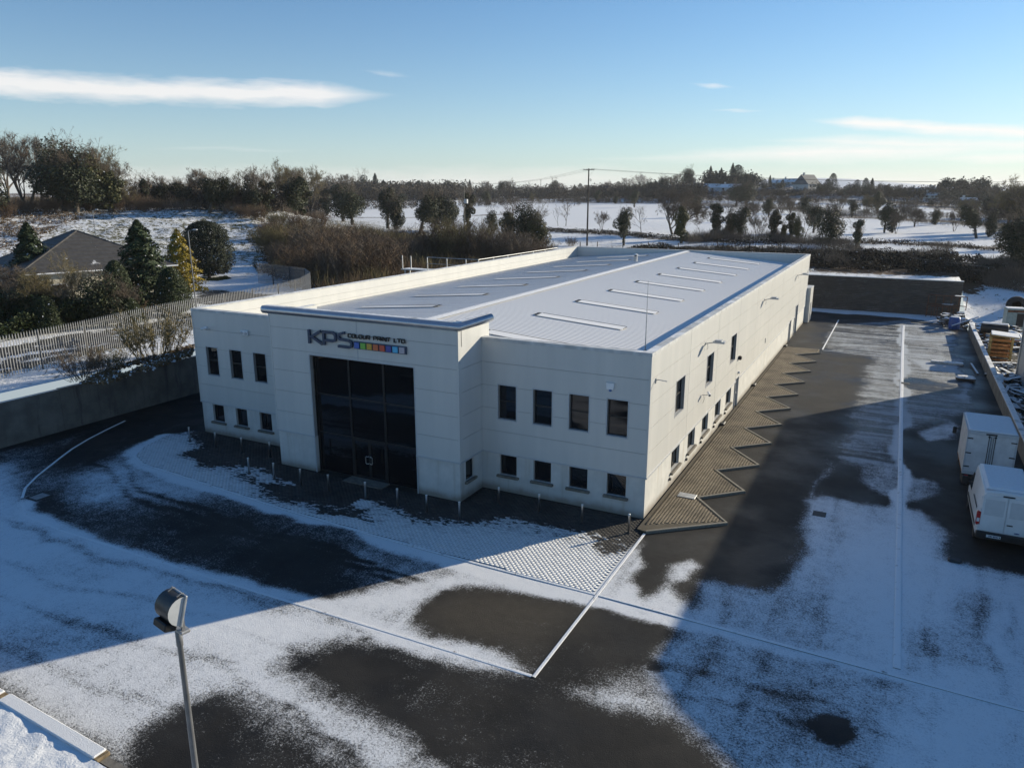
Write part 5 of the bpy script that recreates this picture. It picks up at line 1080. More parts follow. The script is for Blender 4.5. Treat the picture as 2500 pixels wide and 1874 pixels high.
loft(mb, [vsec(4.0, HWv, 0.44, 2.54, 0.13), vsec(4.35, HWv, 0.44, 2.20, 0.2, 0.14), vsec(4.85, HWv, 0.44, 1.42, 0.12, 0.1, 1.0), vsec(5.5, HWv-0.06, 0.44, 1.16, 0.1, 0.1, 0.85), vsec(5.75, HWv-0.2, 0.5, 0.95, 0.1, 0.1, 0.75)])
o = mb.build('body', M['vanwhite'], VAN, True); o.data.set_sharp_from_angle(angle=R(35))
mb = MB(); P = [(-0.86, 0.2, 2.655), (0.86, 0.2, 2.655), (0.86, 3.7, 2.66), (-0.86, 3.7, 2.66), (-0.74, 0.32, 2.73), (0.74, 0.32, 2.73), (0.74, 3.5, 2.73), (-0.74, 3.5, 2.73)]; mb.add(P, [(0, 1, 5, 4), (1, 2, 6, 5), (2, 3, 7, 6), (3, 0, 4, 7), (4, 5, 6, 7)]); mb.build('snow_layer', M['snow'], VAN)
for sx_ in (-1, 1):
    x0, x1 = (-0.93, -0.012) if sx_ < 0 else (0.012, 0.93)
    mb = MB(); mb.bbox(x0, x1, -0.025, 0.02, 0.78, 2.42, 0.02); D_ = mb.build('rear_door', M['vanwhite'], VAN)
    cx0, cx1 = x0+0.10, x1-0.09; mb = MB(); mb.bbox(cx0, cx1, -0.034, -0.026, 1.52, 2.26, 0.004); mb.build('blank_window', simple('pressed_panel', (0.50, 0.515, 0.53), 0.35, 0, 0.04), D_)
    mb = MB()
    for z in (1.0, 1.72, 2.3): mb.box((-0.985 if sx_ < 0 else 0.955), (-0.955 if sx_ < 0 else 0.985), -0.035, 0.02, z-0.05, z+0.05)
    mb.build('hinge', M['vanwhite'], D_)
    if sx_ > 0: MB().box(x0+0.06, x0+0.28, -0.045, -0.027, 1.16, 1.21).build('handle', M['black'], D_)
    mb = MB(); mb.bbox(sx_*1.0-0.075, sx_*1.0+0.055 if sx_ > 0 else sx_*1.0+0.075, -0.03, 0.16, 1.0, 1.62, 0.02); t_ = mb.build('tail_light', M['red'], VAN); MB().box(sx_*1.0-0.06, sx_*1.0+0.05, -0.036, -0.031, 1.16, 1.33).build('lens', M['lens'], t_)
    # cab door glass, mirror, rubbing strip, sliding rail
    gl = MB(); gl.add([(sx_*1.042, 3.55, 1.30), (sx_*1.042, 4.70, 1.30), (sx_*0.96, 4.20, 2.05), (sx_*0.945, 3.60, 2.12)], [(0, 1, 2, 3)]); gl.build('side_window', M['tint'], VAN)
    mb = MB(); mb.bbox(sx_*1.30-0.14, sx_*1.30+0.14, 4.32, 4.44, 1.30, 1.72, 0.03); mb.box(min(sx_*1.02, sx_*1.2), max(sx_*1.02, sx_*1.2), 4.34, 4.40, 1.40, 1.46); mb.build('mirror', M['black'], VAN)
    MB().box(min(sx_*1.03, sx_*1.055), max(sx_*1.03, sx_*1.055), 0.6, 4.6, 0.70, 0.86).build('rubbing_strip', M['black'], VAN); MB().box(min(sx_*1.035, sx_*1.05), max(sx_*1.035, sx_*1.05), 0.75, 2.4, 1.50, 1.56).build('slide_rail', M['frame'], VAN)
    for y in (0.95, 4.55): wheel(VAN, sx_*0.90, y, 0.35, 0.23)
mb = MB(); mb.bbox(-1.02, 1.02, -0.12, 0.12, 0.42, 0.74, 0.04); mb.build('rear_bumper', M['black'], VAN); mb = MB(); mb.bbox(-0.22, 0.22, -0.03, 0.0, 2.44, 2.50, 0.01); mb.build('brake_light', M['frame'], VAN)
mb = MB(); mb.box(-0.62, -0.08, -0.132, -0.121, 0.535, 0.655); NPm = mb.build('number_plate', simple('plate_white', (0.6, 0.62, 0.64), 0.4, 0, 0.03), VAN)
mb = MB()
for k, wdt in enumerate((0.035, 0.04, 0.02, 0.04, 0.04, 0.04, 0.02, 0.04)): mb.box(-0.53+k*0.055, -0.53+k*0.055+wdt, -0.137, -0.133, 0.565, 0.628)
mb.build('plate_mark', M['navy'], NPm); mb = MB(); mb.tube([(0.38, -0.036, 0.87), (0.48, -0.038, 0.872), (0.58, -0.036, 0.87)], [0.02, 0.035, 0.02], 8); mb.build('badge', simple('oval_badge', (0.06, 0.09, 0.2), 0.3), VAN)
mb = MB(); mb.add([(-0.80, 4.38, 2.16), (0.80, 4.38, 2.16), (0.90, 4.84, 1.44), (-0.90, 4.84, 1.44)], [(0, 1, 2, 3)]); mb.build('windscreen', M['tint'], VAN)

TR = tag(empty('box_truck', (14.83, 11.75, 0)), 'white box lorry with a snowy flat roof parked ahead of the van', 'truck')
mb = MB(); mb.bbox(-1.12, 1.12, 0.03, 3.75, 0.78, 3.14, 0.03); mb.build('cargo_box', M['boxwhite'], TR); mb = MB(); mb.bbox(-1.08, 1.08, 0.06, 3.70, 3.145, 3.21, 0.04); mb.build('snow_layer', M['snow'], TR)
mb = MB()
for q in ((-1.125, -1.06, 0.78, 3.14), (1.06, 1.125, 0.78, 3.14), (-1.059, 1.059, 2.98, 3.14), (-1.059, 1.059, 0.78, 0.90)): mb.box(q[0], q[1], -0.03, 0.025, q[2], q[3])
for a in ((-1.13, 0.03), (1.07, 0.03)): mb.box(a[0], a[0]+0.06, 0.03, 3.75, 3.09, 3.15)
mb.build('frame', M['trim'], TR)
for sx_ in (-1, 1):
    x0, x1 = (-1.055, -0.012) if sx_ < 0 else (0.012, 1.055); mb = MB(); mb.bbox(x0, x1, -0.015, 0.02, 0.91, 2.975, 0.012); D_ = mb.build('rear_door', M['boxwhite'], TR)
    bx = -0.14 if sx_ < 0 else 0.14; MB().tube([(bx, -0.045, 0.86), (bx, -0.045, 3.02)], 0.018, 6).build('lock_rod', M['frame'], D_); MB().tube([(sx_*0.05, -0.03, 0.95), (sx_*0.05, -0.03, 2.95)], 0.012, 5).build('seal', M['frame'], D_)
    mb = MB(); mb.box(bx-0.05, bx+0.05, -0.07, -0.016, 2.9, 2.96); mb.box(bx-0.04, bx+0.16*sx_+0.04*0, -0.06, -0.02, 1.4, 1.44) if sx_ > 0 else mb.box(bx-0.16, bx+0.04, -0.06, -0.02, 1.4, 1.44); mb.build('handle', M['black'], D_)
    mb = MB()
    for z in (1.2, 1.95, 2.75): mb.box(min(sx_*1.1, sx_*0.84), max(sx_*1.1, sx_*0.84), -0.04, -0.016, z-0.03, z+0.03)
    mb.build('hinge', M['frame'], D_)
    mb = MB(); mb.bbox(sx_*0.92-0.1, sx_*0.92+0.1, -0.05, 0.0, 0.60, 0.72, 0.01); mb.build('tail_light', M['red'], TR); mb = MB()
    for k in range(7): mb.box(min(sx_*1.125, sx_*1.145), max(sx_*1.125, sx_*1.145), 0.3+k*0.5, 0.45+k*0.5, 0.80, 0.86)
    mb.build('side_marker', M['orange'], TR)
    mb = MB(); mb.bbox(sx_*1.36-0.10, sx_*1.36+0.10, 4.45, 4.56, 1.65, 2.05, 0.03); mb.box(min(sx_*1.0, sx_*1.3), max(sx_*1.0, sx_*1.3), 4.48, 4.52, 1.95, 2.0); mb.build('mirror', M['black'], TR)
    for y in (0.9, 4.5): wheel(TR, sx_*0.86, y, 0.34, 0.25 if y > 2 else 0.40)
mb = MB(); mb.box(-0.45, -0.35, 0.1, 5.2, 0.5, 0.74); mb.box(0.35, 0.45, 0.1, 5.2, 0.5, 0.74); mb.box(-1.05, 1.05, 0.05, 3.7, 0.70, 0.779); mb.build('chassis', M['black'], TR); mb = MB(); mb.bbox(-1.0, 1.0, -0.08, 0.06, 0.42, 0.58, 0.02); mb.build('rear_bumper', M['black'], TR)
mb = MB(); loft(mb, [vsec(3.8, 0.98, 0.44, 2.35, 0.14), vsec(4.4, 1.0, 0.44, 2.25, 0.2), vsec(5.0, 1.0, 0.44, 1.45, 0.12, 0.1, 1.0), vsec(5.7, 0.92, 0.44, 1.15, 0.1, 0.1, 0.85)]); o = mb.build('cab', M['vanwhite'], TR, True); o.data.set_sharp_from_angle(angle=R(35))
for sx_ in (-1, 1): gl = MB(); gl.add([(sx_*1.01, 3.95, 1.30), (sx_*1.01, 4.80, 1.30), (sx_*0.93, 4.35, 2.0), (sx_*0.90, 4.0, 2.05)], [(0, 1, 2, 3)]); gl.build('side_window', M['tint'], TR)
mb = MB(); mb.bbox(-0.3, 0.2, -0.045, -0.028, 3.02, 3.10, 0.01); mb.build('marker_plate', M['frame'], TR)

# ================================================================ the scrap yard beyond the low wall
def plank(L_, w_, t_, name='plank', m='planksnow', parent=None, loc=(0, 0, 0), rot=(0, 0, 0)):
    mb = MB(); mb.box(-L_/2, L_/2, -w_/2, w_/2, 0, t_); return mb.build(name, M[m], parent, False, loc, rot)
cp = (18.75, 49.2); CR = tag(empty('timber_crate', (cp[0], cp[1], 0.05), R(-4)), 'tall open orange timber crate with a snowy lid behind the low wall', 'crate')
for x, y in ((-0.85, -1.0), (0.85, -1.0), (-0.85, 1.0), (0.85, 1.0)): MB().box(x-0.09, x+0.09, y-0.09, y+0.09, 0, 2.3).build('post', M['ply'], CR)
for k in range(6):
    z = 0.12+k*0.36; MB().box(-0.75, 0.75, -1.06, -1.02, z, z+(0.20 if k % 2 else 0.13)).build('board', M['orange'], CR); MB().box(-0.93, -0.89, -0.9, 0.9, z, z+0.24).build('board', M['ply'], CR); MB().box(0.89, 0.93, -0.9, 0.9, z, z+0.2).build('board', M['orange'], CR)
MB().box(-0.7, 0.7, 0.9, 0.95, 0.1, 2.2).build('back_board', M['ply'], CR); MB().box(-0.72, 0.72, -0.85, 0.88, 0.75, 0.80).build('shelf', M['orange'], CR); MB().box(-0.72, 0.72, -0.85, 0.88, 1.45, 1.5).build('shelf', M['orange'], CR)
mb = MB(); mb.box(-1.05, 1.15, -1.15, 1.15, 2.34, 2.42, Matrix.Rotation(R(4), 4, 'Y')); mb.build('lid', M['ply'], CR); mb = MB(); mb.bbox(-1.05, 1.15, -1.15, 1.15, 2.421, 2.50, 0.03, Matrix.Rotation(R(4), 4, 'Y')); mb.build('snow_layer', M['snow'], CR)
ORD = ['first', 'second', 'third', 'fourth', 'fifth', 'sixth', 'seventh', 'eighth', 'ninth', 'tenth', 'eleventh', 'twelfth', 'thirteenth', 'fourteenth', 'fifteenth', 'sixteenth', 'seventeenth', 'eighteenth', 'nineteenth', 'twentieth']
random.seed(11)
PLN = [(17.95, 43.0, 3.4, 70), (18.3, 41.2, 3.2, 62), (18.7, 42.4, 2.6, 105), (17.9, 38.6, 3.0, 85), (18.5, 37.2, 2.8, 60), (18.2, 35.2, 3.4, 98), (18.9, 39.6, 2.5, 40), (17.85, 34.0, 2.6, 78), (18.6, 32.6, 2.6, 55), (18.1, 30.6, 2.8, 92), (18.9, 34.6, 2.4, 120), (18.4, 45.3, 2.0, 20)]
for i, (x, y, L_, a) in enumerate(PLN):
    r_ = tag(empty('scrap_plank', (x, y, 0.18+0.11*(i % 4)), R(a)), 'snow dusted scrap board behind the low wall, %s counting away from the orange crate' % ORD[sorted(PLN, key=lambda q: -q[1]).index((x, y, L_, a))], 'plank', 'boards lying behind the low wall'); plank(L_, random.uniform(0.22, 0.5), 0.05, 'board', 'planksnow', r_, (0, 0, 0), (R(random.uniform(-4, 4)), R(random.uniform(-5, 5)), 0))
def rubble(x0, x1, y0, y1, zmax, n, name, label, m='junksnow', seed=1, cat=None):
    rg = random.Random(seed); mb = MB()
    for i in range(n):
        x, y = rg.uniform(x0, x1), rg.uniform(y0, y1); z = rg.uniform(0, zmax); s = rg.uniform(0.10, 0.5)
        X = Matrix.Translation((x, y, z)) @ Matrix.Rotation(rg.uniform(0, 6.28), 4, 'Z') @ Matrix.Rotation(rg.uniform(-0.5, 0.5), 4, 'X'); mb.box(-s*rg.uniform(0.5, 1.6), s, -s*0.5, s*0.4, -s*0.25, s*0.25, X)
    return tag(mb.build(name, M[m]), label, cat, kind='stuff')
rubble(17.7, 19.4, 27, 47, 0.35, 150, 'scrap_heap', 'heap of snowy scrap between the low wall and the neighbour', seed=3)
rubble(17.8, 22.5, 52, 66, 0.9, 190, 'scrap_heap', 'jumbled snowy scrap behind the orange crate', seed=4)
rubble(14.6, 17.6, 66.5, 72.5, 1.1, 90, 'scrap_heap', 'snowy scrap heaped at the end of the low wall', seed=5)
r_ = tag(empty('blue_barrel', (15.9, 66.3, 0)), 'blue plastic barrel standing at the end of the low wall', 'barrel'); MB().lathe([(0.5, 0), (0.58, 0.1), (0.60, 0.5), (0.58, 1.25), (0.5, 1.4)], 14).build('drum', M['bluepl'], r_, True); MB().lathe([(0.50, 1.401), (0.48, 1.46), (0.1, 1.5)], 12).build('snow_layer', M['snow'], r_)
r_ = tag(empty('leaning_board', (16.9, 66.0, 0.7), R(32)), 'long board leaning over the end of the low wall', 'plank'); plank(3.2, 0.25, 0.06, 'board', 'planksnow', r_, (0, 0, 0.3), (0, R(-18), 0))
r_ = tag(empty('cable_bundle', (13.6, 68.2, 0.1), R(-20)), 'dark pipe lying slanted on the snow below the block wall', 'pipe'); MB().tube([(-2.2, 0, 0.02), (2.4, 0, 0.10)], 0.07, 6).build('tube', M['dark'], r_)
FR = tag(empty('welded_rack', (13.2, 75.0, 0), R(-14)), 'rusty welded steel frame standing against the block wall', 'frame'); 
for z in (0.25, 1.45): mb = MB(); mb.tube([(0, 0, z), (3.6, 0, z)], 0.05, 4); mb.build('rail', M['rust'], FR)
for k in range(7): MB().tube([(k*0.6, 0, 0), (k*0.6, 0, 1.5)], 0.04, 4).build('upright', M['rust'], FR)
FR2 = tag(empty('tall_rack', (13.3, 76.0, 0), R(-12)), 'taller rusty rack with snow on a sheet behind the welded frame', 'frame')
for z in (1.55, 2.7): MB().tube([(0, 0, z), (4.3, 0, z)], 0.05, 4).build('rail', M['rust'], FR2)
for k in range(6): MB().tube([(k*0.85, 0, 0), (k*0.85, 0, 2.75)], 0.045, 4).build('upright', M['rust'], FR2)
mb = MB(); mb.box(1.6, 2.8, -0.3, 0.4, 1.61, 1.66); mb.build('sheet', M['coping'], FR2); mb = MB(); mb.box(2.9, 3.9, -0.4, 0.3, 2.76, 2.82); mb.build('sheet', M['coping'], FR2)
PI_ = tag(empty('large_pipe', (19.3, 79.6, 0.4)), 'long orange brown pipe with snow along its top on the bank', 'pipe'); MB().tube([(-1.5, 0, 0.35), (4.2, 0.4, 0.95)], 0.32, 10).build('tube', M['rust'], PI_, True); MB().tube([(-1.5, 0, 0.62), (4.2, 0.4, 1.22)], 0.14, 6).build('snow_layer', M['snow'], PI_)
TY_ = tag(empty('tractor_tyre', (22.9, 77.6, 0.75)), 'big upright tractor tyre dusted with snow', 'tyre'); Xt = Matrix.Translation((0, 0, 1.0)) @ Matrix.Rotation(R(90), 4, 'X'); MB().lathe([(0.55, -0.3), (0.95, -0.34), (1.1, -0.2), (1.1, 0.2), (0.95, 0.34), (0.55, 0.3), (0.5, 0), (0.55, -0.3)], 22, (0, 0), Xt).build('carcass', M['tyre'], TY_)
CB = tag(empty('metal_cabinet', (21.7, 68.0, 0.1), R(8)), 'pale green steel cabinet with open front near the neighbouring wall', 'cabinet'); M['palegreen'] = simple('pale_green_steel', (0.30, 0.36, 0.33), 0.5)
mb = MB(); mb.box(-0.9, 0.9, -0.7, 0.7, 0, 2.5); mb.build('carcass', M['palegreen'], CB); MB().box(0.1, 0.8, -0.72, -0.701, 0.5, 2.0).build('opening', M['black'], CB); MB().box(-0.8, 0.0, -0.715, -0.701, 0.3, 2.0).build('door', M['palegreen'], CB); MB().box(-0.85, 0.85, -0.712, -0.701, 2.1, 2.35).build('stripe', M['rust'], CB); mb = MB(); mb.bbox(-0.92, 0.92, -0.72, 0.72, 2.501, 2.57, 0.03); mb.build('snow_layer', M['snow'], CB)  # black sheet on the closed front stands in for the shaded inside
TK = tag(empty('oil_tank', (19.2, 60.0, 0.6), R(-6)), 'dark horizontal tank with a thick cap of snow', 'tank'); MB().tube([(-1.25, 0, 0.7), (-1.2, 0, 0.7), (1.2, 0, 0.7), (1.25, 0, 0.7)], [0.45, 0.55, 0.55, 0.45], 14).build('drum', M['black'], TK, True); mb = MB(); mb.bbox(-1.2, 1.2, -0.3, 0.3, 1.18, 1.33, 0.06); mb.build('snow_layer', M['snow'], TK)
for x in (-0.8, 0.8): MB().box(x-0.1, x+0.1, -0.45, 0.45, -0.5, 0.35, ).build('cradle', M['rust'], TK)
TA = tag(empty('covered_pile', (20.6, 57.2, 0.1)), 'brown pile under a snowy sheet between the crate and the wall', 'pile'); MB().lathe([(0.95, 0), (0.9, 0.7), (0.6, 1.25), (0.15, 1.45)], 9).build('pile', M['orange'], TA); mb = MB(); mb.lathe([(0.93, 0.75), (0.64, 1.30), (0.15, 1.52)], 9); mb.build('snow_layer', M['snow'], TA)
BT = tag(empty('steel_beam', (16.45, 43.6, 0.02), R(93)), 'single steel beam with snow lying along the low wall', 'beam'); MB().box(-2.2, 2.2, -0.08, 0.08, 0, 0.16).build('beam', M['planksnow'], BT)
for (px, py), lab in (((2062, 1213), 'cracked dark lump on the snow behind the van'), ((2085, 822), 'dark crate of rubble at the edge of the icy yard')):
    g0 = at(px, py); r_ = tag(empty('debris_lump', (g0[0], g0[1], 0)), lab, 'debris'); mb = MB(); s = 0.16 if px < 2070 else 0.45; mb.bbox(-s*1.6, s*1.6, -s, s, 0, s*0.9, s*0.3); mb.build('lump', M['junksnow'] if s > 0.2 else M['dark'], r_)
g0 = at(1985, 820); r_ = tag(empty('painted_block', (14.5, 45.2, 0)), 'snow topped barrier block lying by the far kerb line', 'block'); mb = MB(); mb.bbox(-1.4, 1.2, -0.3, 0.3, 0, 0.25, 0.05); mb.build('block', M['coping'], r_)
# ================================================================ vegetation: meshes of each kind are made once and shared
def quads(P, Nn, size, aspect=0.6, flat=0.0, rg=RNG):
    """leaf-sized quads at P facing about Nn"""
    n = len(P); Nn = Nn+rg.normal(0, 0.55, (n, 3)); Nn /= np.linalg.norm(Nn, axis=1, keepdims=True)+1e-9
    a = np.cross(Nn, rg.normal(0, 1, (n, 3))); a /= np.linalg.norm(a, axis=1, keepdims=True)+1e-9; b = np.cross(Nn, a)
    s = (size*rg.uniform(0.6, 1.3, n))[:, None]; u, v = a*s, b*s*aspect
    V = np.stack([P-u, P+v*0.9, P+u, P-v*0.9], 1).reshape(-1, 3); F = np.arange(4*n).reshape(n, 4); return V, F
class Skel:
    """branches as thin three sided tubes plus flat twigs"""
    def __init__(s): s.V = []; s.F = []; s.n = 0; s.tips = []
    def seg(s, p, q, r0, r1, k=3):
        d = q-p; d = d/(np.linalg.norm(d)+1e-9); a = np.cross(d, (0.3, 0.5, 0.8)); a /= np.linalg.norm(a)+1e-9; b = np.cross(d, a)
        for c, r_ in ((p, r0), (q, r1)):
            for i in range(k): t = 2*math.pi*i/k; s.V.append(c+(a*math.cos(t)+b*math.sin(t))*r_)
        for i in range(k): s.F.append((s.n+i, s.n+(i+1) % k, s.n+k+(i+1) % k, s.n+k+i))
        s.n += 2*k
    def grow(s, p, d, L, r_, lvl, rg, spread=0.6, lift=0.15, kids=4, wob=0.25, minr=0.012):
        m = 4 if lvl > 1 else 2; pts = [p]; dd = d.copy()
        for i in range(m):
            dd = dd+rg.normal(0, wob/m**0.5, 3)+np.array((0, 0, lift/m)); dd /= np.linalg.norm(dd); q = pts[-1]+dd*L/m
            s.seg(pts[-1], q, max(minr, r_*(1-i/m*0.55)), max(minr*0.8, r_*(1-(i+1)/m*0.55)), 5 if r_ > 0.09 else 3); pts.append(q)
        if lvl == 0: s.tips.append(pts[-1]); return
        for k in range(kids+(1 if lvl > 2 else 0)):
            f = rg.uniform(0.35, 1.0) if k else 1.0; i = min(m-1, int(f*m)); st = pts[i]+(pts[i+1]-pts[i])*(f*m-i if f < 1 else 1.0)
            ax = rg.normal(0, 1, 3); ax -= dd*(ax@dd); ax /= np.linalg.norm(ax)+1e-9; sp = spread*rg.uniform(0.5, 1.25)*(0.4 if k == 0 else 1); nd = dd*math.cos(sp)+ax*math.sin(sp)
            s.grow(st, nd, L*rg.uniform(0.55, 0.8), r_*rg.uniform(0.42, 0.6), lvl-1, rg, spread, lift, kids, wob, minr)
    def arrays(s): return np.array(s.V), np.array(s.F)
def twig_strips(tips, rg, per, length, width, up=0.3):
    P = np.repeat(np.array(tips), per, 0); n = len(P); d = rg.normal(0, 1, (n, 3)); d[:, 2] = np.abs(d[:, 2])*0.8+up; d /= np.linalg.norm(d, axis=1, keepdims=True)
    a = np.cross(d, rg.normal(0, 1, (n, 3))); a /= np.linalg.norm(a, axis=1, keepdims=True); L = (length*rg.uniform(0.5, 1.2, n))[:, None]
    P = P-d*L*0.3
    V = np.stack([P-a*width, P+a*width, P+d*L+a*width*0.3, P+d*L-a*width*0.3], 1).reshape(-1, 3); return V, np.arange(4*n).reshape(n, 4)
def bare_meshes(seed, H, trunk=0.25, spread=0.55, lvl=4, kids=3, forks=1, lift=0.2, twig='twig', per=5, bark='bark', leanx=0.0):
    rg = np.random.default_rng(seed); s = Skel()
    for f in range(forks):
        a = 2*math.pi*f/forks+rg.uniform(0, 1); out = 0.0 if forks == 1 else 0.35
        s.grow(np.array((0.12*math.cos(a)*(forks > 1), 0.12*math.sin(a)*(forks > 1), -0.3)), np.array((math.cos(a)*out+leanx, math.sin(a)*out, 1.0))/math.hypot(1, out), H*0.36, trunk/forks**0.5, lvl, rg, spread, lift, kids)
    V, F = s.arrays(); tv, tf = twig_strips(s.tips, rg, per, H*0.085, 0.010+H*0.0006)
    z = max(V[:, 2].max(), tv[:, 2].max()); V[:, :] *= H/z; tv *= H/z
    return np_mesh('trunk', V, F, M[bark]), np_mesh('crown', tv, tf, M[twig]), s
def ivy_meshes(seed, H, cr, lobes=9, n=2600, leaf='ivy', top=True, leanx=0.0, low=0.30, spread=1.0):
    """tree smothered in ivy: trunk and limbs, dense lumpy crown, bare twigs on top"""
    rg = np.random.default_rng(seed); s = Skel(); d = np.array((leanx, 0, 1.0)); d /= np.linalg.norm(d)
    s.seg(np.array((0, 0, -0.4)), d*H*low*0.8, 0.34, 0.24, 7); s.seg(d*H*low*0.8, d*H*0.62, 0.24, 0.14, 6); blobs = []
    for i in range(lobes):
        t = rg.uniform(low, 0.88); a = rg.uniform(0, 2*math.pi); rr = cr*rg.uniform(0.15, 0.72)*math.sin(math.pi*min(1, (t-low*0.6)/(1.05-low*0.6)))**0.5*spread
        c = d*H*t+np.array((math.cos(a)*rr, math.sin(a)*rr, 0)); s.seg(d*H*max(low*0.7, t-0.22), c, 0.11, 0.05, 4); blobs.append((c, cr*rg.uniform(0.30, 0.55)*np.array((1, 1, rg.uniform(0.9, 1.5)))))
    blobs.append((d*H*low*0.75, np.array((0.45, 0.45, H*low*0.55))))
    for f_, k_ in ((0.36, 0.46), (0.52, 0.58), (0.68, 0.55), (0.80, 0.42)): blobs.append((d*H*max(f_, low+0.05)+rg.normal(0, 0.12*cr, 3)*np.array((1, 1, 0.3)), np.array((cr*k_, cr*k_, H*0.13))*rg.uniform(0.85, 1.15)))
    vol = np.array([b[1].prod()**0.67 for b in blobs]); P, Nn = [], []
    for (c, r_), k in zip(blobs, np.maximum(20, (vol/vol.sum()*n*2.4)).astype(int)):
        q = rg.normal(0, 1, (k, 3)); q /= np.linalg.norm(q, axis=1, keepdims=True); rad = rg.uniform(0.62, 1.06, (k, 1))**0.7; P.append(c+q*r_*rad); Nn.append(q+np.array((0, 0, 0.3)))
    P, Nn = np.concatenate(P), np.concatenate(Nn); P[:, 2] = np.maximum(P[:, 2], 0.1); LV_, LF = quads(P, Nn, 0.135, 0.75, rg=rg)
    me2 = np_mesh('crown', LV_, LF, M[leaf]); V, F = s.arrays(); me1 = np_mesh('trunk', V, F, M['bark']); me3 = None
    if top:
        s2 = Skel()
        for i in range(24):
            t = rg.uniform(0.30, 0.88); a = rg.uniform(0, 6.28); s2.grow(d*H*t, np.array((math.cos(a)*0.7, math.sin(a)*0.7, 0.9))/1.14, H*rg.uniform(0.14, 0.24), 0.035, 2, rg, 0.6, 0.3, 3, 0.3, 0.012)
        tv, tf = twig_strips(s2.tips, rg, 3, H*0.06, 0.014); bv, bf = s2.arrays(); me3 = np_mesh('twigs', np.concatenate([bv, tv]), np.concatenate([bf, tf+len(bv)]), M['twig'])
    return me1, me2, me3
def conifer_meshes(seed, H, rad, n=3600, leaf='conifer', shape='cone', snow=False):
    rg = np.random.default_rng(seed); t = rg.uniform(0, 1, n)**1.15; n = int(n*2.4); t = rg.uniform(0, 1, n)**1.15; a = rg.uniform(0, 2*math.pi, n)
    if shape == 'cone': pr = rad*(1-t)**0.72*(0.82+0.25*np.sin(t*38+2*np.sin(a*3)))
    elif shape == 'egg': pr = rad*np.sqrt(np.clip(1-(2*np.abs(t-0.42)/1.16)**2.6, 0, 1))
    else: pr = rad*(1-t)**0.45*np.minimum(1, (t+0.05)*5)
    lump = 0.80+0.34*vnoise(a*3+seed, t*7, seed); pr = pr*lump*rg.uniform(0.35, 1.03, n)**0.55
    base = 0.04*H if shape != 'egg' else 0.10*H
    P = np.stack([pr*np.cos(a), pr*np.sin(a), base+t*(H-base)], -1); Nn = np.stack([np.cos(a), np.sin(a), 0.25+0*a], -1)
    if shape == 'cone': P[:, 2] -= 0.15*pr
    V, F = quads(P, Nn, 0.017*H+0.03, 0.45, rg=rg); c = np_mesh('crown', V, F, M[leaf]); s = Skel(); s.seg(np.array((0, 0, -0.4)), np.array((0, 0, H*0.8)), 0.03*H, 0.01*H, 6)
    for i in range(14): z = H*rg.uniform(0.1, 0.7); q = rg.uniform(0, 6.28); s.seg(np.array((0, 0, z)), np.array((math.cos(q), math.sin(q), 0.1))*rad*0.5+np.array((0, 0, z)), 0.012*H*0.6, 0.02, 3)
    tv, tf = s.arrays(); return np_mesh('trunk', tv, tf, M['bark']), c, None
def shrub_mesh(seed, H, W, stems=60, m='twig', per=5, leanout=0.5, name='stems'):
    rg = np.random.default_rng(seed); Vs, Fs, k = [], [], 0; tips = []
    for i in range(stems):
        a = rg.uniform(0, 6.28); r_ = rg.uniform(0, 1)**0.5*W*0.35; p = np.array((math.cos(a)*r_, math.sin(a)*r_, -0.15)); out = rg.uniform(0.1, leanout); d = np.array((math.cos(a)*out, math.sin(a)*out, 1.0)); d /= np.linalg.norm(d); L = H*rg.uniform(0.55, 1.0); w = 0.022
        for sgm in range(3):
            d = d+rg.normal(0, 0.12, 3); d /= np.linalg.norm(d); q = p+d*L/3; e = np.cross(d, rg.normal(0, 1, 3)); e /= np.linalg.norm(e); w1 = w*0.72
            Vs += [p-e*w, p+e*w, q+e*w1, q-e*w1]; Fs.append((k, k+1, k+2, k+3)); k += 4; p, w = q, w1
            if sgm: tips += [q, q-d*L/6]
    tv, tf = twig_strips(tips, rg, per, H*0.22, 0.013, 0.5); V = np.concatenate([np.array(Vs), tv]); F = np.concatenate([np.array(Fs), tf+k]); return np_mesh(name, V, F, M[m])
def brush(name, label, polypx, n, h, m, seed, world=None):
    """bare brushwood: thin upright stems nobody could count"""
    rg = np.random.default_rng(seed); P = world if world is not None else TG(polypx); A = np.array(P); lo, hi = A.min(0), A.max(0); pts = []
    while sum(len(p) for p in pts) < n:
        x = rg.uniform(lo[0], hi[0], 4000); y = rg.uniform(lo[1], hi[1], 4000); k_ = (sdist(x, y, P) > 0) & (vnoise(x/4.5, y/4.5, seed) > 0.28); pts.append(np.stack([x[k_], y[k_]], -1))
    q = np.concatenate(pts)[:n]; H_ = h*(0.35+0.9*vnoise(q[:, 0]/4.0, q[:, 1]/4.0, seed+3))*rg.uniform(0.6, 1.1, n); z = terr(q[:, 0], q[:, 1])+rg.uniform(0, 0.5, n)*H_
    d = rg.normal(0, 0.45, (n, 3)); d[:, 2] = 1; d /= np.linalg.norm(d, axis=1, keepdims=True); a = np.cross(d, rg.normal(0, 1, (n, 3))); a /= np.linalg.norm(a, axis=1, keepdims=True); B0 = np.stack([q[:, 0], q[:, 1], z], -1); L = (H_*0.55)[:, None]; w = 0.022
    V = np.stack([B0-a*w, B0+a*w, B0+d*L+a*w*0.3, B0+d*L-a*w*0.3], 1).reshape(-1, 3); return tag(link(name, np_mesh(name, V, np.arange(4*n).reshape(n, 4), M[m])), label, kind='stuff')
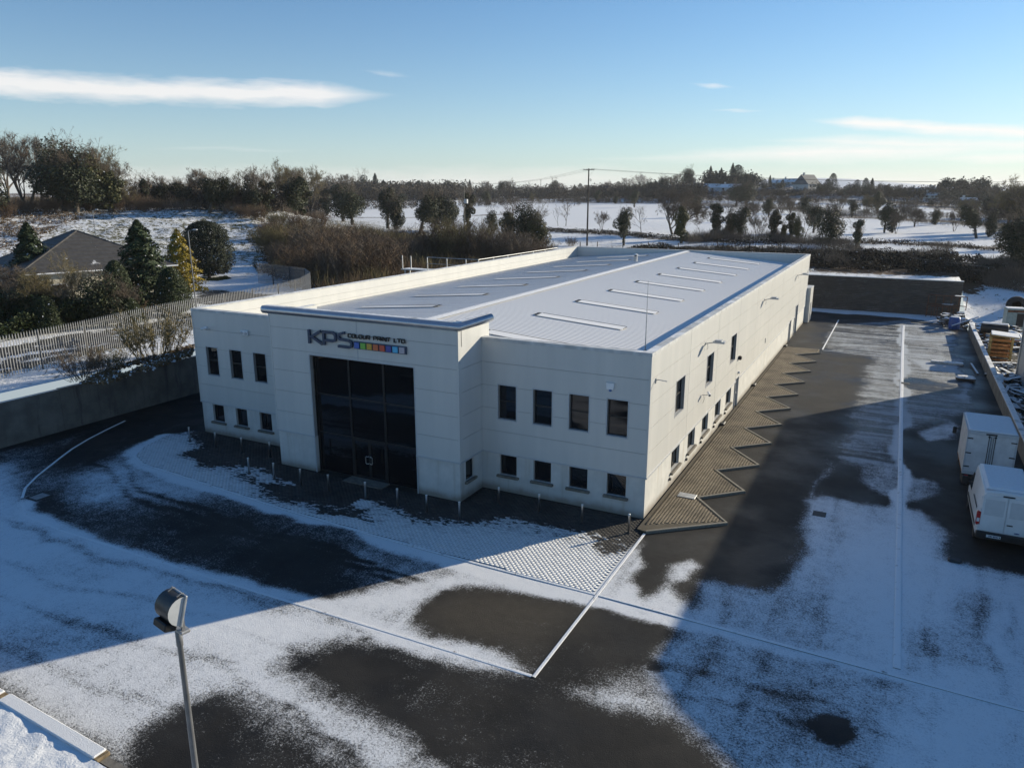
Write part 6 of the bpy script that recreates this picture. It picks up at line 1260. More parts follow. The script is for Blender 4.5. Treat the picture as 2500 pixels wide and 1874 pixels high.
# ---- variants
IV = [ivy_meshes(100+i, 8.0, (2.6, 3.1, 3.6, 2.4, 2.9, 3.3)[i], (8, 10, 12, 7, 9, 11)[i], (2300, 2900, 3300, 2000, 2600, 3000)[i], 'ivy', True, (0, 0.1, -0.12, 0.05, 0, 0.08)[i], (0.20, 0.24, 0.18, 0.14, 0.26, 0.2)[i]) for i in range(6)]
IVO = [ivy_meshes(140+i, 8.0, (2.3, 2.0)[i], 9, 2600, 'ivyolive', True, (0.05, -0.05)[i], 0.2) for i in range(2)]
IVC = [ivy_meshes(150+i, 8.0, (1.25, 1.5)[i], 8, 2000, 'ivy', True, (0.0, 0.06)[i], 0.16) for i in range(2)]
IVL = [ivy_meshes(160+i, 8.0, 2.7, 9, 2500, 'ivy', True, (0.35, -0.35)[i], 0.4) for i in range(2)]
BA = [bare_meshes(200, 10, 0.24, 0.55, 4, 4, 1, 0.16, per=7), bare_meshes(201, 10, 0.28, 0.62, 4, 4, 2, 0.22, per=7), bare_meshes(202, 10, 0.20, 0.48, 4, 3, 3, 0.25, per=9), bare_meshes(203, 10, 0.22, 0.7, 4, 4, 1, 0.05, per=7)]
BO = [bare_meshes(210, 10, 0.2, 0.5, 4, 4, 2, 0.28, 'twigolive', 8), bare_meshes(211, 10, 0.2, 0.6, 4, 4, 3, 0.2, 'twigolive', 8)]
BT_ = [bare_meshes(220, 10, 0.10, 0.5, 3, 3, 1, 0.3, 'twig', 4), bare_meshes(221, 10, 0.12, 0.6, 3, 4, 1, 0.2, 'twig', 4)]
BW_ = [bare_meshes(230, 10, 0.14, 0.55, 4, 3, 4, 0.25, 'twigolive', 4, 'barkpale')]
CO = [conifer_meshes(300, 10, 3.2), conifer_meshes(301, 10, 2.4), conifer_meshes(302, 10, 4.4, 5200, 'hedgegreen', 'round')]
FC_ = [conifer_meshes(310, 10, 2.6, 1500, 'farcon'), conifer_meshes(311, 10, 4.2, 1800, 'farcon', 'round'), conifer_meshes(312, 10, 3.2, 1500, 'farcon', 'egg')]
GO = conifer_meshes(320, 10, 3.4, 4200, 'golden'); YE = conifer_meshes(321, 10, 4.4, 6500, 'yew', 'egg')
def put(name, ms, P, H, base, W=1.0, rot=None, label=None, cat='tree', group=None):
    r_ = empty(name, (P[0], P[1], P[2]-0.1), random.uniform(0, 6.28) if rot is None else rot); s = H/base; r_.scale = (s*W, s*W, s); tag(r_, label, cat, group)
    for me in ms:
        if me is not None and not isinstance(me, Skel): link(me.name.split('.')[0], me, r_)
    return r_
def tree(name, ms, base_px, top_y, label, base=10.0, W=1.0, group=None, cat='tree', rot=None, sink=0):
    g = ground_at(*base_px); h = height_to(base_px[0], top_y, g); return put(name, ms, g, h, base, W, rot, label, cat, group)
random.seed(5)
# ---- left garden and hill
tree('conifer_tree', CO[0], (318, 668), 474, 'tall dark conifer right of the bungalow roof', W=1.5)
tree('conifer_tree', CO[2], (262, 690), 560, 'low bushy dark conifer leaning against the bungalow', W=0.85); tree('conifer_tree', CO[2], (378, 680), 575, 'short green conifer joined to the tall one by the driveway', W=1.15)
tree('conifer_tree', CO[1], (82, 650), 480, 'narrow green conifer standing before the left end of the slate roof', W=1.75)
tree('golden_conifer', GO, (395, 628), 494, 'golden yellow conifer with lumps of snow', W=1.3)
tree('yew_tree', YE, (452, 600), 476, 'large round dark yew on the snowy lawn', W=1.05)
tree('bare_tree', BW_[0], (172, 690), 520, 'pale bare garden tree with upswept limbs before the bungalow wall', W=0.95)
tree('bare_tree', BA[1], (52, 690), 560, 'bare twiggy tree left of the narrow conifer', W=1.2); tree('bare_tree', BA[3], (105, 700), 588, 'bare reddish garden tree beneath the narrow conifer', W=1.0)
for (x, y, t), lab, ms, w_ in (((40, 715, 622), 'dark green hedge bush beside the road at the left edge', IV[1], 1.3), ((105, 718, 636), 'green hedge bush behind the fence, second from the left', CO[2], 1.25), ((150, 712, 632), 'bright green hedge bush before the pale garden tree', IVO[1], 1.3), ((228, 704, 592), 'dark tall evergreen bush at the bungalow corner', IV[2], 1.15), ((0, 700, 605), 'dark hedge bush cut by the left picture edge', IV[4], 1.3), ((285, 702, 640), 'low dark bush under the tall conifer', CO[2], 1.2)):
    tree('hedge_bush', ms, (x, y), t, lab, 8.0 if ms is not CO[2] else 10.0, W=w_, cat='bush')
tree('bare_tree', BA[2], (30, 700), 575, 'bare thorny tree before the left eave of the bungalow', W=1.3); tree('bare_tree', BO[1], (95, 705), 570, 'olive bare tree beneath the narrow conifer', W=1.1); tree('bare_tree', BA[0], (262, 700), 588, 'grey bare tree between the dark evergreen and the tall conifer', W=1.0)
SH = [shrub_mesh(400+i, 3.0, 2.6, 70, ('twigolive', 'twig', 'twigbrown', 'twigolive')[i], 6, 0.75) for i in range(4)]
SW = [shrub_mesh(410+i, 5.0, 4.2, 130, ('twigbrown', 'twigolive', 'twig')[i], 7, 0.45) for i in range(3)]
def shrub(me, px, top_y, label, base, W=1.0, group=None):
    g = ground_at(*px); h = height_to(px[0], top_y, g); r_ = tag(empty('shrub', (g[0], g[1], g[2]-0.05), random.uniform(0, 6.28)), label, 'shrub', group); s = h/base; r_.scale = (s*W, s*W, s); link('stems', me, r_); return r_
shrub(SH[0], (338, 772), 655, 'large bare olive shrub between the fence and the concrete wall', 3.0, 1.05)
shrub(SH[1], (180, 815), 745, 'thin bare shrub on the bank above the concrete wall', 3.0, 1.3); shrub(SH[3], (235, 800), 742, 'low bare shrub beside the large olive one', 3.0, 1.3); shrub(SH[2], (290, 690), 640, 'brown shrub behind the fence below the tall conifer', 3.0, 1.3); shrub(SH[2], (75, 660), 600, 'reddish brown shrub in the bungalow garden', 3.0, 1.4); shrub(SH[2], (118, 655), 590, 'reddish shrub right of the narrow conifer', 3.0, 1.2)
# big trees along the top of the slope
tree('bare_tree', BA[0], (22, 452), 272, 'tall bare tree with ivied trunk at the left edge of the skyline', W=0.95); tree('bare_tree', BA[1], (64, 452), 276, 'spreading bare tree, second from the left on the skyline', W=1.05)
tree('ivy_tree', IV[1], (-20, 470), 350, 'dark ivied tree cut by the left picture edge', 8.0, 1.1)
tree('ivy_tree', IV[2], (140, 457), 312, 'huge dark ivy mass left of the olive topped one on the hill', 8.0, 1.25); tree('ivy_tree', IV[5], (165, 459), 335, 'dark ivied tree in the middle of the hilltop clump', 8.0, 1.4); tree('ivy_tree', IVO[0], (205, 458), 322, 'olive green ivied tree on the right of the hilltop clump', 8.0, 1.3); tree('ivy_tree', IVO[1], (240, 458), 362, 'smaller olive ivied tree leaning at the right end of the clump', 8.0, 1.5)
tree('bare_tree', BO[0], (120, 452), 298, 'bare olive tree rising behind the dark ivy mass', W=0.9); tree('bare_tree', BO[1], (190, 452), 300, 'bare olive tree showing above the hilltop clump', W=1.0); tree('bare_tree', BA[2], (235, 452), 335, 'bare twiggy tree behind the right of the clump', W=1.0); tree('bare_tree', BA[3], (95, 452), 330, 'bare tree between the skyline pair and the ivy mass', W=0.9); tree('bare_tree', BO[0], (268, 455), 372, 'slim bare tree where the clump falls away', W=0.8)
tree('ivy_tree', IVC[0], (318, 450), 382, 'narrow dark ivied tree right of the hilltop clump', 8.0, 1.1); tree('bare_tree', BA[2], (300, 448), 372, 'light bare tree beside the narrow ivied one', W=0.9)
for k, (x, y, t, ms, b, w, lab) in enumerate([
    (352, 452, 398, IV[0], 8, 1.3, 'low dark ivied tree left of a grey domed crown'), (352, 440, 368, BA[0], 10, 1.0, 'grey domed bare crown on the left skyline'), (395, 452, 392, IV[4], 8, 1.2, 'dark ivied tree with a bare tree above it, left of the leaning trunk'), (405, 445, 378, BO[1], 10, 1.2, 'olive bare tree behind the dark ivied pair'), (440, 445, 358, BA[1], 10, 0.95, 'grey bare tree showing above the broad ivied crown'),
    (450, 460, 374, IVL[0], 8, 1.05, 'broad dark ivied tree on a strongly leaning trunk'), (490, 463, 380, IVL[1], 8, 0.9, 'dark ivied tree leaning the other way beside it'), (510, 455, 362, BO[0], 10, 1.0, 'olive bare tree right of the leaning ivied pair'), (545, 466, 378, IV[3], 8, 0.85, 'tall narrow ivied trunk in the middle of the tree line'), (560, 455, 352, BA[2], 10, 0.9, 'fine bare tree left of the tallest one'), (575, 462, 385, IVC[1], 8, 1.1, 'slim ivied trunk under the fine bare tree'),
    (610, 458, 335, BO[0], 10, 0.85, 'tallest bare tree of the tree line'), (640, 464, 378, IV[4], 8, 1.0, 'ivied tree below the tallest bare one'), (640, 455, 360, BA[1], 10, 0.9, 'grey bare tree right of the tallest one'), (668, 462, 350, BO[1], 10, 0.95, 'olive bare tree with an ivied left side'), (655, 466, 382, IVC[0], 8, 1.3, 'dark ivied column left of the olive bare tree'), (706, 466, 405, IVC[1], 8, 1.2, 'small rounded ivied column before the field'),
    (742, 478, 398, IV[1], 8, 1.0, 'dark ivied tree, left of a pair over the snowy strip'), (762, 486, 402, IV[5], 8, 0.95, 'dark ivied tree, right of the pair over the snowy strip'), (838, 494, 408, IV[0], 8, 0.95, 'dark ivied tree on twin stems before the snow'), (855, 496, 415, IV[3], 8, 0.9, 'dark ivied tree touching the twin stemmed one'), (905, 505, 412, IVL[0], 8, 0.85, 'dark leaning ivied tree, left of the broad pair'), (940, 502, 418, IV[2], 8, 0.95, 'broad dark ivied tree left of the transformer pole'), (968, 498, 425, IV[4], 8, 0.9, 'ragged ivied tree just left of the transformer pole'),
    (1010, 500, 410, IVC[1], 8, 0.75, 'ivied stem immediately right of the transformer pole'), (1062, 500, 450, IV[3], 8, 1.0, 'small ivied bush tree midway before the field'), (1100, 536, 452, IVO[1], 8, 0.95, 'dense ivied tree, left of the broad rounded one'), (1128, 540, 445, IV[2], 8, 0.95, 'broad rounded ivied tree by the near field'), (1160, 545, 455, IVO[0], 8, 0.9, 'olive edged ivied tree at the right end of the thicket')]):
    tree('bare_tree' if ms in BA+BO+BT_ else 'ivy_tree', ms, (x, y), t, lab, float(b), w*(1.0 if ms in BA+BO+BT_ else 1.28))
random.seed(9)
for k, (x, y, t, ms, w, lab) in enumerate([(1205, 488, 432, BT_[0], 1.0, 'thin bare tree, left of two at the near edge of the big field'), (1222, 488, 428, BT_[1], 1.0, 'thin bare tree, right of the two at the near edge of the big field'), (1130, 500, 436, BT_[1], 1.1, 'spindly bare tree behind the rounded ivied one'), (1160, 500, 432, BT_[0], 1.2, 'spindly bare tree beside the telegraph line'), (1085, 500, 438, BT_[0], 1.0, 'spindly bare tree behind the small ivied bush'),
    (1384, 506, 440, BT_[1], 1.0, 'slender bare tree right of the first hedge tree'), (1455, 507, 398, BA[1], 1.35, 'big spreading bare tree in the second hedge')]): tree('bare_tree', ms, (x, y), t, lab, 10.0, w)
for x, y, t, ms, w, lab in [(1300, 500, 452, BA[2], 0.9, 'low bare tree alone in the hedge left of the telegraph pole'), (1505, 470, 425, IV[0], 1.1, 'ivied tree behind the big spreading tree, far side of the field'), (1620, 478, 432, BA[1], 1.2, 'broad bare tree in the middle of the right hand fields'), (1660, 468, 426, IV[4], 1.2, 'ivied tree beside the broad bare one in the right hand fields'), (1705, 470, 425, BA[0], 1.2, 'domed bare tree left of the second hedge ivied tree'), (1735, 462, 424, IV[2], 1.1, 'rounded ivied tree beyond the domed bare one'),
    (1790, 470, 430, BA[3], 1.2, 'flat topped bare tree behind the largest hedge tree'), (1975, 490, 446, BA[1], 1.2, 'bare tree right of the pair on the mound'), (2020, 486, 444, IV[3], 1.1, 'ivied tree alone on the right hand field edge'), (2060, 500, 452, BA[2], 1.0, 'bushy bare tree left of the wind bent ivied one'), (2085, 480, 430, BO[1], 1.2, 'olive bare tree before the white cottage'), (2140, 470, 418, IV[5], 1.2, 'dark ivied tree among the trees at the right edge'), (2165, 465, 410, BA[1], 1.2, 'grey bare tree left of the tall thin one at the right'), (2190, 540, 470, BO[1], 1.1, 'olive bare tree behind the large dark ivied one')]:
    tree('bare_tree' if ms in BA+BO else 'ivy_tree', ms, (x, y), t, lab, 8.0 if ms in IV else 10.0, w)
brush('field_brushwood', 'bare brushwood along the hedges of the right hand fields', [(1480, 445), (1700, 455), (1860, 472), (2000, 486), (2230, 505), (2230, 497), (2000, 477), (1860, 462), (1700, 446), (1480, 438)], 16000, 2.6, 'twig', 98)
brush('field_brushwood', 'bare brushwood along the far edge of the big field', [(990, 440), (1300, 439), (1480, 442), (1480, 435), (1300, 433), (990, 433)], 12000, 3.5, 'twig', 99)
# ---- hedge trees behind the factory
for x, y, t, ms, w, lab in [(1347, 530, 450, IV[0], 0.9, 'lone ivied tree right of the tall telegraph pole'), (1471, 526, 440, IVO[1], 1.0, 'ivied tree standing before the big spreading bare tree'), (1545, 514, 435, IVC[1], 1.35, 'ivied tree with a swollen top, first of the hedge row'), (1575, 514, 445, IV[3], 1.05, 'ivied tree, second of the hedge row'), (1598, 516, 443, IV[4], 0.95, 'wide ivied tree, third of the hedge row'),
    (1670, 522, 448, IVC[0], 1.45, 'upright ivied tree in the middle of the hedge row'), (1690, 521, 482, IVO[1], 1.0, 'stunted ivied tree right of the upright one'), (1708, 522, 455, IVC[1], 0.95, 'yellowish ivied stem in the hedge row'), (1720, 524, 462, IVO[0], 0.75, 'short olive ivied stem in the hedge row'), (1757, 503, 432, IV[5], 0.9, 'tall ivied tree of the second hedge behind the row'), (1792, 532, 447, IV[2], 0.95, 'largest rounded ivied tree, last of the hedge row'), (1850, 543, 470, IVC[1], 1.0, 'small ivied tree leaning over the scrub bank'),
    (1910, 503, 440, IV[0], 0.9, 'ivied tree, left of a pair on a mound in the fields'), (1927, 503, 436, IV[3], 0.9, 'ivied tree, right of the pair on the mound'), (2110, 515, 438, IVL[1], 1.0, 'wind bent ivied tree in the right hand field edge'), (2135, 512, 445, IV[3], 0.9, 'ivied tree close to the wind bent one'), (2182, 574, 458, IV[5], 1.05, 'large dark ivied tree near the right picture edge'), (2212, 580, 470, IV[1], 1.0, 'dark ivied tree cut by the right picture edge')]:
    tree('ivy_tree', ms, (x, y), t, lab, 8.0, w)
for x, y, t, ms, w, lab in [(1634, 520, 458, BA[2], 0.9, 'bushy bare tree between ivied hedge trees'), (1738, 522, 455, BT_[1], 1.1, 'leaning bare stem near the largest hedge tree'), (1725, 522, 450, BT_[0], 1.0, 'thin bare stem among the ivied hedge trees'), (1935, 505, 452, BA[2], 0.9, 'bare shrubby tree beside the pair on the mound'), (2150, 510, 448, BA[3], 0.9, 'bare tree behind the wind bent one'), (2172, 500, 372, BO[0], 1.25, 'tall thin bare tree at the right edge of the skyline'), (2208, 505, 380, BA[0], 1.4, 'bare tree at the far right of the skyline'), (2195, 500, 408, IV[4], 1.1, 'ivied tree behind the tall bare one at the right')]:
    tree('ivy_tree' if 'ivied tree behind' in lab else 'bare_tree', ms, (x, y), t, lab, 8.0 if 'ivied tree behind' in lab else 10.0, w)
shrub(SH[1], (2031, 554), 515, 'small round bare bush alone in the near field', 3.0, 1.0); shrub(SH[1], (1234, 531), 510, 'small bare bush at the edge of the near field', 3.0, 1.1); shrub(SH[2], (1560, 516), 480, 'bushy shrub at the foot of the hedge row', 3.0, 0.9)
# ---- thickets of bare shrubs between building and field
random.seed(21); k = 0
TH = [(585, 520, 470, 0), (625, 545, 478, 1), (668, 560, 480, 0), (705, 575, 478, 2), (740, 590, 490, 0), (612, 575, 520, 2), (655, 600, 525, 0), (700, 610, 520, 0), (745, 615, 520, 2), (785, 610, 505, 0), (825, 600, 515, 2), (570, 545, 485, 1), (770, 560, 490, 2), (812, 560, 500, 2), (850, 575, 510, 0), (640, 500, 455, 0), (690, 495, 458, 0), (600, 490, 452, 1), (560, 478, 440, 0), (530, 470, 440, 0),
      (950, 560, 480, 0), (985, 565, 470, 0), (1012, 570, 465, 1), (1030, 575, 495, 0), (1060, 575, 480, 2), (1090, 575, 500, 2), (920, 565, 505, 2), (890, 555, 510, 2), (1120, 575, 500, 2), (1150, 568, 510, 0), (1175, 562, 520, 1), (290, 452, 415, 0), (310, 455, 420, 0), (250, 455, 425, 0), (340, 455, 428, 0), (60, 460, 425, 0), (110, 460, 425, 0), (15, 470, 430, 0), (160, 458, 428, 0), (200, 458, 425, 0), (880, 545, 500, 1), (860, 520, 488, 2)]
TK_ = {0: 'reddish brown willow bush', 1: 'olive bare bush', 2: 'grey brown bare bush'}
for x, y, t, v in TH:
    brow = y <= 465; same = sorted(q[0] for q in TH if (q[1] <= 465) == brow and (brow or q[3] == v)); od = ORD[same.index(x)]
    shrub(SW[v], (x, y), t, ('brown bare bush on the brow of the slope, %s from the left there' % od) if brow else '%s in the thicket, %s of that colour from the left' % (TK_[v], od), 5.0, random.uniform(1.0, 1.4), 'bushes on the brow' if brow else ['reddish', 'olive', 'grey'][v]+' bushes in the thicket')
# ---- undergrowth: masses nobody could count
def undergrowth(name, label, polypx, n, size, m, hmax, seed, world=None, snowtop=False):
    rg = np.random.default_rng(seed); P = world if world is not None else TG(polypx); A = np.array(P); lo, hi = A.min(0), A.max(0); pts = []
    while sum(len(p) for p in pts) < n:
        x = rg.uniform(lo[0], hi[0], 4000); y = rg.uniform(lo[1], hi[1], 4000); k_ = (sdist(x, y, P) > 0) & (vnoise(x/2.4, y/2.4, seed) > 0.30); pts.append(np.stack([x[k_], y[k_]], -1))
    q = np.concatenate(pts)[:n]; hz = (0.25+0.9*vnoise(q[:, 0]/1.8, q[:, 1]/1.8, seed+1))*hmax; z = terr(q[:, 0], q[:, 1])+rg.uniform(0, 1, n)**0.7*hz
    V, F = quads(np.stack([q[:, 0], q[:, 1], z], -1), np.tile((0, 0, 0.6), (n, 1)), size, 0.6, rg=rg); return tag(link(name, np_mesh(name, V, F, M[m])), label, kind='stuff')
undergrowth('bramble_bank', 'dark bramble scrub on the bank behind the block wall', None, 60000, 0.15, 'bramble', 1.5, 71, [(-42, 88), (-20, 90), (-8, 87), (2, 84), (12, 83.5), (20, 86), (22, 92), (30, 98), (45, 99), (60, 96), (62, 112), (40, 107), (22, 104), (6, 103), (-14, 100), (-30, 99), (-42, 98)])
undergrowth('dry_bracken', 'rusty bracken along the brow of the left slope', [(0, 450), (70, 455), (150, 462), (250, 456), (330, 450), (260, 466), (150, 478), (60, 530), (0, 545)], 12000, 0.14, 'drygrass', 0.5, 72)
undergrowth('thicket_floor', 'tangled dead growth under the bushes behind the factory', [(560, 520), (700, 500), (850, 515), (1010, 540), (1180, 555), (1150, 575), (1000, 600), (860, 620), (700, 640), (580, 600)], 14000, 0.22, 'bramble', 0.9, 73)
undergrowth('field_hedge', 'low dark hedge bank dividing the near and far fields', None, 16000, 0.16, 'bramble', 0.8, 74, [tuple(ground_at(x, y)[:2]) for x, y in ((1175, 502), (1330, 510), (1450, 521), (1600, 530), (1800, 527), (2000, 534), (2250, 548), (2250, 541), (2000, 525), (1800, 519), (1600, 521), (1450, 512), (1330, 501), (1175, 494))])
undergrowth('bank_grass', 'dead grass on the bank above the concrete wall', [(170, 830), (240, 800), (330, 775), (420, 745), (415, 770), (330, 800), (230, 830)], 5000, 0.12, 'drygrass', 0.35, 75)
undergrowth('lawn_patch', 'snow free grass beneath the round yew', [(418, 600), (450, 594), (488, 596), (500, 602), (470, 607), (430, 606)], 4000, 0.10, 'hedgegreen', 0.12, 76)
undergrowth('rust_grass', 'tuft of rusty grass below the slope by the fence', [(545, 575), (600, 572), (610, 588), (560, 592)], 1500, 0.16, 'drygrass', 0.7, 77)
brush('hill_brushwood', 'bare brushwood under the trees along the left skyline', [(0, 455), (80, 458), (160, 462), (250, 458), (330, 454), (430, 464), (560, 470), (700, 474), (700, 462), (560, 455), (430, 446), (330, 440), (240, 440), (100, 440), (0, 440)], 60000, 3.6, 'twig', 91)
brush('thicket_brushwood', 'brown bare brushwood of the thicket behind the factory', [(560, 520), (640, 495), (760, 500), (850, 515), (1010, 540), (1180, 558), (1150, 578), (1000, 602), (860, 622), (720, 640), (600, 600)], 34000, 3.0, 'twigbrown', 92)
brush('thicket_brushwood', 'olive bare brushwood mixed into the thicket behind the factory', [(560, 510), (640, 490), (760, 495), (850, 512), (1010, 535), (1180, 556), (1150, 578), (1000, 602), (860, 622), (720, 640), (600, 600)], 26000, 3.4, 'twigolive', 95)
brush('hedge_brushwood', 'bare brushwood at the feet of the ivied hedge trees', [(1480, 522), (1560, 512), (1660, 515), (1800, 528), (1860, 545), (1860, 552), (1800, 537), (1660, 524), (1560, 522), (1480, 530)], 14000, 2.6, 'twig', 96)
brush('slope_brushwood', 'bare scrub on the slope right of the block wall', [(2090, 590), (2250, 600), (2250, 640), (2130, 620)], 9000, 1.4, 'twig', 97)
brush('bank_brushwood', 'dark bare brushwood over the bramble bank', None, 30000, 1.8, 'twig', 93, [(-42, 90), (-8, 88), (12, 84), (22, 92), (45, 99), (60, 97), (60, 110), (22, 105), (-14, 100), (-42, 98)])
undergrowth('garden_hedge', 'dark garden hedge along the road behind the fence', [(-30, 742), (100, 722), (260, 704), (330, 690), (330, 676), (250, 682), (100, 690), (-30, 700)], 30000, 0.14, 'hedgegreen', 3.2, 78)
# ---- field fence posts, with wire
pts = [(1253, 537), (1290, 536), (1345, 538), (1400, 537), (1465, 540), (1550, 538), (1620, 540), (1680, 542), (1775, 548), (1848, 556), (1922, 566), (1998, 580), (2145, 597)]
fr = None; gp = [ground_at(x, y) for x, y in pts]; FP = tag(empty('field_fence', tuple(gp[0])), 'post and wire fence along the near edge of the field', 'fence'); pst = MB().box(-0.07, 0.07, -0.07, 0.07, -0.2, 1.35).mesh('post', M['pole'])
for i, g in enumerate(gp): link('post', pst, FP, tuple(g-gp[0]), (R(random.uniform(-4, 4)), R(random.uniform(-4, 4)), 0))
for hz in (0.6, 1.2): MB().tube([tuple(g-gp[0]+np.array((0, 0, hz))) for g in gp], 0.012, 3).build('wire', M['steel'], FP)
# ---- poles
g = ground_at(1268, 531); h = height_to(1274, 364, g); PO = tag(empty('telegraph_pole', tuple(g)), 'tall dark telegraph pole rising behind the factory roof', 'pole')
MB().tube([(0, 0, -0.3), (0, 0, h)], [0.20, 0.13], 10).build('post', M['pole'], PO); MB().box(-1.6, 1.7, -0.06, 0.06, h-0.35, h-0.22, Matrix.Rotation(R(-25), 4, 'Z')).build('crossarm', M['pole'], PO)
mb = MB()
for x in (-1.5, -0.6, 0.8, 1.2, 1.6): mb.lathe([(0.05, h-0.22), (0.07, h-0.1), (0.03, h)], 6, (x*math.cos(R(-25)), x*math.sin(R(-25))))
mb.build('insulator', M['dark'], PO); mb = MB(); mb.tube([(0.05, 0, h-2.3), (0.5, 0, h-2.1), (0.55, 0, h-2.6)], 0.06, 5); mb.tube([(0.3, 0, h-2.5), (0.7, 0, h-2.3)], 0.05, 5); mb.build('switch_gear', M['dark'], PO); MB().tube([(0.1, 0, h-1.6), (1.4, -0.6, h-0.3)], 0.02, 4).build('stay', M['steel'], PO)
g2 = ground_at(1004, 505); h2 = height_to(998, 395, g2); PT = tag(empty('transformer_pole', tuple(g2)), 'electricity pole with a transformer box among the bushes', 'pole')
MB().tube([(0, 0, -0.3), (0, 0, h2)], [0.18, 0.12], 10).build('post', M['barkpale'], PT); MB().box(-1.1, 1.1, -0.05, 0.05, h2-0.2, h2-0.08).build('crossarm', M['pole'], PT); mb = MB(); mb.bbox(0.12, 0.95, -0.35, 0.35, h2*0.60, h2*0.60+1.05, 0.03); mb.build('transformer', M['trim'], PT); mb = MB()
for x in (0.3, 0.55, 0.8): mb.lathe([(0.05, h2*0.6+1.05), (0.07, h2*0.6+1.2), (0.04, h2*0.6+1.35)], 6, (x, 0))
mb.build('bushing', M['dark'], PT)
POLES = []
for x, y, t, lab in [(1168, 428, 388, 'thin far pole standing beyond the big field'), (1629, 420, 388, 'thin pale pole on the far hillside')]:
    g3 = ground_at(x, y); h3 = height_to(x, t, g3); r_ = tag(empty('far_pole', tuple(g3)), lab, 'pole'); MB().tube([(0, 0, -0.3), (0, 0, h3)], [0.28, 0.2], 6).build('post', M['barkpale'], r_); MB().box(-1.2, 1.2, -0.1, 0.1, h3-0.6, h3-0.4).build('crossarm', M['pole'], r_); POLES.append((g3, h3))
def wire(p, q, sag, label):
    mb = MB(); mb.tube([tuple(np.array(p)*(1-t)+np.array(q)*t-np.array((0, 0, 4*sag*t*(1-t)))) for t in np.linspace(0, 1, 14)], 0.016, 3); tag(mb.build('power_line', M['dark']), label, 'wire', 'overhead power lines')
for dx in (-1.2, 0.1, 1.4):
    wire(tuple(g+np.array((dx, 0, h-0.1))), tuple(g2+np.array((dx*0.7, 0, h2))), 1.2, {-1.2: 'left', 0.1: 'middle', 1.4: 'right'}[dx]+' strand of the overhead line between the transformer pole and the tall pole')
    wire(tuple(g+np.array((dx, 0, h-0.1))), tuple(g+np.array((140+dx, 30, h-1))), 2.5, {-1.2: 'left', 0.1: 'middle', 1.4: 'right'}[dx]+' strand of the overhead line running right from the tall pole')
# ---- far houses
M['farwall'] = simple('far_white_wall', (0.5, 0.5, 0.48), 0.8); M['farroof'] = snowy('far_snow_roof', (0.10, 0.10, 0.11), 0.35, 0.45, 0.4, nz=0.2); M['fargrey'] = simple('far_grey_roof', (0.11, 0.12, 0.13), 0.8)
def house(px, w, d, hh, rot, label, roofm='farroof', rh=0.35):
    g = ground_at(*px); s = np.linalg.norm(g[:2]-CAM_P[:2])/FPX*1.13; W_, D_ = w*s, d*s; r_ = tag(empty('far_house', tuple(g), R(rot)), label, 'house', 'far houses on the skyline'); H_ = hh*s
    MB().box(-W_/2, W_/2, -D_/2, D_/2, -1, H_).build('wall', M['farwall'], r_); mb = MB(); e = 0.3; Z = H_+D_*rh
    mb.add([(-W_/2-e, -D_/2-e, H_), (W_/2+e, -D_/2-e, H_), (W_/2+e, 0, Z), (-W_/2-e, 0, Z), (W_/2+e, D_/2+e, H_), (-W_/2-e, D_/2+e, H_)], [(0, 1, 2, 3), (3, 2, 4, 5), (1, 4, 2), (0, 3, 5)]); rf = mb.build('roof', M[roofm], r_)
    MB().box(-W_*0.3-0.5, -W_*0.3+0.5, -0.5, 0.5, Z-0.8, Z+1.2).build('chimney', M['farwall'], rf)
    for k in (-0.3, 0.05, 0.3): MB().box(W_*k-0.7, W_*k+0.7, -D_/2-0.06, -D_/2-0.01, H_*0.35, H_*0.8).build('window', M['glass'], r_)
house((1520, 412), 62, 22, 6, 4, 'long low snow roofed house below the dark conifers'); house((1578, 412), 40, 20, 6, -6, 'low white house beside the long one'); house((1678, 402), 26, 18, 6, 20, 'white house with a snowy gable left of the grey barn'); house((1706, 400), 30, 18, 6, -15, 'snow roofed bungalow next to the grey barn'); house((1742, 408), 40, 34, 8, 62, 'grey gabled barn right of the snowy bungalow', 'fargrey', 0.55)
house((2028, 424), 44, 22, 8, 10, 'white farmhouse in the trees on the right'); house((1985, 420), 34, 18, 6, -8, 'pale house left of the white farmhouse'); house((2090, 440), 26, 16, 5, 18, 'small white cottage right of the farmhouse'); house((2012, 428), 26, 16, 5, 0, 'low snow roofed shed under the farmhouse')
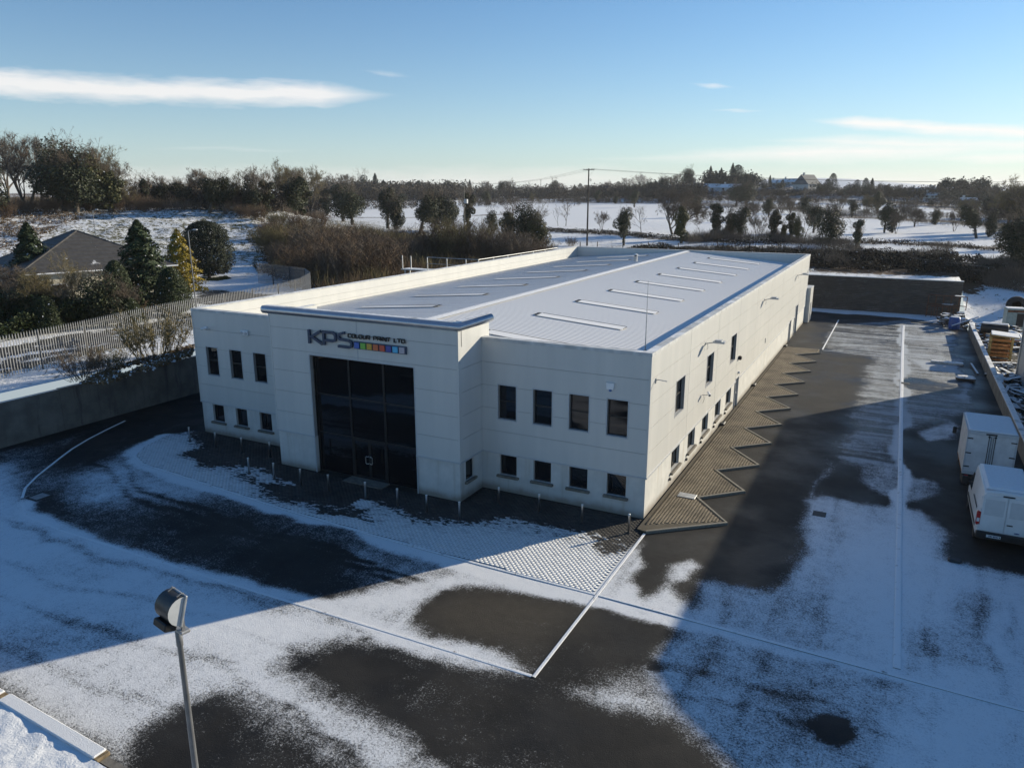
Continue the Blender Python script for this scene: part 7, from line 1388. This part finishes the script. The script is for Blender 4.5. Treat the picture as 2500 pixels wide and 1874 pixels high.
# ---- trees on the far skyline: one by one where they stand out, woodland masses between them
random.seed(33)
SKY = [(715, 432, 370, BA[0]), (755, 430, 372, BA[1]), (783, 428, 374, IV[3]), (812, 428, 374, FC_[0]), (830, 428, 388, FC_[0]), (845, 428, 390, FC_[0]), (885, 430, 392, FC_[1]), (905, 430, 390, FC_[1]), (968, 428, 390, FC_[2]), (980, 430, 396, FC_[1]), (1015, 426, 388, FC_[0]), (1048, 426, 388, BA[1]), (1098, 428, 382, BA[0]), (1085, 428, 392, IV[0]), (1140, 426, 390, BA[3]), (1196, 426, 388, IV[4]), (1210, 426, 392, BA[1]), (1253, 424, 396, FC_[1]), (1240, 424, 398, FC_[0]),
       (1310, 422, 386, BA[0]), (1354, 420, 374, BA[3]), (1382, 418, 370, BA[0]), (1335, 422, 392, FC_[1]), (1415, 416, 388, FC_[0]), (1440, 415, 378, BA[1]), (1462, 415, 368, BA[0]), (1485, 414, 366, IV[1]), (1500, 414, 372, BA[3]), (1430, 416, 382, IV[5]), (1533, 405, 358, FC_[0]), (1556, 405, 362, FC_[0]), (1580, 404, 352, FC_[0]), (1592, 404, 356, FC_[1]), (1545, 406, 372, FC_[1]), (1610, 404, 370, BA[0]), (1625, 405, 374, BA[1]), (1650, 406, 386, FC_[2]), (1662, 405, 378, FC_[0]), (1690, 405, 388, FC_[1]), (1720, 404, 392, IV[0]),
       (1756, 404, 384, FC_[2]), (1797, 412, 374, FC_[1]), (1786, 412, 386, FC_[1]), (1850, 414, 388, FC_[2]), (1868, 414, 384, FC_[1]), (1882, 414, 384, FC_[0]), (1898, 416, 394, IV[3]), (1920, 416, 400, BA[1]), (2008, 418, 398, FC_[1]), (2042, 414, 392, FC_[0]), (2056, 414, 391, FC_[0]), (2070, 414, 392, FC_[0]), (2084, 414, 393, FC_[0]), (2100, 415, 394, FC_[1]), (2116, 415, 396, FC_[0]), (2030, 426, 406, FC_[1]), (2060, 428, 408, FC_[2]), (2150, 425, 398, IV[2]),
       (1370, 448, 412, IV[0]), (1330, 440, 415, IV[3]), (1590, 445, 392, IV[5]), (1612, 445, 395, IV[2]), (1650, 440, 405, BA[3]), (1688, 460, 418, BA[1]), (1740, 430, 400, BA[0]), (1840, 470, 432, IV[0]), (1870, 465, 415, BO[0]), (1895, 462, 410, IV[4]), (1820, 450, 418, BA[1]), (1960, 468, 430, SW[2]), (2040, 452, 428, BA[2]), (2090, 452, 425, BO[1]), (1000, 435, 400, BA[2]), (930, 440, 410, IV[2]), (872, 442, 418, IV[1]), (1240, 445, 418, BA[3]), (1290, 438, 408, IV[4]), (1050, 440, 408, IV[5]), (1150, 442, 412, BO[0])]
SKY.sort(key=lambda s: s[0]); LM = [(760, 'the snowy strip'), (1000, 'the transformer pole'), (1275, 'the telegraph pole'), (1455, 'the big spreading tree'), (1580, 'the hill conifers'), (1742, 'the grey barn'), (1870, 'the dark far conifers'), (2028, 'the white farmhouse'), (2175, 'the tall thin tree')]
seen = {}
for x, y, t, ms in SKY:
    kd = 'conifer_tree' if ms in FC_ else 'ivy_tree' if ms in IV else 'bare_tree'; kn = {'conifer_tree': 'dark conifer', 'ivy_tree': 'ivied tree', 'bare_tree': 'bare tree'}[kd]
    lx, ln = min(LM, key=lambda q: abs(q[0]-x)); side = 'left' if x < lx else 'right'; key = (kn, ln, side); seen[key] = seen.get(key, 0)+1; od = ['', 'second ', 'third ', 'fourth ', 'fifth ', 'sixth ', 'seventh '][seen[key]-1]
    lab = 'far %s on the skyline, %s%s of %s' % (kn, (od+'of its kind ') if od else '', side, ln)
    if not isinstance(ms, tuple): shrub(ms, (x, y), t, lab, 5.0, 1.2); continue
    tree(kd, ms, (x, y), t, lab, 8.0 if ms in IV else 10.0, random.uniform(0.95, 1.35), 'far trees on the skyline')
def woodland(name, label, seed, rows):
    """a wood far off, seen as one mass: many low crowns in one mesh"""
    rg = np.random.default_rng(seed); Vs, Fs, o = [], [], 0
    for (x0, y0), (x1, y1), n, hpx, kind in rows:
        for i in range(n):
            f = rg.uniform(); px, py = x0+(x1-x0)*f, y0+(y1-y0)*f+rg.uniform(-1.2, 2); g = ground_at(px, py); s = np.linalg.norm(g[:2]-CAM_P[:2])/FPX*1.13; H_ = hpx*s*rg.uniform(0.55, 1.15); r_ = H_*rg.uniform(0.35, 0.6) if kind != 'c' else H_*0.28
            m_ = 120; q = rg.normal(0, 1, (m_, 3)); q /= np.linalg.norm(q, axis=1, keepdims=True); rad = rg.uniform(0.5, 1.05, (m_, 1))
            P = q*rad*np.array((r_, r_, H_*0.5))+np.array((g[0], g[1], g[2]+H_*0.48))
            V, F = quads(P, q, H_*0.085, 0.45, rg=rg); Vs.append(V); Fs.append(F+o); o += len(V)
    return np.concatenate(Vs), np.concatenate(Fs)
M['farwood'] = leafmat('far_bare_wood', (0.030, 0.024, 0.018), (0.085, 0.068, 0.050), 0.9); M['farwoodg'] = leafmat('far_green_wood', (0.016, 0.024, 0.018), (0.045, 0.05, 0.035), 0.9)
V, F = woodland('far_woodland', '', 81, [((690, 434), (1010, 432), 190, 36, 'b'), ((690, 428), (1010, 427), 120, 34, 'b'), ((1000, 429), (1290, 428), 190, 26, 'b'), ((1280, 428), (1520, 426), 150, 28, 'b'), ((1300, 424), (1520, 422), 80, 26, 'b'), ((1480, 422), (1720, 422), 110, 13, 'b'), ((1640, 420), (1960, 424), 130, 13, 'b'), ((1900, 426), (2230, 428), 150, 22, 'b'),
    ((1020, 437), (1480, 437), 170, 12, 'b'), ((1480, 432), (1850, 440), 110, 13, 'b'), ((1850, 440), (2230, 450), 130, 15, 'b'), ((1850, 462), (2230, 478), 90, 12, 'b'), ((1480, 446), (1850, 468), 60, 9, 'b'), ((880, 446), (1110, 444), 60, 16, 'b'), ((700, 452), (900, 450), 40, 20, 'b'), ((290, 446), (700, 458), 150, 44, 'b'), ((2120, 470), (2250, 480), 40, 40, 'b')])
tag(link('far_woodland', np_mesh('far_woodland', V, F, M['farwood'])), 'brown bare woodland filling the far skyline', kind='stuff')
V, F = woodland('far_green', '', 82, [((860, 430), (940, 429), 26, 32, 'b'), ((1230, 425), (1265, 425), 8, 22, 'c'), ((2020, 422), (2130, 424), 60, 30, 'c'), ((1380, 424), (1500, 422), 26, 30, 'b'), ((1525, 406), (1640, 406), 46, 34, 'b'), ((1640, 408), (1700, 410), 14, 16, 'b'), ((1770, 414), (1920, 418), 26, 18, 'b'), ((2030, 432), (2140, 438), 34, 20, 'b'), ((810, 430), (860, 430), 14, 30, 'c'), ((1760, 420), (1930, 424), 30, 22, 'b')])
tag(link('far_evergreen_wood', np_mesh('far_evergreen_wood', V, F, M['farwoodg'])), 'dark evergreen woods among the far fields', kind='stuff')

# ================================================================ thin winter haze over the land
hm = bpy.data.materials.new('haze'); hm.use_nodes = True; ht = hm.node_tree; ht.nodes.clear()
pv = ht.nodes.new('ShaderNodeVolumePrincipled'); pv.inputs['Color'].default_value = (0.93, 0.95, 1.0, 1); pv.inputs['Density'].default_value = 0.0001; pv.inputs['Anisotropy'].default_value = 0.25
oo = ht.nodes.new('ShaderNodeOutputMaterial'); ht.links.new(pv.outputs[0], oo.inputs['Volume'])
hz_ = MB().box(-5100, 5100, -420, 6100, -1.6, 62).build('haze', hm); tag(hz_, 'thin pale haze over the fields', kind='stuff')
